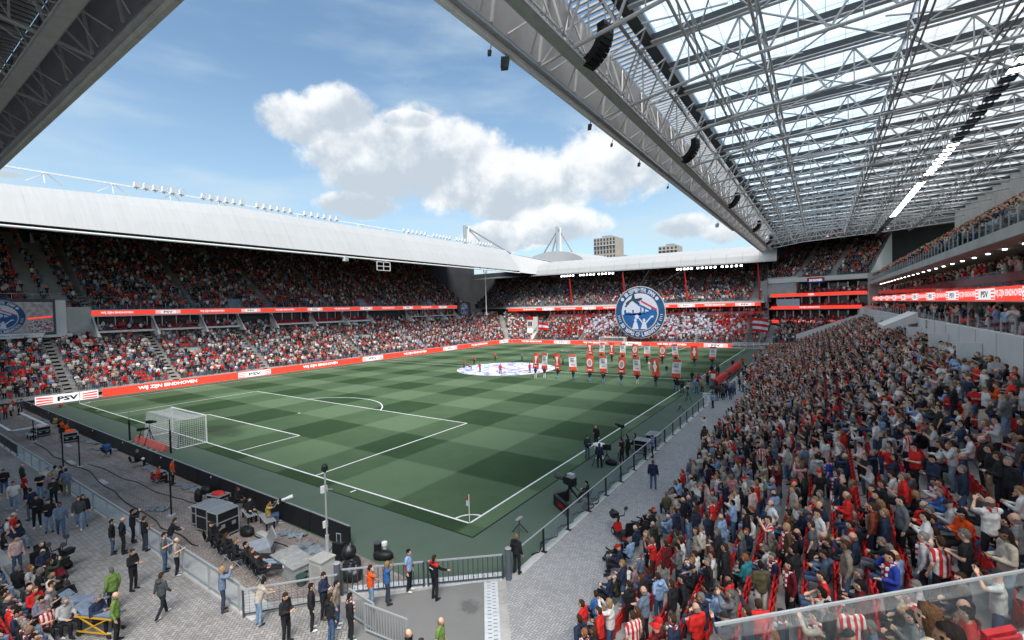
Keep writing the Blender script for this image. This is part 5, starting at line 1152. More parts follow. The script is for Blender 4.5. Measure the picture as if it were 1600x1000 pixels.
# ------------------------------------------------------------ placement data (metres)
STAND = [(9.03,-5.24,0,180,'stand','short','red_jacket','k',-1),
(9.98,-6.05,0.59,187,'stand','short','red_shirt','k',1),
(10.11,-5.55,0.59,185,'photo','long_blond','white_sweater','j',1),
(9.99,-7.06,0.59,159,'stand','ginger','black_jacket','k',1),
(10.17,-6.85,0.59,192,'stand','long_brown','black_coat','k',1),
(11.07,-6.22,0.93,150,'stand','short','stripes','k',2),
(11.09,-5.85,0.93,171,'stand','long_brown','brown_coat','k',2),
(11.91,-6.51,1.27,150,'stand','redcap','olive_jacket','j',3),
(11.94,-6.87,1.27,158,'stand','redcap','maroon_jacket','k',3),
(12.33,-6.77,1.61,168,'stand','short','navy_jacket','j',4),
(12.75,-6.06,1.61,150,'phone','bald','red_sweater','k',4),
(12.77,-5.53,1.61,163,'phone','grey','navy_jacket','j',4),
(11.08,-3.82,0.93,150,'pockets','short','lightblue_hoodie','j',2),
(11.73,-4.65,1.27,166,'stand','short','black_vest','g',3),
(11.96,-4.3,1.27,193,'stand','dark','black_jacket','k',3),
(10.23,-2.44,0.59,168,'sit','short','navy_jacket','j',1),
(10.47,-3.69,0.59,177,'stand','long_brown','black_jacket','j',1),
(9.34,-2.24,0.25,165,'sit','short','white_shirt','kh',0),
(9.08,-2.37,0,183,'sit','short','olive_jacket','k',-1),
(8.86,-2.64,0,190,'sit','cap','navy_jacket','k',-1),
(8.83,-3.75,0,150,'sit','short','blue_jacket','k',-1),
(9.48,-0.88,0.25,167,'sit','grey','greyblue_jacket','k',0),
(9.53,-1.82,0.25,187,'sit','grey','mauve_jacket','k',0),
(10.05,-1.09,0.59,179,'photo','bald','red_shirt','br',1),
(10.8,-1.92,0.93,160,'stand','short','maroon_sweater','p',2),
(9.41,1.09,0.25,169,'stand','bald','darkgreen_hoodie','k',0),
(8.46,2.76,0,165,'sit','dark','black_jacket','k',-1),
(8.57,0.44,0,164,'sit','grey','lightblue_jacket','k',-1),
(8.42,-0.49,0,192,'sit','redcap','navy_jacket','k',-1),
(8.46,1.49,0,171,'sit','bald','navy_jacket','k',-1),
(11.2,-1.8,0.93,178,'phone','dark','grey_hoodie','k',2),
(11.16,-1.3,0.93,172,'stand','short','white_sweater','j',2),
(11.74,-1.72,1.27,174,'sit','short','white_sweater','j',3),
(11.77,-2.25,1.27,180,'sit','blond','white_tee','j',3),
(10.83,-2.54,0.93,162,'sit','short','grey_jacket','k',2),
(11.9,-2.72,1.27,188,'sit','cap','black_jacket','k',3),
(9.52,2.99,0.25,176,'sit','bald','lightblue_jacket','j',0),
(10.14,1.97,0.59,167,'stand','short','navy_hoodie','j',1),
(10.98,0.7,0.93,179,'stand','dark','denim_jacket','lj',2),
(10.89,2.37,0.93,171,'stand','short','brown_jacket','kh',2),
(11.63,1.97,1.27,174,'stand','grey','red_shirt','k',3),
(11.66,0.65,1.27,166,'stand','short','navy_sweater','kh',3),
(12.52,-3.37,1.61,205,'stand','grey','black_jacket','k',4),
(12.55,-4.06,1.61,191,'sit','short','navy_jacket','j',4),
(12.94,-4.71,1.95,169,'sit','cap','lightblue_sweater','k',5),
(10.49,0.72,0.59,150,'sit','short','olive_jacket','k',1),
(8.55,3.45,0,184,'sit','short','black_jacket','k',-1),
(8.53,4.0,0,175,'sit','redcap','navy_jacket','k',-1),
(12.32,0.06,1.61,161,'stand','bald','lightblue_jacket','j',4),
(12.28,0.37,1.61,120,'sit','grey','lightblue_shirt','j',4),
(12.47,-1.46,1.61,179,'cross','grey','black_sweater','k',4),
(12.98,-3.12,1.95,174,'stand','short','black_tracksuit','k',5),
(12.38,-2.15,1.61,160,'sit','dark','navy_jacket','j',4),
(13.45,-2.55,1.95,159,'sit','ginger','teal_jacket','k',5),
(14.05,-4.08,2.29,120,'phone','dark','olive_jacket','w',6),
(14.21,-2.62,2.29,205,'sit','grey','navy_jacket','j',6),
(13.98,-2.13,2.29,162,'sit','grey','lightgrey_sweater','j',6),
(14.09,-1.37,2.29,163,'sit','grey','camo_jacket','k',6),
(14.01,-1.11,2.29,205,'photo','short','stripes','j',6),
(14.58,-1.95,2.63,191,'stand','long_blond','brown_coat','k',7),
(14.49,0.01,2.63,164,'sit','short','brown_hoodie','j',7),
(14.87,0.36,2.63,193,'sit','grey','navy_jacket','k',7),
(14.81,-1.14,2.63,169,'sit','bald','navy_jacket','j',7),
(14.76,-1.63,2.63,175,'sit','dark','black_jacket','k',7),
(14.83,-3.53,2.63,162,'stand','dark','black_coat','k',7),
(14.77,-4.35,2.63,205,'stand','long_dark','maroon_jacket','k',7),
(15.41,-1.54,2.97,205,'stand','short','white_shirt','k',8),
(15.24,-2.16,2.97,168,'stand','short','plaid_shirt','k',8),
(15.51,-1.82,2.97,189,'sit','bald','navy_jacket','k',8),
(15.62,-2.2,2.97,186,'sit','short','black_jacket','j',8),
(15.53,-3.2,2.97,183,'sit','short','greyblue_hoodie','j',8),
(16.01,-4.13,3.31,185,'stand','short','taupe_jacket','j',9),
(16.19,-1.47,3.31,183,'sit','short','red_jacket','j',9),
(16.22,-2.35,3.31,175,'sit','bald','navy_jacket','k',9),
(16.02,-3.72,3.31,183,'photo','grey','navy_sweater','k',9),
(15.47,-4.5,2.97,192,'sit','short','red_tee','j',8),
(15.46,-5.14,2.97,150,'sit','dark','stripes','j',8),
(15.62,-6.5,2.97,175,'stand','dark','darkgrey_jacket','k',8),
(12.58,-4.12,1.61,170,'sit','dark','navy_jacket','k',4),
(13.02,-4.78,1.95,168,'sit','cap','lightblue_sweater','j',5),
(13.51,-5.54,1.95,182,'photo','grey','grey_jacket','k',5),
(14.01,-6.55,2.29,168,'raise','short','navy_jacket','k',6),
(13.52,-6.48,1.95,192,'photo','cap','navy_jacket','k',5),
(14.11,-5.38,2.29,120,'sit','short','red_scarf','j',6),
(14.74,-6.73,2.63,174,'stand','dark','navy_sweater','k',7),
(14.62,-6.95,2.63,150,'sit','ginger','navy_jacket','k',7),
(13.47,-6.66,1.95,165,'sit','short','black_jacket','k',5),
(15.38,-7.12,2.97,189,'photo','dark','beige_sweater','k',8),
(15.4,-6.77,2.97,161,'sit','dark','lightblue_sweater','k',8),
(15.98,-6.97,3.31,120,'stand','cap','stripes','j',9),
(15.95,-7.24,3.31,186,'sit','cap','darkgrey_jacket','k',9),
(16.25,-4.37,3.31,182,'sit','grey','navy_jacket','k',9),
(16.2,-5.86,3.31,180,'cross','dark','maroon_jacket','k',9),
(16.32,-6.69,3.31,181,'sit','grey','greyblue_jacket','j',9),
(16.82,-4.94,3.65,205,'ear','dark','royal_sweater','k',10),
(16.48,-1.3,3.31,120,'sit','dark','darkgrey_jacket','k',9),
(16.97,-2.11,3.65,164,'stand','blond','navy_jacket','k',10),
(17.33,-2.06,3.99,194,'stand','dark','grey_jacket','k',11),
(16.71,-1.9,3.65,164,'stand','short','rust_sweater','n',10),
(17.52,-4.13,3.99,162,'stand','grey','lightgrey_sweater','k',11),
(17.78,-4.36,3.99,120,'hold','short','stripes','k',11),
(18.15,-4.57,4.33,159,'phone','grey','black_shirt','k',12),
(17.23,-5.14,3.65,172,'sit','grey','lightgrey_sweater','j',10),
(17.04,-5.69,3.65,179,'sit','grey','red_tee','k',10),
(16.88,-6.21,3.65,205,'sit','long_blond','black_jacket','k',10),
(17.93,-5.51,3.99,192,'sit','grey','navy_jacket','k',11),
(17.99,-4.96,3.99,189,'sit','short','navy_jacket','k',11),
(17.81,-6.22,3.99,178,'sit','bald','red_sweater','k',11),
(17.66,-6.77,3.99,178,'sit','blond','red_shirt','k',11),
(18.31,-6.13,4.33,169,'photo','cap','white_shirt','j',12),
(18.66,-5.12,4.67,192,'phone','long_dark','beige_sweater','lj',13),
(18.55,-2.02,4.33,205,'sit','long_dark','orange_jacket','k',12),
(18.02,-1.6,3.99,187,'sit','short','navy_jacket','k',11),
(17.97,-0.64,3.99,120,'sit','bald','red_shirt','k',11),
(18.04,-1.09,3.99,172,'sit','grey','red_sweater','k',11),
(17.93,-2.48,3.99,150,'sit','short','black_jacket','k',11),
(18.44,-1.13,4.33,171,'sit','cap','lightgrey_hoodie','j',12),
(18.87,-3.03,4.67,120,'photo','bald','white_shirt','k',13),
(19.15,-2.8,4.67,191,'sit','dark','navy_jacket','j',13),
(19.26,-3.38,4.67,170,'sit','dark','black_jacket','j',13),
(17.05,-6.75,3.65,178,'sit','grey','greyblue_jacket','k',10),
(19.05,10.47,4.67,193,'stand','dark','black_jacket','k',13),
(19.61,7.51,5.01,175,'stand','short','darkgreen_tee','k',14),
(20.17,7.51,5.35,172,'sit','short','white_shirt','k',15),
(20.63,8.24,5.35,164,'stand','short','beige_jacket','k',15),
(19.92,6.79,5.01,185,'sit','short','greyblue_shirt','j',14),
(20.08,6.53,5.01,205,'sit','dark','white_sweater','k',14),
(20.48,3.71,5.35,176,'cross','dark','lightgrey_jacket','k',15),
(17.78,5.64,3.99,120,'stand','short','lightgrey_hoodie','j',11),
(17.58,5.9,3.99,193,'stand','grey','darkgreen_jacket','j',11),
(18.3,5.11,4.33,150,'hold','bald','stripes','n',12),
(18.94,6.6,4.67,120,'sit','grey','black_jacket','k',13),
(17.17,4.04,3.65,178,'photo','grey','navy_jacket','k',10),
(18.22,2.79,4.33,205,'phone','dark','red_shirt','k',12),
(18.52,1.54,4.33,205,'phone','dark','navy_jacket','j',12),
(19.11,4.2,4.67,169,'sit','long_brown','white_sweater','k',13),
(19.31,3.96,4.67,175,'sit','blond','mauve_jacket','k',13),
(19.4,3.44,4.67,180,'sit','bald','red_jacket','k',13),
(19.21,1.39,4.67,162,'stand','bald','navy_jacket','k',13),
(18.92,-0.18,4.67,169,'stand','grey','navy_sweater','j',13),
(19.86,2.43,5.01,170,'stand','bald','black_jacket','k',14),
(19.75,1.12,5.01,177,'stand','short','black_jacket','kh',14),
(19.7,-0.01,5.01,171,'phone','long_brown','black_jacket','k',14),
(19.83,-0.27,5.01,205,'stand','grey','black_coat','k',14),
(17.62,0.15,3.99,178,'stand','grey','red_sweater','k',11),
(18.04,2.27,3.99,162,'sit','short','grey_tee','k',11),
(17.49,1.95,3.99,165,'sit','short','white_shirt','lj',11),
(17.88,0.03,3.99,187,'sit','long_blond','black_jacket','k',11),
(18.39,-0.23,4.33,183,'sit','grey','blue_jacket','j',12),
(18.45,0.87,4.33,181,'sit','short','white_sweater','lj',12),
(18.56,0.75,4.33,188,'sit','short','red_jacket','k',12),
(20.98,4.02,5.35,183,'sit','short','grey_shirt','lj',15),
(20.78,2.72,5.35,190,'sit','long_blond','mauve_jacket','k',15),
(19.08,-1.17,4.67,185,'sit','short','darkgrey_jacket','k',13),
(16.97,0.78,3.65,158,'sit','dark','red_tee','k',10),
(17.13,0.3,3.65,179,'stand','short','black_jacket','k',10),
(8.76,13.16,0,175,'stand','long_blond','black_tee','lj',-1),
(10.2,8.55,0.59,164,'stand','dark','navy_hoodie','k',1),
(11.1,6.13,0.93,190,'stand','blond','white_shirt','j',2),
(11.16,7.7,0.93,177,'stand','long_blond','beige_coat','k',2),
(11.83,5.66,1.27,120,'stand','long_blond','pink_sweater','k',3),
(12.28,5.56,1.61,166,'sit','short','black_tee','k',4),
(12.4,7.6,1.61,187,'stand','short','black_shirt','k',4),
(13.11,2.33,1.95,159,'stand','short','palepink_jacket','k',5),
(13.82,2.86,2.29,193,'photo','bald','greyblue_sweater','j',6),
(14.55,3.11,2.63,150,'stand','grey','darkgreen_jacket','k',7),
(14.9,3.21,2.63,166,'stand','short','darkgreen_jacket','k',7),
(15.43,3.58,2.97,192,'stand','grey','black_sweater','j',8),
(15.73,4.55,2.97,163,'stand','grey','royal_tee','j',8),
(15.3,4.77,2.97,120,'stand','short','lightgrey_hoodie','k',8),
(15.96,1.84,3.31,165,'stand','short','navy_jacket','j',9),
(16.43,2.62,3.31,160,'sit','blond','red_shirt','k',9),
(16.17,-0.46,3.31,178,'phone','bald','red_sweater','j',9),
(14.69,8.59,2.63,185,'stand','short','black_coat','k',7),
(14.61,5.44,2.63,205,'stand','blond','camo_jacket','k',7),
(14.13,7.82,2.29,205,'stand','short','beige_jacket','j',6),
(12.73,10.05,1.61,120,'stand','blond','stripes','k',4),
(13.25,8.14,1.95,180,'stand','short','maroon_sweater','k',5),
(13.0,4.73,1.95,192,'sit','short','black_jacket','k',5),
(13.26,4.73,1.95,160,'raise','bald','palegreen_shirt','j',5),
(16.1,8.94,3.31,163,'stand','short','white_sweater','w',9),
(15.31,12.19,2.97,176,'stand','short','grey_jacket','k',8),
(15.13,13.73,2.97,178,'stand','short','red_tee','k',8),
(16.31,13.74,3.31,167,'sit','short','lightblue_jacket','k',9),
(16.29,4.23,3.31,167,'photo','bald','navy_jacket','k',9),
(15.16,6.62,2.97,150,'stand','dark','white_tee','kh',8),
(15.52,8.43,2.97,189,'stand','short','white_shirt','k',8),
(15.62,7.49,2.97,150,'stand','dark','white_shirt','k',8),
(7.48,21.18,0,120,'sit','short','brown_jacket','k',-1)]
PLAZA = [(-28.98,-12.52,0,-20,'phone','short','black_jacket','j','man in black jacket eating from a paper tray, leftmost walker on the paved apron'),
(-24.67,-12.74,0,-10,'walk','short','white_tee','lj','bearded man in white T-shirt and light jeans striding towards the camera'),
(-26.15,-12.03,0,100,'stand','short','redwhite_jacket','k','man seen from behind in a red body warmer with white sleeves'),
(-29.37,-11.62,0,100,'stand','bald','darkgreen_jacket','k','balding man in grey-green jacket by the fence behind the red body warmer'),
(-25.72,-11.42,0,0,'cross','bald','black_tee','lj','balding man in black T-shirt with a grey jacket tied round his waist'),
(-26.64,-10.93,0,-60,'stand','grey','white_shirt','lj','grey-haired man in white shirt in the middle of the chatting circle'),
(-26.35,-10.6,0,120,'pockets','short','beige_jacket','j','man in beige jacket seen from behind in the chatting circle'),
(-26.04,-10.38,0,-110,'hold','short','black_tee','k','man in black T-shirt holding a white tray beside the fence'),
(-24.82,-10.39,0,160,'stand','short','greyblue_tee','kh','man in grey-blue T-shirt carrying a black coat beside the fence'),
(-24.8,-11.15,0,0,'stand','long_blond','mauve_jacket','lj','fair woman in dusty pink coat half hidden behind the man in sunglasses'),
(-23.48,-11.25,0,-20,'hold','short','darkgreen_jacket','k','man in sunglasses and dark green padded jacket holding a snack'),
(-21.85,-12.5,0,-150,'stand','short','navy_tee','g','man in navy T-shirt and shorts with a coat over his arm'),
(-20.09,-12.58,0,-10,'hold','dark','black_jacket','k','man in black with white trainers holding a cup on the apron'),
(-18.77,-12.35,0,-20,'hold','dark','black_jacket','lj','long-haired man in black jacket and red scarf walking towards the camera'),
(-17.63,-12.14,0,-10,'walk','short','greyblue_jacket','j','man in grey jacket with dark scarf, front walker of his group'),
(-17.83,-11.37,0,-20,'walk','long_brown','darkgrey_jacket','lj','woman in dark blazer, white top and wide light jeans'),
(-17.97,-11.15,0,-10,'stand','long_dark','black_jacket','lj','woman with a white shoulder bag just behind the woman in the blazer'),
(-12.81,-11.32,0,70,'stand','short','black_jacket','j','man in black jacket and blue jeans, leftmost of four watching at the fence'),
(-12.42,-11.02,0,80,'pockets','bald','black_jacket','k','broad bald man in black coat, second of four watching at the fence'),
(-13.34,-10.37,0,80,'photo','dark','black_jacket','k','man in black raising a phone towards the pitch at the fence'),
(-11.78,-10.36,0,100,'cross','short','black_tee','darkg','man in black T-shirt and dark jeans, rightmost of four at the fence'),
(-8.8,-10.57,0,60,'hold','short','grey_tee','j','man in grey T-shirt and blue jeans beside the rail'),
(-7.96,-10.41,0,60,'hold','bald','beige_tee','k','bald man in beige T-shirt holding a red cup over the rail'),
(-10.35,-9.83,0,80,'lean','short','black_jacket','j','person in black leaning over the rail behind the two men in T-shirts'),
(-8.29,-11.85,0,30,'cross','short','black_jacket','k','man all in black with folded arms alone in the middle of the apron'),
(-5.2,-11.89,0,110,'walk','short','darkgrey_hoodie','k','man in black and grey hooded jacket with white trainers walking away'),
(-3.52,-10.51,0,70,'photo','long_blond','greyblue_jacket','darkg','blond woman in slate-blue jacket photographing over the rail'),
(-1.56,-10.17,0,85,'lean','dark','beige_hoodie','lj','person in pale beige hoodie and light blue jeans leaning on the rail'),
(0.16,-10.12,0,20,'phone','short','black_jacket','k','man in black tracksuit looking at his phone at the bottom edge'),
(0.37,-9.29,0,60,'stand','dark','black_coat','k','tall man in long black coat and white trainers by the mesh fence'),
(0.15,-8.66,0,20,'phone','short','navy_jacket','k','man in navy jacket standing between long black coat and grey bollard'),
(0.99,-8.7,0,40,'stand','dark','taupe_jacket','j','man in taupe jacket resting his arm on the gate post'),
(1.49,-9.29,0,80,'stand','short','black_hoodie','j','man in black hoodie and blue jeans seen from behind near the barrier'),
(2.01,-8.89,0,70,'stand','dark','black_jacket','k','man in black leather jacket and trousers leaning by the crowd barrier'),
(1.17,-7.35,0,70,'ear','short','orange_bib','lj','steward in long bright orange bib with a hand at the ear'),
(1.53,-6.85,0,60,'raise','long_blond','blue_tee','darkg','person with long fair curls in blue T-shirt raising a phone'),
(1.65,-5.84,0,20,'stand','dark','lightblue_bib','k','steward in light blue bib with maroon sleeves on the pitch side of the gate'),
(2.91,-5.68,0,80,'railhand','short','service_jacket','k','steward in black coat with red shoulders holding the gate rail'),
(5.56,-8.18,0,20,'stand','bald','green_polo','k','bald man in lime green polo shirt at the bottom edge'),
(5.16,-9.16,0,20,'stand','bald','black_jacket','k','bald man with white collar cut by the bottom edge'),
(5.68,-9.15,0,60,'stand','short','black_jacket','k','short-haired man beside the bald one, cut by the bottom edge'),
(4.67,-2.53,0,90,'stand','blond','black_jacket','k','fair-haired person all in black standing by the right gate bollard'),
(6.9,9.26,0,100,'stand','grey','navy_jacket','j','grey-haired man in navy jacket strolling alone up the right-hand walkway'),
(7.18,22.67,0,150,'photo','short','white_tee','k','person in white top and black trousers photographing on the walkway'),
(5.72,34.24,0,160,'stand','dark','lightblue_bib','k','steward in blue bib beside the white bin far up the walkway'),
(5.07,15.14,0,200,'phone','dark','bluered_bib','k','steward in blue and red bib by the flight cases at the fence'),
(1.02,12.53,0,-30,'hold','short','navy_jacket','j','presenter in navy jacket left of the white television table'),
(0.53,15.29,0,-90,'hold','bald','black_jacket','k','bald presenter in black behind the white television table'),
(2.56,11.2,0,100,'stand','short','navy_jacket','k','man in navy with his back to us in front of the television table'),
(3.57,12.84,0,160,'hold','ponytail','black_tee','k','camera operator with ponytail all in black holding the camera pole'),
(3.59,13.97,0,170,'raise','dark','black_sweater','k','man in black reaching up to the camera on its pole'),
(3.32,16.28,0,190,'sit','dark','black_jacket','k','person in black sitting on a folding chair behind the camera pole'),
(4.24,5.44,0,190,'sit','dark','black_jacket','k','camera operator in black seated behind the big television camera'),
(-51.62,-5.56,0,110,'sit','short','mustard_bib','k','photographer in mustard vest seated at the far end of the black boards'),
(-47.92,-5.83,0,110,'sit','short','orange_bib','k','left of two seated stewards in orange bibs by the black boards'),
(-45.74,-5.96,0,110,'sit','short','orange_bib','k','right of two seated stewards in orange bibs by the black boards'),
(-33.19,-6.22,0,150,'sit','short','blue_bib','k','photographer in blue bib crouching on a stool on the brick strip'),
(-27.65,-5.86,0,60,'sit','blond','black_jacket','k','fair-haired person in black on a folding chair with a white ball'),
(-21.95,-6.38,0,60,'sit','short','orange_bib','k','steward in orange bib sitting in a red folding chair'),
(-20.83,-6.0,0,60,'stand','short','orange_bib','k','steward in orange bib standing against the black boards'),
(-12.77,-5.58,0,30,'sit','long_brown','black_jacket','k','brown-haired person in black sitting by the black boards near the benches'),
(-10.78,-5.91,0,0,'sit','short','black_jacket','k','photographer in black bent over a phone on the slatted bench'),
(-9.22,-5.68,0,60,'camera','dark','mustard_bib','j','photographer in mustard vest aiming a long white lens over the boards'),
(-9.23,-8.47,0,60,'sit','cap','black_jacket','k','leftmost security guard in black with cap, seated in the chair row'),
(-8.24,-8.56,0,60,'sit','long_dark','black_jacket','k','second seated security guard, with long dark hair'),
(-7.33,-8.65,0,60,'sit','long_brown','black_jacket','k','third seated security guard, with brown hair bent forward'),
(-6.26,-8.73,0,60,'sit','blond','black_jacket','k','fair-haired seated security guard in the middle of the chair row'),
(-5.5,-8.5,0,50,'sitlegs','dark','black_jacket','k','dark-haired security guard with boots up on the grey box'),
(-4.87,-8.57,0,50,'sitlegs','long_brown','black_jacket','lj','guard in light jeans with feet up on the grey box'),
(-4.24,-8.68,0,50,'sitlegs','cap','black_jacket','k','rightmost seated guard in cap with outstretched black legs'),
(-66.64,-5.67,0,80,'stand','cap','navyblue_bib','k','steward in blue standing at the far left corner of the pitch boards'),
(-19.05,-13.57,0,20,'sit','redcap','black_jacket','j','person in red cap raising an arm among the front seats at left'),
(-17.69,-13.69,0,20,'sit','short','navy_jacket','lj','person in navy jacket and light jeans in the front left row'),
(-14.45,-14.22,0,20,'stand','dark','palepink_jacket','j','person in pale pink jacket standing by the step at left'),
(-13.76,-13.54,0,20,'sit','grey','black_jacket','k','grey-haired person in black in the mobility scooter farther back'),
(-12.91,-13.65,0,20,'sit','bald','navy_jacket','k','bald man in navy riding the dark red mobility scooter'),
(-9.72,-14.61,0,20,'sit','dark','darkgreen_jacket','k','dark-haired person in dark green at the end of the front left row'),
(-9.03,-14.57,0,20,'sit','ginger','red_jacket','k','curly-haired person in red jacket near the rollator'),
(-8.11,-14.58,0,20,'sit','dark','mauve_jacket','k','person in mauve quilted jacket looking over a shoulder'),
(-9.4,-13.86,0,20,'sit','cap','black_jacket','k','person in black cap and red scarf by the rollator handles'),
(-8.54,-13.81,0,10,'sit','cap','black_jacket','k','person in black cap holding a red scarf beside the stretcher'),
(-7.08,-14.15,0,20,'sit','long_grey','lightgrey_jacket','k','woman with long grey hair and pale tie-dye top at bottom left'),
(-7.22,-14.57,0,20,'sit','grey','stripes','k','person with short grey hair and red striped scarf at bottom left'),
(-7.09,-12.83,0,200,'stand','grey','green_jacket','k','grey-haired medic in lime green jacket behind the stretcher'),
(-4.98,-13.31,0,60,'stand','bald','green_jacket','k','balding medic in lime green jacket pushing the yellow stretcher'),
(-6.22,-13.47,0,30,'sit','grey','navy_jacket','k','grey-haired patient in navy with red scarf sitting up on the stretcher')]
BANNERS = [('F',0,-21.08,44.57,-22.69,1.65,4.03),
('F',1,-20.43,44.87,-21.21,1.49,4.05),
('F',2,-18.47,45.04,-18.88,1.49,4.01),
('F',3,-15.48,44.35,-15.86,1.63,4.08),
('F',4,-12.82,44.27,-13.09,1.6,4.08),
('F',5,-10.44,44.11,-10.9,1.65,4.08),
('F',6,-7.69,44.19,-8.22,1.7,3.99),
('F',7,-5.85,45.05,-6.19,1.43,3.97),
('F',8,-2.83,44.18,-3.32,1.54,4.0),
('F',9,-0.2,43.82,-0.59,1.59,3.97),
('B',0,-23.55,67.94,-23.66,1.5,3.86),
('B',1,-21.52,68.73,-21.63,1.49,3.84),
('B',2,-19.23,68.47,-19.34,1.47,3.9),
('B',3,-17.27,69.24,-17.37,1.46,3.76),
('B',4,-14.75,69.11,-14.85,1.44,3.69),
('B',5,-12.32,68.98,-12.42,1.41,3.76),
('B',6,-9.43,69.07,-9.53,1.39,3.69),
('B',7,-6.96,69.03,-7.05,1.37,3.87),
('B',8,-3.55,68.42,-3.64,1.33,3.65),
('B',9,-0.58,68.68,-0.67,1.31,3.58)]
MOSAIC = [(-41.61,49.25),(-40.07,48.9),(-44.26,55.7),(-35.38,46.25),(-43.49,62.07),(-30.54,45.78),(-37.92,64.21),(-26.66,49.15),(-32.04,67.73),(-26.69,61.61)]
# ------------------------------------------------------------ pitch-side boards, goals, banners
led_board('red LED perimeter board with slogans and club badges along the far left touchline', (-71.1, 3.2), (-71.6, 107.2), .02, 1.15, 'LED board', every=27, start=8.2, badge=4, th=8.)
led_board('red LED perimeter board with slogans and club badges behind the far goal line', (-71, 107.3), (-3.4, 107.3), .02, 1.1, 'LED board', every=22, start=9, badge=4, th=7.6)
t = thing('advertising_board', 'white club badge board at the near left corner of the perimeter', 'board', (-71.0, -3.75, 0), 0); b = MB()
M = frame((0, 0, 0), (0, 1, 0)); b.hexa([(.1, .0, .05), (.1, 6.4, .05), (.2, 6.4, .05), (.2, .0, .05), (.1, .0, 1.22), (.1, 6.4, 1.22), (.2, 6.4, 1.22), (.2, .0, 1.22)], LEDW); part('board_panel', b, t)
M = Matrix.Translation((.21, 3.2, .62)) @ Matrix(((0, 0, 1, 0), (1, 0, 0, 0), (0, 1, 0, 0), (0, 0, 0, 1))); b = MB(); add_text(b, 'PSV', LEDK, M, .62, 2.1, .04)
for sx in (-1, 1):
    for j in range(3): b.raw([(sx*3.1, -.5+j*.38, .003), (sx*1.5, -.42+j*.3, .003), (sx*1.5, -.27+j*.3, .003), (sx*3.1, -.3+j*.38, .003)], [(0, 1, 2, 3) if sx < 0 else (3, 2, 1, 0)], LED, M)
part('badge', b, t)
# black boards along the near goal line
t = thing('board_wall', 'long low wall of black boards with white caps between turf and brick strip', 'barrier', (0, -4.85, 0)); n = 42
capm = mat('grey_cap', (.22, .24, .26), .6)
for k in range(n):
    x0 = -70.6+k*1.6; x1 = x0+1.575; bow = .9*(1-((x0+37)/34)**2)*-.15; b = MB()
    b.hexa([(x0, bow-.12, 0), (x1, bow-.12, 0), (x1, bow+.06, 0), (x0, bow+.06, 0), (x0, bow-.04, 1.0), (x1, bow-.04, 1.0), (x1, bow+.04, 1.0), (x0, bow+.04, 1.0)], BLACK); part('board_panel', b, t)
    b = MB(); b.box((x0, bow-.05, 1.0), (x1, bow+.05, 1.035), capm); part('cap_strip', b, t)
    if k % 5 == 3: b = MB(); b.box((x0+.2, bow-.1, .8), (x0+.28, bow-.06, .88), WHITE); part('clip', b, t)
def goal(y, s, label):
    t = thing('goal', label, 'goal', (-34, y, 0)); b = MB(); W_ = mat('goal_white', (.8, .8, .79), .4)
    for x in (-3.66, 3.66): b = MB(); b.beam((x, 0, 0), (x, 0, 2.44), .13, W_, seg=10); part('post', b, t)
    b = MB(); b.beam((-3.72, 0, 2.44), (3.72, 0, 2.44), .13, W_, seg=10); part('crossbar', b, t)
    d = -s; b = MB(); th = .027 if s > 0 else .05; NW = mat('net_cord', (.6, .62, .6), .8); st = .17 if s > 0 else .34
    prof = [(0, 2.44), (.9*d, 2.34), (2.0*d, 2.42), (2.15*d, 1.5), (2.25*d, .6), (2.3*d, .03)]
    L = []; 
    for (a, za), (c, zc) in zip(prof, prof[1:]):
        m = max(1, int(math.hypot(c-a, zc-za)/st)); L += [(lerp(a, c, i/m), lerp(za, zc, i/m)) for i in range(m)]
    L.append(prof[-1]); nx = int(7.32/st)
    def sag(u, q, z): return z-.14*math.sin(PI*u)*max(0, 1-abs(q)/2.2) if z > 2.2 else z
    for i in range(nx+1):
        u = i/nx; x = -3.66+7.32*u; pts = [(x, q, sag(u, q, z)) for q, z in L[::2]+[L[-1]]]
        for a, c in zip(pts, pts[1:]): b.beam(a, c, th, NW, seg=3)
    for q, z in L:
        pts = [(-3.66+7.32*i/8, q, sag(i/8, q, z)) for i in range(9)]
        for a, c in zip(pts, pts[1:]): b.beam(a, c, th, NW, seg=3)
    for x in (-3.66, 3.66):
        for k in range(1, int(2.2/st)+1): q = k*st*d; b.beam((x, q, 2.38), (x, q*1.04, .02), th, NW, seg=3)
        for k in range(int(2.4/st)): z = k*st; b.beam((x, 0, z), (x, 2.2*d, z), th, NW, seg=3)
    tag(part('net', b, t), kind='stuff'); b = MB(); b.tube([(-3.66, 0, .04), (-3.66, 2.3*d, .04), (3.66, 2.3*d, .04), (3.66, 0, .04)], .04, W_); part('ground_frame', b, t)
goal(0, 1, 'white goal with pale net at the near end, in front of the black boards'); goal(105, -1, 'white far goal beneath the hung round banner')
for k, (x, y, h) in enumerate(((-29.55, -3.03, 1.9), (-37.83, -3.35, 1.9))):
    t = thing('net_pole', ('right', 'left')[k]+' padded black pole holding the net behind the near goal', 'pole', (x, y, 0)); b = MB(); b.beam((0, 0, 0), (0, 0, h), .16, BLACK, seg=8); part('padding', b, t); b = MB(); b.beam((0, 0, h), (0, 0, h+.9), .07, GREY if k else BLACK, seg=6); part('tip', b, t)
t = thing('advertising_mat', 'low row of salmon red panels lying behind the near goal', 'board', (-33.6, -3.2, 0)); SAL = mat('salmon_panel', (.55, .12, .1), .6)
for k in range(7): b = MB(); b.hexa([(-3.6+k*.95, -.1, .02), (-2.68+k*.95, -.1, .02), (-2.68+k*.95, .3, .02), (-3.6+k*.95, .3, .02), (-3.6+k*.95, .2, .5), (-2.68+k*.95, .2, .5), (-2.68+k*.95, .28, .5), (-3.6+k*.95, .28, .5)], SAL); part('panel', b, t)
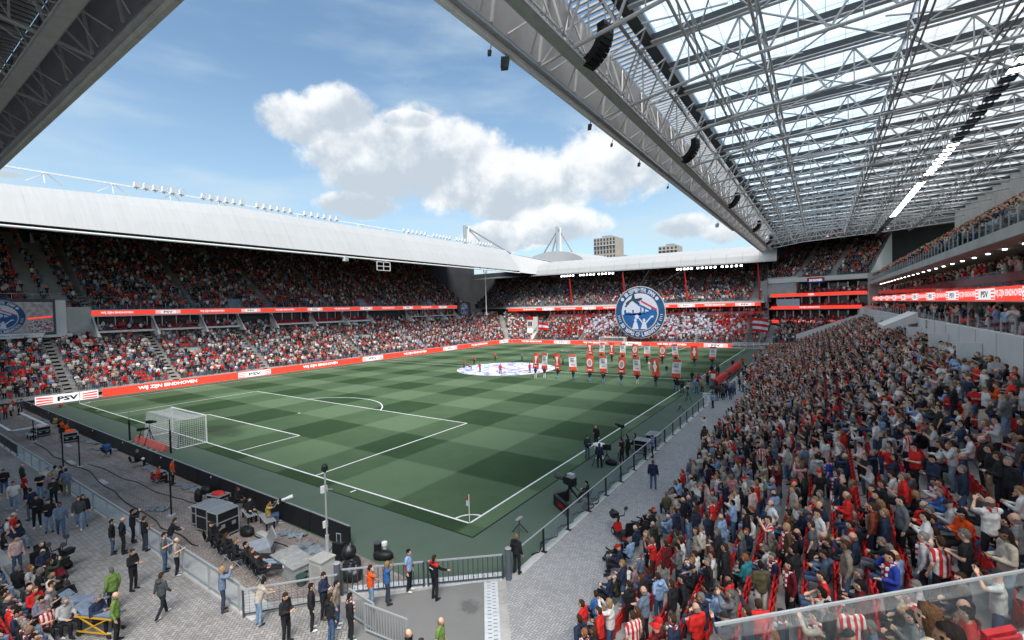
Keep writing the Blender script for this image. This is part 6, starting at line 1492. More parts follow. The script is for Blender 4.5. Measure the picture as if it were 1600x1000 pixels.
for k in range(6): b = MB(); b.box((-3.6+k*1.2, -1.2, .02), (-3.5+k*1.2, -.2, .06), CONCL); part('rail', b, t)
def tripod(name, label, cat, x, y, h, headfn=None, col=BLACK, rz=0):
    t = thing(name, label, cat, (x, y, 0), rz)
    for k in range(3): b = MB(); a = 2*PI*k/3; b.beam((.45*math.cos(a), .45*math.sin(a), 0), (0, 0, h*.75), .04, col); part('leg', b, t)
    b = MB(); b.beam((0, 0, h*.6), (0, 0, h), .05, col, seg=6); part('column', b, t)
    if headfn: headfn(t, h)
    return t
def mic_head(t, h): b = MB(); b.lathe([(.04, -.2), (.08, -.14), (.09, 0), (.08, .14), (.03, .2)], mat('fur_grey', (.3, .3, .3), 1., 0, .4, 12, 1.), (0, 0, 0), 10, Matrix.Translation((0, 0, h+.05)) @ Matrix.Rotation(R(70), 4, 'Y')); part('windshield', b, t)
def camh(t, h):
    b = MB(); b.box((-.25, -.1, h), (.3, .1, h+.25), BLACK); part('camera_body', b, t); b = MB(); b.lathe([(.09, 0), (.1, .3)], BLACK, (0, 0, 0), 10, Matrix.Translation((.3, 0, h+.13)) @ Matrix.Rotation(R(90), 4, 'Y')); part('lens', b, t)
tripod('microphone', 'grey furry microphone on a low stand by the touchline near the corner', 'microphone', 2.92, .37, .75, mic_head, rz=1)
tripod('microphone', 'small grey microphone on the turf by the walkway fence at mid distance', 'microphone', 3.0, 31.5, .6, mic_head)
tripod('camera_tripod', 'camera on a spread tripod on the turf below the halfway group', 'tripod', 2.6, 36.5, 1.5, camh, rz=2)
tripod('goal_camera', 'small camera on a thin stand behind the near goal net', 'camera', -36.3, -3.0, 1.0, camh, rz=1.4)
tripod('goal_camera', 'camera boom arm beside the salmon panels behind the near goal', 'camera', -34.4, -2.9, 1.9, camh, rz=.6)
def flagpost(x, y, label, big=True):
    t = thing('corner_flag', label, 'corner flag', (x, y, 0)); b = MB(); b.beam((0, 0, 0), (0, 0, 1.55), .05, WHITE, seg=6); part('pole', b, t); b = MB()
    b.hexa([(-.02, 0, .9), (-.01, 0, .9), (-.3, .12, .84), (-.32, .12, .84), (-.02, 0, 1.2), (-.01, 0, 1.2), (-.28, .12, 1.16), (-.3, .12, 1.16)], WHITE); part('lower_flag', b, t)
    b = MB(); b.hexa([(-.02, 0, 1.2), (-.01, 0, 1.2), (-.28, .12, 1.16), (-.3, .12, 1.16), (-.02, 0, 1.55), (-.01, 0, 1.55), (-.15, .1, 1.45), (-.17, .1, 1.45)], RED); part('upper_flag', b, t)
flagpost(0, 0, 'red and white corner flag on a white pole at the near corner'); flagpost(-68, 0, 'white corner post at the near left corner of the pitch'); flagpost(0, 105, 'corner post at the far right corner of the pitch'); flagpost(-68, 105, 'corner post at the far left corner of the pitch')
t = thing('turf_lamp', 'small dish-like lamp standing on the turf by the near left corner', 'lamp', (-66.6, -2.2, 0)); b = MB(); b.beam((0, 0, 0), (0, 0, .3), .08, DARK); part('stem', b, t); b = MB(); b.lathe([(.25, 0), (.4, .12), (.3, .16)], ORANGE, (0, 0, .3), 12); part('dish', b, t)
# centre circle cloth
def cloth_mat():
    def fn(N, oc):
        n1 = N.noise(oc, .55, 3, .7); n2 = N.noise(N.v('ADD', oc, (9, 4, 0)), .7, 4, .7); c = N.mix(N.ramp(n1, .50, .56), (.62, .66, .76), (.12, .24, .55)); c = N.mix(N.ramp(n2, .56, .6), c, (.62, .10, .10)); return c, .7, n1
    return ground_mat('printed_cloth', fn)
b = MB(); N_ = 48; b.lathe([(9.05, 0), (9.05, .03)], cloth_mat(), (0, 0, 0), N_); o = link('centre_cloth', b.mesh('centre_cloth'), None, (-34, 52.5, .03)); tag(o, 'round white, blue and red printed cloth spread over the centre circle', 'cloth')
# banners held up on the pitch
def banner(k, row, hx, hy, bx, z0, z1, kind):
    names = {'cup': 'red banner with a white trophy', 'cup2': 'red banner with a white loving-cup', 'text': 'white and red banner with print in the middle', 'badge': 'red banner with a white round badge', 'figure': 'red banner with a tall white trophy figure'}
    ordn = ('leftmost', 'second', 'third', 'fourth', 'fifth', 'sixth', 'seventh', 'eighth', 'ninth', 'rightmost')[k]
    t = thing('pole_banner', '%s, %s from left in the %s row' % (names[kind], ordn, 'front' if row == 'F' else 'back'), 'banner', (bx, hy, z0), R(rr.uniform(-14, 14)), 'pole banners held up on the pitch')
    h = z1-z0; w = .58; red = kind != 'text'; base = mat('banner_red', (.72, .09, .05), .7, 0, .1, 1); wh = mat('banner_white', (.8, .8, .8), .7, 0, .06, 1); b = MB(); lean = rr.uniform(-.12, .12)
    M = Matrix(((1, 0, lean, 0), (0, 1, 0, 0), (0, 0, 1, 0), (0, 0, 0, 1))); n = 6; V = []; F = []
    for yy in (-.012, .012):
        for j in range(n+1):
            for i in range(5): u = -1+i/2; V.append((u*w, yy+.05*math.sin(j*.9+u*1.5), h*j/n))
    for j in range(n):
        for i in range(4): a = j*5+i; F.append((a, a+1, a+6, a+5)); c = a+5*(n+1); F.append((c, c+5, c+6, c+1))
    b.raw(V, F, base if red else wh, M); part('cloth', b, t); g = MB(); MM = M @ frame((0, -.1, 0), (1, 0, 0))
    def q(x0, y0, x1, y1, m, dz=0): g.raw([(x0, y0, dz), (x1, y0, dz), (x1, y1, dz), (x0, y1, dz)], [(0, 1, 2, 3)], m, MM)
    if kind == 'text':
        q(-w, 0, w, h*.24, base); q(-w, h*.88, w, h, base); q(-w*.6, h*.36, w*.6, h*.4, base)
        add_text(g, 'PSV', LEDK, MM @ Matrix.Translation((0, h*.62, .004)), .26, .6); q(-w*.5, h*.74, w*.5, h*.78, BLUEC)
    elif kind == 'badge': g.raw([(.44*math.cos(a*PI/8), h*.55+.62*math.sin(a*PI/8), 0) for a in range(16)], [tuple(range(16))], wh, MM); g.raw([(.3*math.cos(a*PI/8), h*.55+.46*math.sin(a*PI/8), .004) for a in range(16)], [tuple(range(16))], mat('badge_tint', (.6, .3, .28)), MM); q(-.3, h*.1, .3, h*.16, wh)
    elif kind == 'figure': g.raw([(-.12, h*.25, 0), (.12, h*.25, 0), (.2, h*.45, 0), (.34, h*.55, 0), (.14, h*.68, 0), (.16, h*.8, 0), (0, h*.9, 0), (-.16, h*.8, 0), (-.14, h*.68, 0), (-.34, h*.55, 0), (-.2, h*.45, 0)], [tuple(range(11))], wh, MM)
    else: g.raw([(-.2, h*.3, 0), (.2, h*.3, 0), (.1, h*.42, 0), (.12, h*.5, 0), (.32, h*.82, 0), (-.32, h*.82, 0), (-.12, h*.5, 0), (-.1, h*.42, 0)], [tuple(range(8))], wh, MM); q(-.3, h*.12, .3, h*.18, wh)
    part('print', g, t); b = MB(); b.box((-w, -.02, -.12), (w, .02, 0), BLACK); part('hem', b, t)
    b = MB(); b.beam((0, .03, -.9), (0, .03, 0), .04, DARK); b.beam((-w, .03, h+.02), (w, .03, h+.02), .04, DARK); part('pole', b, t)
rr = random.Random(8)
FK = ['cup', 'text', 'cup2', 'text', 'badge', 'text', 'badge', 'text', 'figure', 'text']; BK = ['cup', 'text', 'cup2', 'text', 'badge', 'text', 'badge', 'text', 'figure', 'text']
for (row, k, hx, hy, bx, z0, z1) in BANNERS: banner(k, row, hx, hy, bx, z0, z1, (FK if row == 'F' else BK)[k])
# ---- round banner ------------------------------------------------------------
RB = mat('banner_blue', (.018, .08, .21), .7, 0, .22, .35); RC = mat('banner_cream', (.55, .52, .42), .7); RW = mat('banner_lilac_white', (.60, .63, .74), .7, 0, .05, .5); RBL = mat('banner_bright_blue', (.018, .11, .32), .7, 0, .3, .4)
RDK = mat('banner_dark', (.03, .06, .10), .8); RRD = mat('banner_stripe_red', (.62, .03, .04), .7); RBS = mat('banner_stripe_blue', (.02, .12, .35), .7)
def roundel(parent, M, rx, ry, thick=.05):
    def E(r, n=64): return [(math.cos(2*PI*k/n)*r*rx*(1+.0*math.sin(9*k)), math.sin(2*PI*k/n)*r*ry) for k in range(n)]
    def disc(name, r, m, z, zt=None):
        b = MB(); n = 64; e = E(r, n); zt = z+.02 if zt is None else zt; V = [(x, y, z) for x, y in e]+[(x, y, zt) for x, y in e]; b.raw(V, [tuple(range(n, 2*n)), tuple(range(n))[::-1]]+[(k, (k+1) % n, n+(k+1) % n, n+k) for k in range(n)], m, M); return part(name, b, parent)
    disc('backing', 1., RC, -thick, 0); disc('blue_ring', .97, RB, .0, .012*rx); disc('cream_ring', .73, RC, .0, .018*rx)
    n = 40; disc('field', .70, RW, .0, .024*rx); z = .026*rx
    def pl(name, pts, m, dz=0.): b = MB(); b.raw([(x*rx, y*ry, z+dz*rx) for x, y in pts], [tuple(range(len(pts)))], m, M); return part(name, b, parent)
    # skyline over the lower part
    sk = [(-.62, -.05), (-.56, .02), (-.56, .10), (-.52, .10), (-.52, -.02), (-.42, -.0), (-.3, -.04), (-.28, .1), (-.24, .1), (-.23, -.04), (-.1, -.01), (0, -.05), (.04, -.04), (.05, .1), (.07, .22), (.09, .1), (.10, .0), (.17, .02), (.18, .14), (.2, .24), (.22, .14), (.23, -.02), (.3, -.02), (.4, .08), (.46, .04), (.52, .16), (.58, .12), (.64, .08)]
    up = [(x, y) for x, y in sk if x*x+y*y < .47]
    b = MB(); arc = [(.69*math.cos(a), .69*math.sin(a)) for a in np.linspace(R(8), R(-188), 30)]
    base = [(-.685, -.06), (.685, .06)]
    b.raw([(x*rx, y*ry, z) for x, y in [(-.685, -.08)]+[(.685, .02)]+[(x, y) for x, y in arc[1:-1]]], [tuple(range(30))[::-1]], RBL, M)
    for (x0, y0, x1, y1) in [(-.62, -.1, -.54, .1), (-.54, -.1, -.36, .0), (-.36, -.1, -.3, -.02), (-.29, -.1, -.23, .1), (-.23, -.1, -.02, -.02), (-.02, -.1, .03, .02), (.03, -.1, .08, .14), (.11, -.05, .16, .04), (.17, -.05, .22, .17), (.24, -.02, .36, .03), (.36, 0, .46, .1), (.46, 0, .56, .17), (.56, .0, .66, .13)]:
        b.raw([(x*rx, y*ry, z) for x, y in ((x0, y0), (x1, y0), (x1, y1), (x0, y1))], [(0, 1, 2, 3)], RBL, M)
    for x in (.055, .195): b.raw([(x*rx-.03*rx, .12*ry, z), (x*rx+.03*rx, .12*ry, z), (x*rx, .27*ry, z)], [(0, 1, 2)], RBL, M)
    part('skyline', b, parent)
    pl('stripe', [(.06, .40), (.68, .06), (.68, .12), (.08, .46)], RRD, .003); pl('stripe', [(-.08, .28), (.5, .0), (.54, .04), (-.06, .35)], RBS, .003)
    pl('aircraft', [(-.2, .2), (-.14, .22), (.0, .52), (.1, .64), (.06, .66), (-.05, .52), (-.1, .4), (-.3, .12)][:0]+[(-.55, .38), (-.5, .3), (-.28, .46), (-.12, .34), (.0, .3), (.02, .36), (-.08, .42), (.02, .44), (.12, .5), (.1, .56), (-.02, .54), (-.16, .52), (-.2, .68), (-.26, .68), (-.3, .54)], RDK, .006)
    for c in ((-.52, .26), (-.44, .34), (-.26, .56), (-.24, .64)): pl('propeller', [(c[0]-.07, c[1]-.03), (c[0]+.0, c[1]-.05), (c[0]+.05, c[1]+.05), (c[0]-.01, c[1]+.06)], RDK, .007)
    for cx, s in ((-.17, -1), (.17, 1)):
        pl('cheering_figure', [(cx-.14, -.64), (cx+.12, -.64), (cx+.09, -.48), (cx+.07, -.4), (cx+.03, -.36), (cx-.03, -.36), (cx-.07, -.4), (cx-.09, -.48)], RW, .003)
        b = MB(); b.raw([((cx+.055*math.cos(a))*rx, (-.30+.065*math.sin(a))*ry, z+.004*rx) for a in np.linspace(0, 2*PI, 12, endpoint=False)], [tuple(range(12))], RW, M); part('head', b, parent)
    pl('raised_arm', [(.22, -.38), (.24, -.44), (.46, -.2), (.42, -.17)], RW, .004); pl('raised_arm', [(.12, -.37), (.1, -.43), (-.06, -.22), (-.02, -.2)], RW, .004); pl('small_flag', [(.42, -.2), (.54, -.2), (.54, -.13), (.43, -.13)], RW, .005); pl('flower', [(-.16, -.24), (-.06, -.24), (-.02, -.14), (-.1, -.08), (-.2, -.13)], RW, .005)
    def ring(s, a0, a1, r, h, flip):
        for i, ch in enumerate(s):
            if ch == ' ': continue
            a = a0+(a1-a0)*i/(len(s)-1); rot = a-PI/2 if not flip else a+PI/2
            T = M @ Matrix.Diagonal((rx, ry, 1, 1)) @ Matrix.Translation((math.cos(a)*r, math.sin(a)*r, z+.002*rx)) @ Matrix.Rotation(rot, 4, 'Z'); bb = MB(); V, F = text_geo(ch, .03); W2 = max(v[0] for v in V)*2
            bb.raw([(v[0]*h*min(1, .75/W2), v[1]*h, 0) for v in V], F, RW, T); part('letter', bb, parent)
    ring('18 SEPTEMBER 1944', R(131), R(49), .85, .165, False); ring('80 YEARS OF LIBERATION', R(-146), R(-34), .85, .155, True)
    for a in (R(143), R(37)): b = MB(); b.raw([((math.cos(a)*.85+.07*math.cos(q))*rx, (math.sin(a)*.85+.07*math.sin(q))*ry, z) for q in np.linspace(0, 2*PI, 12, endpoint=False)], [tuple(range(12))], RW, M); part('emblem', b, parent)
    for a in (R(195), R(-15)):
        for k in range(4): q = a+R(k*5-7); pl('ornament', [(math.cos(q)*.8, math.sin(q)*.8), (math.cos(q)*.9, math.sin(q)*.9), (math.cos(q+.03)*.9, math.sin(q+.03)*.9), (math.cos(q+.03)*.8, math.sin(q+.03)*.8)], RW, .001)
t = thing('round_banner', 'huge round blue banner with aircraft, skyline and ring lettering hung before the far stand', 'banner', (-26.9, 108.6, 9.3)); roundel(t, frame((0, 0, 0), (1, 0, 0)), 7.2, 7.35)
b = MB()
for x, z, q in ((-4, 6.6, (-8.2, 12.4)), (0, 7.3, (0, 12.3)), (4, 6.6, (10, 12))): b.tube([(x, 0, z), (q[0], 9.3, q[1])], .04, DARK)
b.tube([(-33, 9, 12.6)]+[(-33+k*5.2, 7.5-.3*k, 12.6-4.2*math.sin(PI*k/10)) for k in range(1, 10)]+[(19, 9, 12.4)], .06, BLACK); part('rope', b, t)
# screens
t = thing('video_screen', 'large video screen showing the round banner, at the left edge above the crowd', 'screen', (-84.2, -4.9, 11.9)); M = frame((0, 0, 0), (0, 1, 0)) ; M = Matrix(((0, 0, 1, 0), (1, 0, 0, 0), (0, 1, 0, 0), (0, 0, 0, 1)))
b = MB(); b.box((-.4, -7, -2.75), (-.02, 6.2, 2.75), DARK); part('frame', b, t); b = MB(); b.box((-.02, -6.8, -2.35), (.02, 5.9, 2.3), mat('screen_dark', (.05, .05, .055), .4, 0, .5, 2, 0, .6)); part('display', b, t)
rs = thing('x', '', ''); bpy.data.objects.remove(rs)
pic = MB(); rs2 = random.Random(2)
for k in range(150):
    yy = rs2.uniform(3.2, 5.8); zz = -2.2+rs2.random()*1.5; s_ = .09; pic.raw([(.03, yy-s_, zz-s_), (.03, yy+s_, zz-s_*.6), (.03, yy+s_*.7, zz+s_), (.03, yy-s_, zz+s_*.8)], [(0, 1, 2, 3)], RW if rs2.random() < .8 else RRD)
pic.raw([(.03, 3.1, -.35), (.03, 5.8, -.1), (.03, 5.8, .15), (.03, 3.1, -.1)], [(0, 1, 2, 3)], LED); part('picture', pic, t)
roundel(link('banner_picture', MB().mesh('p') if False else None, t, (.05, 0, 0)) if False else t, Matrix.Translation((.04, .05, .05)) @ M, 2.95, 2.6, .01)
t = thing('stadium_sign', 'pale arrow-shaped sign with lettering under the video screen', 'sign', (-83.9, -3.6, 9.15)); b = MB(); b.hexa([(-.1, -6, -.35), (.1, -6, -.35), (.1, 3.2, -.35), (-.1, 3.2, -.35), (-.1, -6, .35), (.1, -6, .35), (.1, 3.6, .35), (-.1, 3.6, .35)], WALLW); part('board', b, t); b = MB(); add_text(b, 'philips stadion', BLUEC, M @ Matrix.Translation((0, 0, .11)), .36, 3.6, .01); part('lettering', b, t)
t = thing('video_screen', 'small video screen showing the round banner at the far end of the left balcony', 'screen', (-85.4, 102.2, 11.5)); b = MB(); b.box((-.3, -3.4, -2.4), (-.02, 3.4, 2.4), DARK); part('frame', b, t); roundel(t, M, 2.4, 2.15, .01)
# flags in the far lower stand
def flag(label, x, y, z, w, h, cols, rz=0.):
    t = thing('waving_flag', label, 'flag', (x, y, z), rz, 'waving flags in the far lower stand' if 'small' in label else None); b = MB(); b.beam((0, 0, -1.2), (0, 0, h), .05, DARK); part('pole', b, t); n = len(cols)
    for j, m in enumerate(cols):
        V = []; 
        for i in range(7):
            u = i/6; o = .18*math.sin(u*7+j*.3)*w/2
            for zz in (j/n, (j+1)/n): V.append((u*w, o, h*(1-zz)-.25*u*u*h*.5))
        V += [(v[0], v[1]+.02, v[2]) for v in V]; b = MB(); b.raw(V, [(2*i, 2*i+1, 2*i+3, 2*i+2) for i in range(6)]+[(14+2*i, 16+2*i, 17+2*i, 15+2*i) for i in range(6)], m); part('stripe', b, t)
flag('big red and white striped flag waving in the far right corner of the lower stand', 1.0, 110.6, 4.0, 3.4, 3.4, [RED, RW, RED, RW, RED]); flag('red and white striped flag waving near the gate tower at left', -61.5, 111, 4.2, 3.4, 2.3, [RED, RW, RED], .2)
# plastic sheets and small flags waved by the crowd: uncountable
b = MB(); rs = random.Random(21); wm = mat('white_sheet', (.62, .62, .72), .7, 0, .1, 1)
for k in range(650):
    x = rs.choice((rs.gauss(-41, 3.5), rs.gauss(-13, 4.5), rs.gauss(-21, 4), rs.gauss(-4, 4), rs.gauss(-49, 3.5))); 
    if not -58 < x < 2: continue
    i = rs.uniform(.5, 13.5); y = 110+.8*i; z = 1+.5*i+rs.uniform(1.2, 2.4); w = rs.uniform(.16, .5); h = rs.uniform(.16, .5); m = RED if (x < -45 and rs.random() < .8) or (x > -8 and rs.random() < .75) or rs.random() < .1 else wm
    a = rs.uniform(-.8, .8); bx = rs.uniform(-.3, .3)
    V = [(x-w, y, z-h), (x+w*.8, y+bx, z-h*.7+a*.3), (x+w, y-.1, z+h+a*.2), (x-w*.9, y+bx, z+h*.8)]; b.raw(V+[(v[0], v[1]+.02, v[2]) for v in V], [(0, 1, 2, 3), (7, 6, 5, 4)], m)
o = link('waved_sheets', b.mesh('waved_sheets')); tag(o, 'mass of small white and red sheets and flags waved in the far lower stand', 'flags', None, 'stuff')
# ------------------------------------------------------------ fences and gates
def rail_fence(label, pts_y, x0, x1, y, step=2.5, mesh=True):
    t = thing('fence', label, 'fence', (0, y, 0)); n = int((x1-x0)/step)
    for k in range(n+1): ubeam('post', (x0+k*step, 0, 0), (x0+k*step, 0, 1.08), .07, STEEL if k > 7 else DARK, t)
    for z, w in ((1.08, .07), (.98, .03), (.2, .06)): ubeam('rail', (x0, 0, z), (x0+n*step, 0, z), w, STEEL, t)
    for k in range(n):
        if k < 7: b = MB(); b.box((x0+k*step+.08, -.02, .22), (x0+(k+1)*step-.08, .02, .97), mat('black_mesh_cloth', (.03, .035, .045), .8)); part('cloth_panel', b, t)
        elif k < 17: b = MB(); b.box((x0+k*step+.06, -.008, .24), (x0+(k+1)*step-.06, .008, .95), GLASS); part('glass_panel', b, t)
        else:
            b = MB()
            for j in range(16): b.beam((x0+k*step+.15*j+.08, 0, .2), (x0+k*step+.15*j+.08, 0, 1.0), .005, STEEL, seg=3)
            for j in range(7): b.beam((x0+k*step, 0, .25+.11*j), (x0+(k+1)*step, 0, .25+.11*j), .005, STEEL, seg=3)
            tag(part('wire_mesh', b, t), kind='stuff')
rail_fence('long galvanised fence between the grey apron and the brick strip', None, -58., -2.9, -10.15)
def bar_fence(label, p, q, h=1.05, gap=.2, m=DARK, top=STEEL, fine=False, cat='fence'):
    t = thing('gate' if cat == 'gate' else 'crowd_barrier' if cat == 'barrier' else 'fence', label, cat, (p[0], p[1], 0)); P = Vector((0, 0, 0)); Q = Vector((q[0]-p[0], q[1]-p[1], 0)); L = Q.length; D = Q/L
    for a in (P, Q): ubeam('post', a, a+Vector((0, 0, h)), .06, m, t)
    ubeam('rail', P+Vector((0, 0, h)), Q+Vector((0, 0, h)), .055, top, t); ubeam('rail', P+Vector((0, 0, .12)), Q+Vector((0, 0, .12)), .045, m, t)
    n = int(L/gap); st = MB()
    for k in range(1, n):
        a = P+D*(L*k/n)+Vector((0, 0, .12)); c = a+Vector((0, 0, h-.12))
        if fine: st.beam(a, c, .012, m, seg=3)
        else: ubeam('bar', a, c, .025, m, t)
    if fine:
        for j in range(8): z = .2+j*.11; st.beam(P+Vector((0, 0, z)), Q+Vector((0, 0, z)), .01, m, seg=3)
        tag(part('wire_mesh', st, t), kind='stuff')
    return t
bar_fence('left leaf of the wide barred gate by the grey bollard', (-.45, -7.45), (1.95, -5.32), cat='gate'); bar_fence('right leaf of the wide barred gate, ending at the right-hand bollard', (2.08, -5.2), (4.4, -3.2), cat='gate')
bar_fence('fine wire mesh gate panel running diagonally behind the group in black', (-2.5, -10.25), (-.3, -7.75), fine=True); bar_fence('first steel crowd barrier beside the man in black leather jacket', (.9, -8.1), (2.4, -8.2), gap=.12, m=STEEL, cat='barrier'); bar_fence('second steel crowd barrier running to the bottom edge', (2.1, -8.35), (4.0, -8.15), gap=.12, m=STEEL, cat='barrier')
for k, (x, y) in enumerate(((-.63, -7.53), (4.6, -3.05))):
    t = thing('bollard', ('thick grey bollard post by the concrete cabinet at the left gate hinge', 'thick dark grey bollard post at the right end of the gate')[k], 'bollard', (x, y, 0)); b = MB(); b.lathe([(.13, 0), (.13, 1.3)], mat('slate_steel', (.09, .11, .13), .5), (0, 0, 0), 16); part('tube', b, t); b = MB(); b.lathe([(.14, 1.3), (.1, 1.34)], GREY, (0, 0, 0), 16); part('cap', b, t)
# drain tiles with slots
def tile_strip(label, a, c, w, n, slots):
    t = thing('drain_strip', label, 'drain cover', (a[0], a[1], 0)); D = Vector((c[0]-a[0], c[1]-a[1], 0)); L = D.length; D.normalize(); Nn = Vector((-D.y, D.x, 0)); TW = mat('white_tile', (.52, .54, .56), .7, 0, .1, 3)
    for k in range(n):
        p = D*(L*k/n+.008); q = D*(L*(k+1)/n-.008); b = MB(); z = .03+.006*(k % 2); V = [p, q, q+Nn*w, p+Nn*w]; V = [Vector((v.x, v.y, -.02)) for v in V]+[Vector((v.x, v.y, z)) for v in V]; b.hexa(V, TW); o = part('tile', b, t)
        b = MB(); 
        for j in range(slots):
            f = (.3 if (j+k) % 2 else .66)*w; g = (j+.5)/slots; m_ = p.lerp(q, g)+Nn*f; e1, e2 = (Nn*.07, D*.014) if slots > 1 else (D*.012, Nn*.06); e1, e2 = (D*.05*0+Nn*.07, D*.014)
            b.raw([tuple(m_-e1-e2+Vector((0, 0, z+.003))), tuple(m_+e1-e2+Vector((0, 0, z+.003))), tuple(m_+e1+e2+Vector((0, 0, z+.003))), tuple(m_-e1+e2+Vector((0, 0, z+.003)))], [(0, 1, 2, 3)], BLACK)
        part('slot', b, o)
tile_strip('white slotted tiles along the pitch side of the barred gate', (-.25, -7.25), (4.45, -3.2), .55, 28, 1)
tile_strip('white slotted strip crossing from the right bollard to the bottom edge', (4.3, -3.45), (8.3, -8.6), -.55, 13, 5)
# walkway fence on the right
t = thing('fence', 'long glass-panelled fence with black posts between turf and right-hand walkway', 'fence', (4.8, 0, 0)); ys = [-.48+2.47*k for k in range(17)]
for k, y in enumerate(ys):
    ubeam('post', (0, y, 0), (0, y, 1.12), .07, BLACK, t); b = MB(); b.box((-.12, y-.08, 0.035), (.16, y+.08, .06), BLACK); part('foot_plate', b, t)
    if k < len(ys)-1: b = MB(); b.box((-.01, y+.07, .12), (.01, y+2.4, 1.05), GLASS); part('glass_panel', b, t)
ubeam('handrail', (-.03, -2.6, 1.12), (-.03, ys[-1], 1.12), .05, STEEL, t)
b = MB()
for k in range(60):
    x = -.35+.2*math.sin(k*1.3); y = -1+k*.35; b.beam((x, y, .05), (-.35+.2*math.sin((k+1)*1.3), y+.35, .05), .05, BLACK)
for c in (4.9, 5.6): b.tube([(-.25+.3*math.cos(a*PI/6), c+.45*math.sin(a*PI/6), .08+.02*(a % 3)) for a in range(13)], .03, BLACK)
o = link('cable_run', b.mesh('cable_run'), None, (4.8, 0, 0)); tag(o, 'tangle of black cables along the foot of the walkway fence', 'cables')
def box_thing(name, label, cat, x, y, s, m, rz=0., z=0., parts=(), bev=.06):
    t = thing(name, label, cat, (x, y, z), rz); a, c, h = s; b = MB(); e = bev
    b.hexa([(-a/2, -c/2, .02), (a/2, -c/2, .02), (a/2, c/2, .02), (-a/2, c/2, .02), (-a/2+e*.2, -c/2+e*.2, h), (a/2-e*.2, -c/2+e*.2, h), (a/2-e*.2, c/2-e*.2, h), (-a/2+e*.2, c/2-e*.2, h)], m); part('body', b, t)
    return t
def flightcase(label, x, y, s, rz=0., top=None, z=0.):
    top = top or mat('case_top', (.2, .22, .24), .6, 0, .12, 2); a, c, h = s; t = box_thing('flight_case', label, 'flight case', x, y, (a, c, h), BLACK, rz, z+.12); 
    for sx in (-1, 1):
        for sy in (-1, 1): ubeam('edge_strip', (sx*a/2, sy*c/2, .02), (sx*a/2, sy*c/2, h+.01), .05, ALU, t); b = MB(); b.lathe([(.05, -.12), (.05, -.02)], TYRE, (sx*(a/2-.1), sy*(c/2-.1), 0), 8); part('castor', b, t)
    for z_ in (.03, h*.62, h):
        for (p, q) in (((-a/2, -c/2), (a/2, -c/2)), ((a/2, -c/2), (a/2, c/2)), ((a/2, c/2), (-a/2, c/2)), ((-a/2, c/2), (-a/2, -c/2))): ubeam('edge_strip', (*p, z_), (*q, z_), .045, ALU, t)
    b = MB(); b.box((-a/2+.04, -c/2+.04, h), (a/2-.04, c/2-.04, h+.02), top); part('lid', b, t); b = MB()
    for sx in (-.25, .25): b.box((a/2+.001, c*sx-.1, h*.35), (a/2+.02, c*sx+.1, h*.5), ALU)
    part('handle', b, t); return t
TOPC_ = mat('case_top', (.2, .22, .24), .6, 0, .12, 2)
flightcase('left flight case of three standing in a row on the brick strip', -12.5, -7.35, (.8, 1.1, .95), R(8), TOPC_); flightcase('long middle flight case of three on the brick strip', -11.3, -7.45, (1.4, 1.1, 1.15), R(8), TOPC_); flightcase('right flight case of three with its black end towards the guards', -10.15, -7.55, (.85, 1.1, 1.25), R(8), TOPC_)
flightcase('low flight case with a red cloth on it by the seated stewards in orange', -43., -6.4, (1.9, 1.0, .75), R(-5)); b = MB(); b.lathe([(.7, 0), (.5, .1), (.2, .18)], ORANGE, (0, 0, 0), 9); tag(link('red_cloth', b.mesh('red_cloth'), None, (-43, -6.4, .9), (0, 0, 0), (1, .6, 1)), 'crumpled red cloth lying on the low flight case', 'cloth')
flightcase('flight case with pale bags on top near the far end of the brick strip', -48.5, -7.3, (1.8, 1.0, .8), R(4)); b = MB(); b.lathe([(.8, 0), (.6, .12), (.2, .2)], mat('pink_white_cloth', (.55, .4, .42), .9, 0, .5, 4), (0, 0, 0), 9); tag(link('pale_bags', b.mesh('pale_bags'), None, (-48.5, -7.3, .95), (0, 0, 0), (1, .5, 1)), 'pale plastic bags heaped on the flight case near the far end', 'bags')
flightcase('low equipment case with a red jacket on it beside the black bags', -14.6, -5.85, (1.1, .7, .5), R(12)); b = MB(); b.lathe([(.5, 0), (.38, .1), (.15, .16)], RED, (0, 0, 0), 8); tag(link('red_jacket', b.mesh('red_jacket'), None, (-14.6, -5.85, .66), (0, 0, .3), (1, .6, 1)), 'red jacket thrown over the low equipment case', 'jacket')
flightcase('small black and silver cart beside the steward in the red folding chair', -22.6, -6.2, (.8, .6, .55), R(5))
flightcase('black flight case of the television crew by the walkway fence', 4.05, 15.9, (1.0, .8, .9), R(0)); flightcase('second television flight case a little farther along the fence', 4.1, 18.6, (.9, 1.3, .7), R(0))
t = box_thing('equipment_box', 'long grey-green box with worn lid that the guards rest their feet on', 'box', -3.75, -7.55, (2.0, 1.0, .62), mat('grey_green_box', (.24, .26, .25), .8, 0, .3, 2, .3), R(-4)); b = MB(); b.box((-1.03, -.53, .62), (1.03, .53, .68), mat('worn_lid', (.27, .275, .265), .8, 0, .25, 3)); part('lid', b, t); b = MB(); b.box((.98, -.12, .3), (1.03, .12, .38), BLACK); part('handle', b, t)
t = box_thing('metal_box', 'open silver equipment box behind the seated guards', 'box', -6.6, -7.55, (1.3, .8, .45), ALU, R(-20)); b = MB(); b.hexa([(-.6, .38, .45), (.6, .38, .45), (.6, .44, .45), (-.6, .44, .45), (-.6, .6, .95), (.6, .6, .95), (.6, .66, .95), (-.6, .66, .95)], ALU); part('lid', b, t)
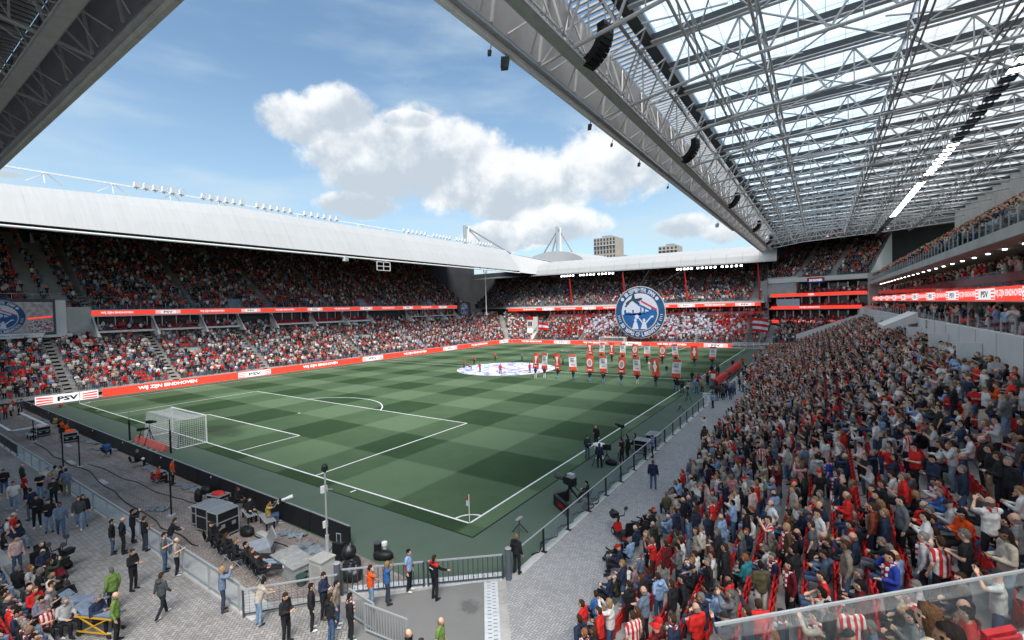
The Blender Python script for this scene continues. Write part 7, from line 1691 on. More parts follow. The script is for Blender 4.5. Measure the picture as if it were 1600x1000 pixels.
t = box_thing('cabinet', 'waist-high pale concrete cabinet next to the lamp pole and bollard', 'cabinet', -1.75, -7.45, (.75, .7, 1.15), CONCL, R(5)); b = MB(); b.box((-.4, -.38, 1.15), (.4, .38, 1.2), CONC); part('lid', b, t); b = MB(); b.box((-.3, -.356, .2), (.3, -.352, 1.0), CONC); part('door', b, t)
for k, (x, y, z, r) in enumerate(((-1.5, -6.2, .38, .38), (-1.1, -6.6, .36, .36), (-1.6, -6.25, .95, .3), (-.9, -6.5, .3, .3))):
    b = MB(); b.lathe([(r*.6, -r), (r, -r*.6), (r*1.05, 0), (r*.8, r*.6), (r*.25, r*.95), (r*.3, r*1.15)], mat('bin_bag', (.012, .014, .018), .28, 0, .2, 4, .6, 0, .6), (0, 0, 0), 11); o = link('rubbish_bag', b.mesh('rubbish_bag', True), None, (x, y, z), (.1*k, .15, k)); tag(o, ('lower left', 'lower right', 'topmost', 'small rightmost')[k]+' shiny black rubbish bag in the heap beside the cabinet', 'bag')
t = thing('cctv_pole', 'tall slim grey pole with boxes and camera head in front of the black boards', 'pole', (-1.95, -7.05, 0)); b = MB(); b.beam((0, 0, 0), (0, 0, 1.9), .16, STEEL, seg=8); b.beam((0, 0, 1.9), (0, 0, 4.7), .08, GREY, seg=8); part('shaft', b, t)
for z, w in ((3.7, .13), (2.2, .1)): b = MB(); b.box((-w*1.3, -w, z), (-.05, w, z+.28), WALLW); part('junction_box', b, t)
b = MB(); b.beam((0, 0, 3.85), (.35, .1, 3.9), .03, GREY); part('arm', b, t); b = MB(); b.lathe([(.06, 4.6), (.14, 4.7), (.13, 4.85), (.05, 4.95)], BLACK, (0, 0, 0), 10); part('camera_head', b, t)
for k, (x, y, h, hd) in enumerate(((-32.96, -8.88, 2.7, 1), (-32.0, -8.15, 2.4, 0), (-15.38, -8.0, 2.6, 0), (-46, -8.2, 2.0, 0))):
    t = thing('pole', ('black pole with a square lamp head on the brick strip, left of centre', 'plain thin black pole just right of the lamp-headed one', 'plain black pole on the brick strip below the near goal', 'thin black pole by the low table at far left')[k], 'pole', (x, y, 0)); b = MB(); b.beam((0, 0, 0), (0, 0, h), .09, BLACK, seg=6); part('shaft', b, t); b = MB(); b.lathe([(.22, 0), (.2, .04)], STEEL, (0, 0, 0), 8); part('base', b, t)
    if hd: b = MB(); b.box((-.18, -.15, h), (.18, .15, h+.28), BLACK); b.box((-.1, -.1, h+.28), (.1, .1, h+.36), BLACK); part('lamp_head', b, t)
def chair(label, x, y, rz, m=BLACK, legm=STEEL):
    t = thing('folding_chair', label, 'chair', (x, y, 0), R(rz)); b = MB(); b.box((-.2, -.22, .42), (.22, .22, .46), m); part('seat', b, t); b = MB(); b.hexa([(-.24, -.22, .5), (-.21, -.22, .5), (-.21, .22, .5), (-.24, .22, .5), (-.34, -.22, .88), (-.31, -.22, .88), (-.31, .22, .88), (-.34, .22, .88)], m); part('backrest', b, t)
    for sx in (-1, 1):
        for sy in (-.2, .2): ubeam('leg', (sx*.22, sy, 0), (-sx*.1, sy, .44), .025, legm, t)
    return t
for k, (x, y) in enumerate(((-9.2, -8.5), (-8.2, -8.6), (-7.3, -8.7), (-6.3, -8.7), (-5.5, -8.5), (-4.9, -8.6), (-4.2, -8.7))): chair('folding chair under the %s seated security guard' % ('first', 'second', 'third', 'fourth', 'fifth', 'sixth', 'seventh')[k], x-.05, y, 60)
chair('empty red-framed folding chair with dark seat by the silver box', -4.9, -6.9, -120, GREY, RED); chair('folding chair of the fair-haired person by the boards', -27.7, -6., 60); chair('red folding chair of the seated steward', -22., -6.45, 60, RED); chair('folding chair behind the television camera pole', 3.35, 16.3, 190); chair('stool chair of the seated camera operator', 4.25, 5.4, 190)
for k, (x, y) in enumerate(((-51.6, -5.65), (-47.9, -5.85), (-45.7, -6.05), (-33.2, -6.25), (-12.9, -5.65))): chair('low black stool under the %s seated person along the boards' % ('farthest', 'second farthest', 'third', 'fourth', 'nearest')[k], x, y, 100)
def bench(label, x, y, rz):
    t = thing('bench', label, 'bench', (x, y, 0), R(rz))
    for k in range(5): b = MB(); b.box((-.75, -.25+.105*k, .42), (.75, -.17+.105*k, .45), STEEL); part('slat', b, t)
    for sx in (-.6, .6):
        for sy in (-.18, .18): ubeam('leg', (sx, sy, 0), (sx, sy, .42), .07, BLACK, t)
bench('left slatted metal bench by the black boards, with the man in black', -10.8, -5.95, -14); bench('right slatted metal bench with the photographer in mustard vest', -9.2, -5.8, -14); bench('dark low bench at the far end of the brick strip', -47.5, -8.1, 0)
t = thing('work_table', 'white-framed low table top on trestles at the far left of the brick strip', 'table', (-54, -8.2, 0)); b = MB(); b.box((-6, -1.2, .85), (5.5, -1.0, .95), WHITE); b.box((-6, 1.3, .85), (5.5, 1.5, .95), WHITE); b.box((5.3, -1.2, .852), (5.5, 1.5, .948), WHITE); part('frame', b, t)
for x in (-4, 0, 4):
    for y in (-1.1, 1.4): ubeam('leg', (x, y, 0), (x, y, .85), .06, STEEL, t)
# tarps and cables
for k, (x, y, a, c) in enumerate(((-25.4, -5.55, 3.2, .5), (-19, -5.6, 3.2, .5), (-41, -5.6, 4.5, .5), (-57, -5.5, 6, .5), (-7., -5.7, 1.6, .5), (-4.7, -6.0, 1.6, .8), (-15.9, -5.5, 1.3, .4), (-36, -5.7, 3.5, .45), (-16.9, -8.1, 1.2, .5))):
    b = MB(); nx, ny = 14, 6; V = []; q = random.Random(k)
    for j in range(ny+1):
        for i in range(nx+1): u, v = i/nx-.5, j/ny-.5; V.append((u*a+q.uniform(-.08, .08), v*c*(1+.5*math.sin(i*1.3+k))+q.uniform(-.04, .04), .03+.16*abs(math.sin(i*1.7+j*.9+k))*(1-abs(2*v))+q.random()*.05))
    b.raw(V, [(j*(nx+1)+i, j*(nx+1)+i+1, (j+1)*(nx+1)+i+1, (j+1)*(nx+1)+i) for j in range(ny) for i in range(nx)], TARP); o = link('tarpaulin', b.mesh('tarpaulin'), None, (x, y, .01), (0, 0, .05*k))
    tag(o, 'crumpled grey tarpaulin '+('beside the fair-haired seated person', 'beside the standing steward in orange', 'near the seated orange stewards', 'at the far end of the black boards', 'right of the slatted benches', 'spread under the tall slim pole', 'left of the seated brown-haired person', 'by the crouching photographer in blue', 'at the foot of the black pole below the goal')[k], 'tarpaulin')
def cable(label, pts, m=BLACK, r=.02):
    b = MB(); P = []
    for (a, c) in zip(pts, pts[1:]):
        for i in range(8): t_ = i/8; P.append((lerp(a[0], c[0], t_), lerp(a[1], c[1], t_)+.09*math.sin(t_*6.3+a[0]), .03))
    P.append((*pts[-1], .03)); b.tube(P, r, m, 4); o = link('cable', b.mesh('cable')); tag(o, label, 'cable')
cable('long black cable winding along the brick strip from the table', [(-45, -8.3), (-36, -8.5), (-30, -8.2), (-22, -8.6), (-14, -8.9), (-10, -8.8)]); cable('thin black cable from the poles towards the equipment case', [(-32, -7.6), (-24, -7.2), (-18, -6.9), (-15, -6.3)], r=.014); cable('black cable snaking past the benches to the tall pole', [(-12, -6.6), (-8.5, -6.7), (-5, -6.5), (-2.2, -6.9)], r=.016); cable('red cable by the flight cases', [(-9.3, -7.0), (-8.9, -6.7), (-9.4, -6.5)], RED); cable('blue cable lying near the black bag', [(-17.3, -6.4), (-16.9, -6.1), (-17.5, -5.9)], BLUEC)
def bag(label, x, y, s, rz=0., m=BLACK):
    b = MB(); a, c, h = s; b.lathe([(.75, 0), (1, .2), (1, .7), (.7, 1)], m, (0, 0, 0), 10); t = thing('bag', label, 'bag', (x, y, 0), rz); o = link('body', b.mesh('body', True), t, (0, 0, 0), (0, 0, 0), (a/2, c/2, h)); b = MB(); b.tube([(-a*.3, 0, h*.9), (-a*.15, 0, h*1.15), (a*.15, 0, h*1.15), (a*.3, 0, h*.9)], .02, m); part('strap', b, t)
bag('black trolley bag standing on the bricks left of the red-covered case', -16.2, -6.3, (.55, .4, .7)); bag('round black bag against the boards left of the trolley bag', -17.2, -5.45, (.9, .6, .45)); bag('black bag lying on the turf corner behind the camera lens', -1.2, -4.75, (.95, .5, .35), .5); bag('black bag beside the right flight case', -9.1, -6.9, (.9, .6, .4)); bag('red bag between trolley bag and case', -15.6, -5.7, (.35, .3, .4), 0, RED)
t = thing('suitcase', 'black upright suitcase with raised handle by the tall slim pole', 'suitcase', (-2.9, -5.85, 0), .2); b = MB(); b.hexa([(-.28, -.16, .05), (.28, -.16, .05), (.28, .16, .05), (-.28, .16, .05), (-.26, -.14, .8), (.26, -.14, .8), (.26, .14, .8), (-.26, .14, .8)], BLACK); part('shell', b, t)
for x in (-.12, .12): ubeam('handle', (x, 0, .8), (x, 0, 1.2), .025, STEEL, t)
ubeam('handle', (-.14, 0, 1.2), (.14, 0, 1.2), .03, STEEL, t)
t = thing('lens_case', 'short black lens drum standing on the turf corner', 'case', (-1.75, -4.6, 0)); b = MB(); b.lathe([(.17, 0), (.17, .5), (.15, .52)], BLACK, (0, 0, 0), 14); part('drum', b, t); b = MB(); b.lathe([(.18, .52), (.18, .56)], DARK, (0, 0, 0), 14); part('lid', b, t)
t = thing('white_lens', 'white camera lens standing upright on the turf corner', 'lens', (-1.45, -4.45, 0)); b = MB(); b.lathe([(.09, 0), (.07, .3), (.13, .45), (.13, .58)], WHITE, (0, 0, 0), 12); part('barrel', b, t); b = MB(); b.lathe([(.1, 0), (.1, .05)], BLACK, (0, 0, 0), 12); part('mount', b, t)
t = thing('bucket', 'dark green plastic bucket in front of the concrete cabinet', 'bucket', (-2.55, -7.9, 0)); b = MB(); b.lathe([(.16, 0), (.22, .38), (.24, .4)], mat('green_plastic', (.03, .06, .05), .6), (0, 0, 0), 14); part('tub', b, t); b = MB(); b.lathe([(.2, .36), (.2, .37)], BLACK, (0, 0, 0), 14); part('rim', b, t)
# television position
t = thing('television_camera', 'big black television camera with long lens on a seat rig by the touchline', 'camera', (3.4, 5.0, 0), R(165)); b = MB(); b.hexa([(-.35, -.2, 1.05), (.35, -.2, 1.1), (.35, .2, 1.1), (-.35, .2, 1.05), (-.35, -.2, 1.5), (.35, -.2, 1.5), (.35, .2, 1.5), (-.35, .2, 1.5)], BLACK); part('body', b, t)
b = MB(); b.lathe([(.12, 0), (.14, .4), (.17, .55), (.17, .72)], DARK, (0, 0, 0), 14, Matrix.Translation((.35, 0, 1.3)) @ Matrix.Rotation(R(88), 4, 'Y')); part('lens', b, t); b = MB(); b.box((-.3, -.14, 1.5), (.1, .14, 1.72), STEEL); part('viewfinder', b, t)
for k in range(4): a = PI/4+k*PI/2; b = MB(); b.beam((.6*math.cos(a), .6*math.sin(a), .05), (0, 0, .9), .09, BLACK); part('leg', b, t)
b = MB(); b.beam((0, 0, .6), (0, 0, 1.1), .22, BLACK, seg=8); part('pan_head', b, t); b = MB(); b.beam((-.3, .1, 1.2), (-.9, .25, 1.0), .04, BLACK); part('pan_bar', b, t)
t = thing('camera_screen_board', 'black open-backed board with red ESPN lettering in front of the television camera', 'board', (0, 0, 0))
for a, c in (((2.75, 4.35), (4.1, 3.35)), ((2.75, 4.35), (3.15, 5.2))):
    b = MB(); P = Vector((*a, 0)); Q = Vector((*c, 0)); D = (Q-P).normalized(); Nn = Vector((D.y, -D.x, 0))*.09; b.hexa([P-Nn, Q-Nn, Q+Nn, P+Nn]+[v+Vector((0, 0, .62)) for v in (P-Nn, Q-Nn, Q+Nn, P+Nn)], BLACK); part('side_panel', b, t)
P = Vector((2.75, 4.35, 0)); Q = Vector((4.1, 3.35, 0)); D = (Q-P).normalized(); b = MB(); add_text(b, 'ESPN', RED, frame(P.lerp(Q, .56)+Vector((D.y, -D.x, 0))*.1+Vector((0, 0, .33)), D), .26, .72, .03); part('lettering', b, t)
t = thing('presenter_table', 'round white standing table of the television presenters', 'table', (1.7, 13.1, 0)); b = MB(); b.lathe([(.45, 1.0), (.45, 1.06)], WHITE, (0, 0, 0), 20); part('tabletop', b, t)
for a in range(6): b = MB(); b.beam((.3*math.cos(a), .3*math.sin(a), 0), (.3*math.cos(a+.9), .3*math.sin(a+.9), 1.), .04, WHITE); part('leg', b, t)
b = MB(); b.lathe([(.34, 0), (.34, .06)], WHITE, (0, 0, 0), 16); part('base', b, t)
tripod('monitor_stand', 'flat monitor on a black stand beside the presenter table', 'monitor', 2.7, 12.2, 1.0, lambda t, h: part('screen', (lambda b: (b.box((-.03, -.3, h), (.03, .3, h+.4), BLACK), b)[1])(MB()), t), rz=2)
tripod('camera_pole', 'tall pole camera held by the television crew', 'camera', 3.3, 13.5, 2.4, camh, rz=2.6); tripod('lamp_stand', 'thin black light stand behind the presenter group', 'stand', 2.2, 11.6, 1.3, None)
bag('black kit bag on the turf in front of the camera pole', 3.0, 12.2, (.9, .5, .35)); 
t = thing('bin', 'white bin beside the steward far up the walkway', 'bin', (4.6, 36.8, 0)); b = MB(); b.hexa([(-.3, -.3, 0), (.3, -.3, 0), (.3, .3, 0), (-.3, .3, 0), (-.36, -.36, 1.0), (.36, -.36, 1.0), (.36, .36, 1.0), (-.36, .36, 1.0)], WHITE); part('tub', b, t); b = MB(); b.box((-.38, -.38, 1.0), (.38, .38, 1.08), STEEL); part('lid', b, t)
# dugouts: red padded rows under low hoods
for k, (ya, yb) in enumerate(((46, 54.3), (56, 67.5))):
    t = thing('dugout', ('nearer', 'farther')[k]+' long dugout with a red rounded hood beside the halfway line', 'dugout', (3.6, ya, 0)); n = int((yb-ya)/.75)
    for j in range(n): b = MB(); V = [(.5*math.cos(a)+.1, -1e-9+j*.75+q, .75+.55*math.sin(a)) for q in (.02, .72) for a in np.linspace(R(-35), R(150), 8)]; b.raw(V, [(i, i+1, 9+i, 8+i) for i in range(7)], RED); b.raw([(v[0]*.93, v[1], v[2]*.95) for v in V], [(i+1, i, 8+i, 9+i) for i in range(7)], RED); part('hood_panel', b, t)
    b = MB(); b.box((-.4, 0, .05), (.5, yb-ya, .45), DARK); part('seat_row', b, t)
t = thing('fence', 'white railing in front of the far right corner stand', 'fence', (-3.3, 108.2, 0))
for k in range(13): ubeam('post', (k*1.6, 0, 0), (k*1.6, 0, 1.3), .09, WHITE, t)
for z in (.5, .95, 1.3): ubeam('rail', (0, 0, z), (19.2, 0, z), .09, WHITE, t)
t = thing('team_banner_stand', 'small red and white upright banner among the group at the halfway line', 'banner', (2.9, 50, 0)); b = MB(); b.hexa([(-.35, -.03, .5), (.35, -.03, .5), (.35, .03, .5), (-.35, .03, .5), (-.35, -.03, 1.9), (.35, -.03, 1.9), (.35, .03, 1.9), (-.35, .03, 1.9)], RED); part('cloth', b, t); b = MB(); b.box((-.3, -.04, .8), (.3, -.035, 1.5), WHITE); part('print', b, t); b = MB(); b.beam((0, 0, 0), (0, 0, .5), .05, STEEL); part('stand', b, t)
# wheelchairs and scooters
def wheelchair(label, x, y, rz, col=BLACK):
    t = thing('wheelchair', label, 'wheelchair', (x, y, 0), R(rz)); b = MB(); b.box((-.22, -.24, .42), (.25, .24, .5), BLACK); part('seat', b, t); b = MB(); b.hexa([(-.3, -.24, .5), (-.22, -.24, .5), (-.22, .24, .5), (-.3, .24, .5), (-.38, -.24, 1.0), (-.32, -.24, 1.0), (-.32, .24, 1.0), (-.38, .24, 1.0)], BLACK); part('backrest', b, t)
    for sy in (-.3, .3):
        M = Matrix.Translation((-.1, sy, .3)) @ Matrix.Rotation(R(90), 4, 'X'); b = MB(); b.tube([tuple(M @ Vector((.3*math.cos(a*PI/8), .3*math.sin(a*PI/8), 0))) for a in range(17)], .022, TYRE, 5); w = part('wheel', b, t); b = MB()
        for a in range(6): b.beam(tuple(M @ Vector((0, 0, 0))), tuple(M @ Vector((.29*math.cos(a), .29*math.sin(a), 0))), .012, STEEL, seg=3)
        part('spokes', b, w); b = MB(); M2 = Matrix.Translation((.42, sy*.8, .09)) @ Matrix.Rotation(R(90), 4, 'X'); b.lathe([(.09, -.02), (.09, .02)], TYRE, (0, 0, 0), 10, M2); part('castor', b, t); b = MB(); b.beam((.2, sy*.9, .45), (.42, sy*.8, .12), .035, col); b.beam((-.3, sy*.9, .7), (.2, sy*.9, .7), .05, BLACK); part('armrest', b, t)
    b = MB(); b.box((.38, -.2, .1), (.55, .2, .13), STEEL); part('footrest', b, t)
    return t
def scooter(label, x, y, rz, col):
    t = thing('mobility_scooter', label, 'mobility scooter', (x, y, 0), R(rz)); b = MB(); b.hexa([(-.6, -.26, .15), (.55, -.22, .15), (.55, .22, .15), (-.6, .26, .15), (-.6, -.26, .25), (.5, -.22, .22), (.5, .22, .22), (-.6, .26, .25)], BLACK); part('deck', b, t); b = MB(); b.hexa([(-.75, -.28, .25), (-.2, -.24, .25), (-.2, .24, .25), (-.75, .28, .25), (-.7, -.22, .45), (-.3, -.2, .42), (-.3, .2, .42), (-.7, .22, .45)], col); part('rear_cowl', b, t)
    b = MB(); b.box((-.5, -.26, .5), (-.02, .26, .6), BLACK); part('seat', b, t); b = MB(); b.hexa([(-.52, -.25, .6), (-.44, -.25, .6), (-.44, .25, .6), (-.52, .25, .6), (-.62, -.22, 1.15), (-.55, -.22, 1.15), (-.55, .22, 1.15), (-.62, .22, 1.15)], BLACK); part('backrest', b, t)
    b = MB(); b.hexa([(.5, -.2, .28), (.98, -.15, .26), (.98, .15, .26), (.5, .2, .28), (.56, -.13, .68), (.8, -.1, .6), (.8, .1, .6), (.56, .13, .68)], col); part('front_cowl', b, t); b = MB(); b.beam((.66, 0, .55), (.5, 0, 1.0), .08, BLACK); b.beam((.5, -.3, 1.0), (.5, .3, 1.0), .04, BLACK); part('tiller', b, t)
    for sy in (-.32, .32):
        for cx in (-.55, .75): M = Matrix.Translation((cx, sy*(1 if cx < 0 else .5), .19)) @ Matrix.Rotation(R(90), 4, 'X'); b = MB(); b.lathe([(.12, -.06), (.19, -.05), (.19, .05), (.12, .06)], TYRE, (0, 0, 0), 14, M); w = part('wheel', b, t); b = MB(); b.lathe([(.11, -.065), (.11, .065)], STEEL, (0, 0, 0), 8, M); part('rim', b, w)
        b = MB(); b.beam((.5, sy*.9, 1.0), (.48, sy*1.1, 1.3), .02, BLACK); b.lathe([(.11, -.01), (.11, .01)], DARK, (0, 0, 0), 10, Matrix.Translation((.46, sy*1.15, 1.35)) @ Matrix.Rotation(R(80), 4, 'Y')); part('mirror', b, t)
    b = MB(); b.hexa([(.85, -.16, .75), (1.1, -.16, .75), (1.1, .16, .75), (.85, .16, .75), (.82, -.2, 1.0), (1.16, -.2, 1.0), (1.16, .2, 1.0), (.82, .2, 1.0)], BLACK); part('basket', b, t)
    return t
wheelchair('powered wheelchair with red coat and blue blanket at the front of the right stand', 8.45, 8.2, 150); wheelchair('wheelchair under the lowest person in blue at the front right', 7.9, .3, 150); wheelchair('wheelchair beside the two mirrors of the scooter', 7.9, 3.4, 170)
scooter('mobility scooter with round mirrors and red cowl at the front of the right crowd', 7.6, 2.4, 140, RED); scooter('dark red mobility scooter with basket parked on the apron at lower left', -12.75, -13.6, 20, mat('wine_red', (.16, .01, .015), .3)); scooter('black mobility scooter just behind the dark red one', -13.6, -13.3, 25, BLACK)
def stretcher(label, x, y, rz, col):
    t = thing('stretcher', label, 'stretcher', (x, y, 0), R(rz)); t.scale = (.85, .85, .9); b = MB(); b.hexa([(-.6, -.28, .8), (.95, -.28, .8), (.95, .28, .8), (-.6, .28, .8), (-.6, -.28, .88), (.95, -.28, .88), (.95, .28, .88), (-.6, .28, .88)], mat('sheet_grey', (.16, .2, .27), .8, 0, .3, 3)); part('mattress', b, t); b = MB(); b.hexa([(-.98, -.24, 1.1), (-.6, -.24, .8), (-.6, .24, .8), (-.98, .24, 1.1), (-1.03, -.24, 1.16), (-.62, -.24, .88), (-.62, .24, .88), (-1.03, .24, 1.16)], mat('sheet_grey', (.16, .2, .27))); part('headrest', b, t)
    for sy in (-.3, .3): ubeam('side_rail', (-.9, sy, .78), (1., sy, .78), .045, col, t); ubeam('strut', (-.7, sy, .78), (.6, sy, .2), .04, col, t); ubeam('strut', (.7, sy, .78), (-.6, sy, .2), .04, col, t); ubeam('side_rail', (-.8, sy, .2), (.8, sy, .2), .04, col, t)
    for sx in (-.75, .75):
        for sy in (-.3, .3): b = MB(); b.lathe([(.1, -.025), (.1, .025)], TYRE, (0, 0, 0), 10, Matrix.Translation((sx, sy, .1)) @ Matrix.Rotation(R(90), 4, 'X')); part('wheel', b, t)
stretcher('yellow-framed ambulance stretcher with grey-haired patient at bottom left', -6.1, -13.45, 25, YEL); stretcher('black-framed stretcher with pale blue sheet behind the yellow one', -7.6, -13.5, 30, BLACK)
t = thing('rollator', 'black rollator walker beside the people in black caps', 'walker', (-9.9, -13.7, 0), .5); b = MB()
for sy in (-.28, .28): b.beam((-.3, sy, 0), (0, sy, .9), .03, BLACK); b.beam((.3, sy, 0), (0, sy, .7), .03, BLACK); b.beam((0, sy, .9), (-.15, sy, .92), .04, BLACK)
b.beam((0, -.28, .6), (0, .28, .6), .03, BLACK); part('frame', b, t); b = MB(); b.box((-.1, -.2, .55), (.15, .2, .6), BLACK); part('seat', b, t)
t = thing('white_umbrella_lights', 'x', 'x'); bpy.data.objects.remove(t)
# ------------------------------------------------------------ people placed one by one
for (x, y, z, hd, pose, hair, top, bot, lab) in PLAZA:
    sitting = pose in ('sit', 'sitlegs', 'camera')
    if z == 0 and y > -13.2 and sitting: z = 0
    person(x, y, z, hd, {'lean': 'lean'}.get(pose, pose), hair, top, bot, lab)
def long_lens():
    t = thing('telephoto_lens', 'long white telephoto lens of the photographer in mustard vest', 'lens', (-8.95, -5.15, 1.2), R(60)); b = MB(); b.lathe([(.06, 0), (.07, .25), (.1, .4), (.11, .6)], WHITE, (0, 0, 0), 12, Matrix.Rotation(R(80), 4, 'Y')); part('barrel', b, t); b = MB(); b.box((-.12, -.08, -.07), (.02, .08, .09), BLACK); part('camera_body', b, t)
long_lens()
b = MB(); b.ball((0, 0, 0), .11, WHITE, 12, 8); tag(link('football', b.mesh('football', True), None, (-27.3, -5.6, .62)), 'white ball on the lap of the fair-haired seated person', 'ball')
OR = ('leftmost', 'second', 'third', 'fourth', 'fifth', 'sixth', 'seventh', 'eighth', 'ninth', 'rightmost')
for (row, k, hx, hy, bx, z0, z1) in BANNERS:
    person(bx, hy-.12 if row == 'F' else hy-.1, 0, 90, 'clap', rr.choice(('short', 'dark', 'dark')), 'black_jacket', rr.choice(('lj', 'j', 'lj', 'w')) if row == 'F' else rr.choice('kj'), 'young player in black top holding up the %s banner of the %s row' % (OR[k], 'front' if row == 'F' else 'back'), 'banner holders on the pitch')
MP = ('at the left tip of the centre cloth', 'crouching beside the left tip', 'behind the left edge of the centre cloth', 'at the near left side of the centre cloth', 'at the back left side of the centre cloth', 'at the near edge of the centre cloth', 'at the back edge of the centre cloth', 'at the near right side of the centre cloth', 'at the back right side of the centre cloth', 'at the right end of the centre cloth')
for k, (x, y) in enumerate(MOSAIC): person(x, y, 0, math.degrees(math.atan2(52.5-y, -34-x)), 'hold' if k != 1 else 'sit', 'short', 'red_bib' if k not in (6, 9) else 'grey_bib', 'k', 'helper in %s bib standing %s' % ('red' if k not in (6, 9) else 'grey', MP[k]) if k != 1 else 'helper in red bib crouching beside the left tip of the centre cloth', 'helpers round the centre cloth')
FG = [(.3, 49, 'black', 'j', 'tall man in black at the left of the halfway line group'), (.0, 42.2, 'black', 'lj', 'person in black and jeans beside the touchline below the group'), (.7, 41.7, 'darkgreen', 'k', 'person in dark coat right beside the one in black and jeans'), (1.7, 41, 'beige', 'lj', 'person in beige jacket and light jeans at the near side of the group'),
      (2.9, 42.8, 'mustard', 'k', 'person in mustard jacket and black trousers in the group'), (2.4, 42.0, 'greyblue', 'j', 'person in grey-blue jacket in the middle of the group'), (1.9, 43.3, 'lightblue', 'lj', 'child in light blue shirt, nearest of the blue shirts'), (2.5, 44, 'lightblue', 'lj', 'child in light blue shirt, second of the blue shirts'), (1.6, 45, 'lightblue', 'lj', 'child in light blue shirt, third of the blue shirts'),
      (2.2, 46.4, 'lightblue', 'lj', 'child in light blue shirt, fourth of the blue shirts'), (1.6, 47, 'red', 'k', 'person in red between the tall man and the blue shirts'), (2.5, 48.3, 'black', 'k', 'person in black behind the blue shirts'), (2.0, 50.5, 'redwhite', 'k', 'player mascot in red and white beside the upright banner'), (2.6, 52, 'white', 'k', 'person in white behind the mascot'), (1.4, 53.4, 'rust', 'k', 'person in rust coloured top at the back of the group'),
      (3.3, 50.5, 'red', 'k', 'person in red shirt right of the upright banner'), (1.2, 58, 'black', 'j', 'person in black at the left of the far trio'), (1.9, 58.3, 'navy', 'k', 'person in navy in the middle of the far trio'), (2.3, 57.6, 'black', 'k', 'person in dark coat at the right of the far trio'), (2.9, 66.8, 'black', 'j', 'lone person in black on the turf beyond the dugouts'), (3.9, 71, 'red', 'k', 'steward in red bib farthest along the turf'),
      (-5., 55.4, 'navy', 'lj', 'person in navy with white shoes walking between the banners'), (-9.1, 59.6, 'white', 'w', 'person in white trousers between the two banner rows')]
for x, y, c, bt, lab in FG: person(x, y, 0, rr.uniform(60, 300), rr.choice(('stand', 'hold', 'pockets', 'clap')), rr.choice(('short', 'dark', 'blond')), c+('_tee' if c in ('lightblue', 'redwhite') else '_jacket'), bt, lab)
cols = [('black', 'j'), ('darkgrey', 'k'), ('navy', 'j'), ('brown', 'k'), ('navy', 'k'), ('blue', 'j'), ('black', 'lj'), ('greyblue', 'k'), ('mauve', 'k'), ('lightgrey', 'j')]
for k, (c, bt) in enumerate(cols): person(5.3+(k % 3)*.6+rr.random()*.2, 38.5+k*.55, 0, 140+rr.uniform(-20, 20), rr.choice(('stand', 'hold', 'photo', 'pockets')), rr.choice(('short', 'dark', 'grey', 'blond')), c+'_jacket', bt, 'onlooker in %s jacket, %s in the cluster at the end of the walkway fence' % (c.replace('greyblue', 'slate blue').replace('lightgrey', 'light grey').replace('darkgrey', 'dark grey'), ('first', 'second', 'third', 'fourth', 'fifth', 'sixth', 'seventh', 'eighth', 'ninth', 'tenth')[k]))
# crowd around the walkway farther up (part of the uncountable crowd)
for k in range(420):
    y = 44+rr.random()**.8*60; x = 9.1-abs(rr.gauss(0, 1.5))-(y-44)*.012
    if x > 5.2: CROWD.add(x, y, 0, PI+rr.gauss(0, .8), rr.random() < .2)
for k in range(60): CROWD.add(rr.uniform(4.6, 8.6), rr.uniform(74, 105), 0, PI+rr.gauss(0, .8), False)
# near part of the right stand
HAIRW = dict(short='brown-haired', dark='dark-haired', grey='grey-haired', blond='fair-haired', ginger='ginger', bald='bald', long_blond='long-haired blond', long_brown='long-haired brunette', long_dark='long-haired dark', redcap='red-capped', cap='capped')
POSEW = dict(sit='sitting', stand='standing', phone='looking at a phone', photo='taking a photo', cross='with folded arms', pockets='with hands in pockets', ear='holding a hand to the ear', hold='holding a snack', raise_='x')
ROWW = ['at the very front', 'first row', 'second row', 'third row', 'fourth row', 'fifth row', 'sixth row', 'seventh row', 'eighth row', 'ninth row', 'tenth row', 'eleventh row', 'twelfth row', 'thirteenth row', 'fourteenth row', 'fifteenth row', 'sixteenth row', 'seventeenth row', 'eighteenth row', 'nineteenth row', 'twentieth row']
CW = dict(lightblue='light blue', darkgreen='dark green', darkgrey='dark grey', lightgrey='light grey', greyblue='slate blue', palepink='pale pink', palegreen='pale green', royal='royal blue', camo='camouflage', plaid='plaid', stripes='red and white striped')
def words_top(t):
    c, _, g = t.partition('_'); return (CW.get(c, c)+' '+(g or 'shirt')).replace('tee', 'T-shirt')
used = set(); placed = []
def stand_person(x, y, z, hd, pose, hair, top, bot, n, names):
    base = '%s person in %s %s' % (HAIRW[hair], words_top(top), POSEW.get(pose, 'with a raised arm')); nb = ''
    if names:
        q = min(names, key=lambda s: (s[0]-x)**2+(s[1]-y)**2); nb = ', beside someone in '+CW.get(q[2].partition('_')[0], q[2].partition('_')[0])
    for l in (base+', '+ROWW[n+1], base+', '+ROWW[n+1]+nb, base+', '+ROWW[n+1]+nb+', nearer the glass', base+', '+ROWW[n+1]+nb+', farther from the glass', base+', '+ROWW[n+1]+', towards the far goal'):
        if l not in used: break
    used.add(l); person(x, y, z, hd, pose, hair, top, bot, l, 'spectators low in the right-hand stand')
allp = [(s[0], s[1], s[6]) for s in STAND]
for (x, y, z, hd, pose, hair, top, bot, n) in STAND:
    stand_person(x, y, z, hd, pose, hair, top, bot, n, [q for q in allp if (q[0], q[1]) != (x, y)]); placed.append((x, y))
def near_own(x, y, r=.5): return any(abs(a-x) < r*.8 and (a-x)**2+(b_-y)**2 < r*r for a, b_ in placed)
nobj = len(STAND); nseat = 0
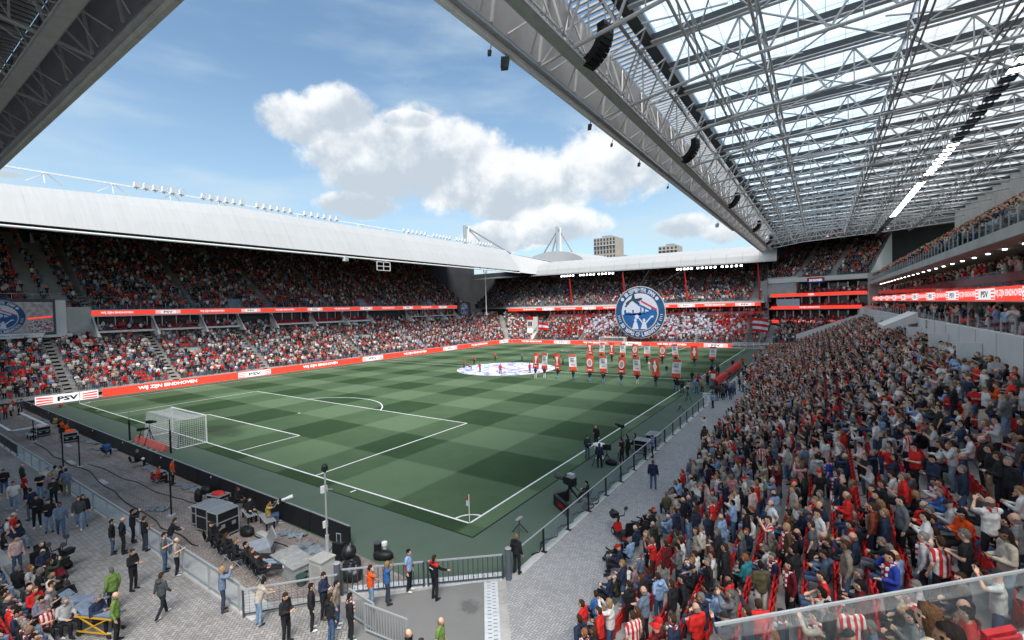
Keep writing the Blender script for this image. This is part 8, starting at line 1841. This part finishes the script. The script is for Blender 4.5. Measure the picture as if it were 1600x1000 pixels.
KINDS = ['navy_jacket', 'black_jacket', 'darkgrey_jacket', 'lightgrey_hoodie', 'red_jacket', 'white_shirt', 'beige_jacket', 'greyblue_sweater', 'black_sweater', 'grey_jacket', 'maroon_sweater', 'olive_jacket', 'stripes', 'lightblue_shirt', 'black_coat']
wl = [20, 24, 9, 8, 9, 9, 6, 5, 8, 6, 4, 3, 5, 4, 5]
for i in range(RN):
    x = 9.5+.74*i; z = RZ+RH*i; y = -10.5+rnd.random()*.3
    while y < 106:
        if x-y > 26.0 or any(abs(y-(-12+a)) < .8 for a in eA): y += .5; continue
        near_cam = y < 7 and i < 15
        own_seat = near_cam and nseat < 250
        sc = (.62, .62, .6) if (13 < y < 15 or 1.5 < y < 3.2) and 3 < i < 9 and (i*7+int(y*2)) % 3 else (.5, .022, .022)
        if own_seat:
            if nseat == 0: s0 = SEATM
            o = link('stadium_seat', SEATM, east, (x+.38, y, z), (0, 0, PI)); j = rnd.uniform(.85, 1.15); o['seatc'] = tuple(q*j for q in sc); nseat += 1
        elif y < 45 or rnd.random() < .1: seat(x+.38, y, z, PI, sc)
        if not near_own(x, y, .48):
            p_fill = .42 if (y < 8) else .93 if y < 40 else .97
            if rnd.random() < p_fill:
                if y < 4 and nobj < 215:
                    stand_person(x+rnd.uniform(-.08, .08), y+rnd.uniform(-.1, .1), z, 180+rnd.uniform(-30, 30), rnd.choice(('stand', 'stand', 'cross', 'phone', 'sit', 'sit', 'pockets')), rnd.choice(('short', 'dark', 'grey', 'blond', 'bald', 'long_brown', 'cap')), rnd.choices(KINDS, wl)[0], rnd.choice('kkj'), i, allp); nobj += 1
                else: CROWD.add(x+rnd.uniform(-.1, .1), y+rnd.uniform(-.1, .1), z, PI+rnd.gauss(0, .45), rnd.random() < (.35 if y < 20 else .15))
        y += .5
# people at the front edge on walkway level
for k in range(70):
    y = 6+k*.55; x = 8.75+rr.uniform(-.3, .3)
    if not near_own(x, y, .6): CROWD.add(x, y, 0, PI+rr.gauss(0, .5), rr.random() < .55)
# our side of the glass
person(16.36, -12.73, 7.02, 150, 'sit', 'long_brown', 'beige_sweater', 'k', 'brown-haired person in cream sweater on our side of the glass parapet'); person(16.41, -13.30, 7.22, 170, 'sit', 'dark', 'brown_sweater', 'k', 'dark-haired head at the bottom edge on our side of the glass')
o = link('stadium_seat', SEATM, None, (16.91, -12.49, 7.36), (0, 0, R(135)), (.95, .95, 1.)); o['seatc'] = (.3, .02, .025); o.parent = own
# near stand, bottom left: rows of red seats with seated people
q = 0; FR = [('navy_jacket', 'dark', 'lj'), ('black_jacket', 'short', 'lj'), ('red_jacket', 'cap', 'k'), ('black_jacket', 'grey', 'j'), ('darkgreen_jacket', 'dark', 'lj'), ('navy_sweater', 'bald', 'j')]
for i in range(6):
    for k in range(66):
        x = -4.2-k*.52; y = -15.35-.8*i; z = .35+.36*i
        if q < 60 and x > -16 and i < 3: o = link('stadium_seat', SEATM, near, (x, y-.3, z), (0, 0, PI/2)); o['seatc'] = (.5, .03, .03); q += 1
        else: seat(x, y-.3, z, PI/2)
        if rr.random() < .82:
            if x > -13 and i < 2 and nobj < 262:
                c, h_, bt = rr.choice(FR); nobj += 1
                l = '%s person in %s seated at bottom left, %s row, %s from the right' % (HAIRW[h_], words_top(c), ('front', 'second')[i], ('1st', '2nd', '3rd', '4th', '5th', '6th', '7th', '8th', '9th', '10th', '11th', '12th', '13th', '14th', '15th', '16th', '17th', '18th', '19th')[min(k, 18)])
                person(x, y, z, 90+rr.uniform(-40, 10), 'sit', h_, c, bt, l, 'spectators seated at the bottom left')
            else: CROWD.add(x, y, z, PI/2+rr.gauss(-.3, .3), True)
for k in range(26):
    x = -17-k*.9+rr.uniform(-.2, .2)
    CROWD.add(x, -14.0+rr.uniform(-.3, .3), 0, PI/2+rr.gauss(-.3, .4), rr.random() < .7)
for k in range(10):
    x = -11.8+k*.4; CROWD.add(x, -14.35+rr.uniform(-.35, .55), 0, PI/2+rr.gauss(-.3, .4), rr.random() < .8)
# people at the far left of the brick strip and apron
for k in range(40): CROWD.add(rr.uniform(-72, -60), rr.uniform(-13.5, -6), 0, rr.uniform(0, 6.3), False)
# build the scattered crowd and seats
vm = []
for ps, tee, hk in CROWDV:
    top = bpy.data.meshes.get('zz') or top_mesh(ps, bool(tee), True); vm.append(joined([(body_mesh(ps, True), None), (top, None), (HAIRM[hk], head_M(POSES[ps]))], 'person'))
lib = lib_collection('crowd_variants', vm)
scatter('crowd', lib, CROWD.p, CROWD.c, 'stuff', 'packed crowd of spectators filling all the grandstands', 'crowd')
scatter('rows_of_seats', lib_collection('seat_variants', [SEATM]), SEATS, dict(seatc=SEATC), 'stuff', 'rows of folding plastic seats between the spectators', 'seats')
print('crowd', len(CROWD.p), 'seats', len(SEATS), 'objects', len(bpy.context.scene.objects), 'named people', nobj)
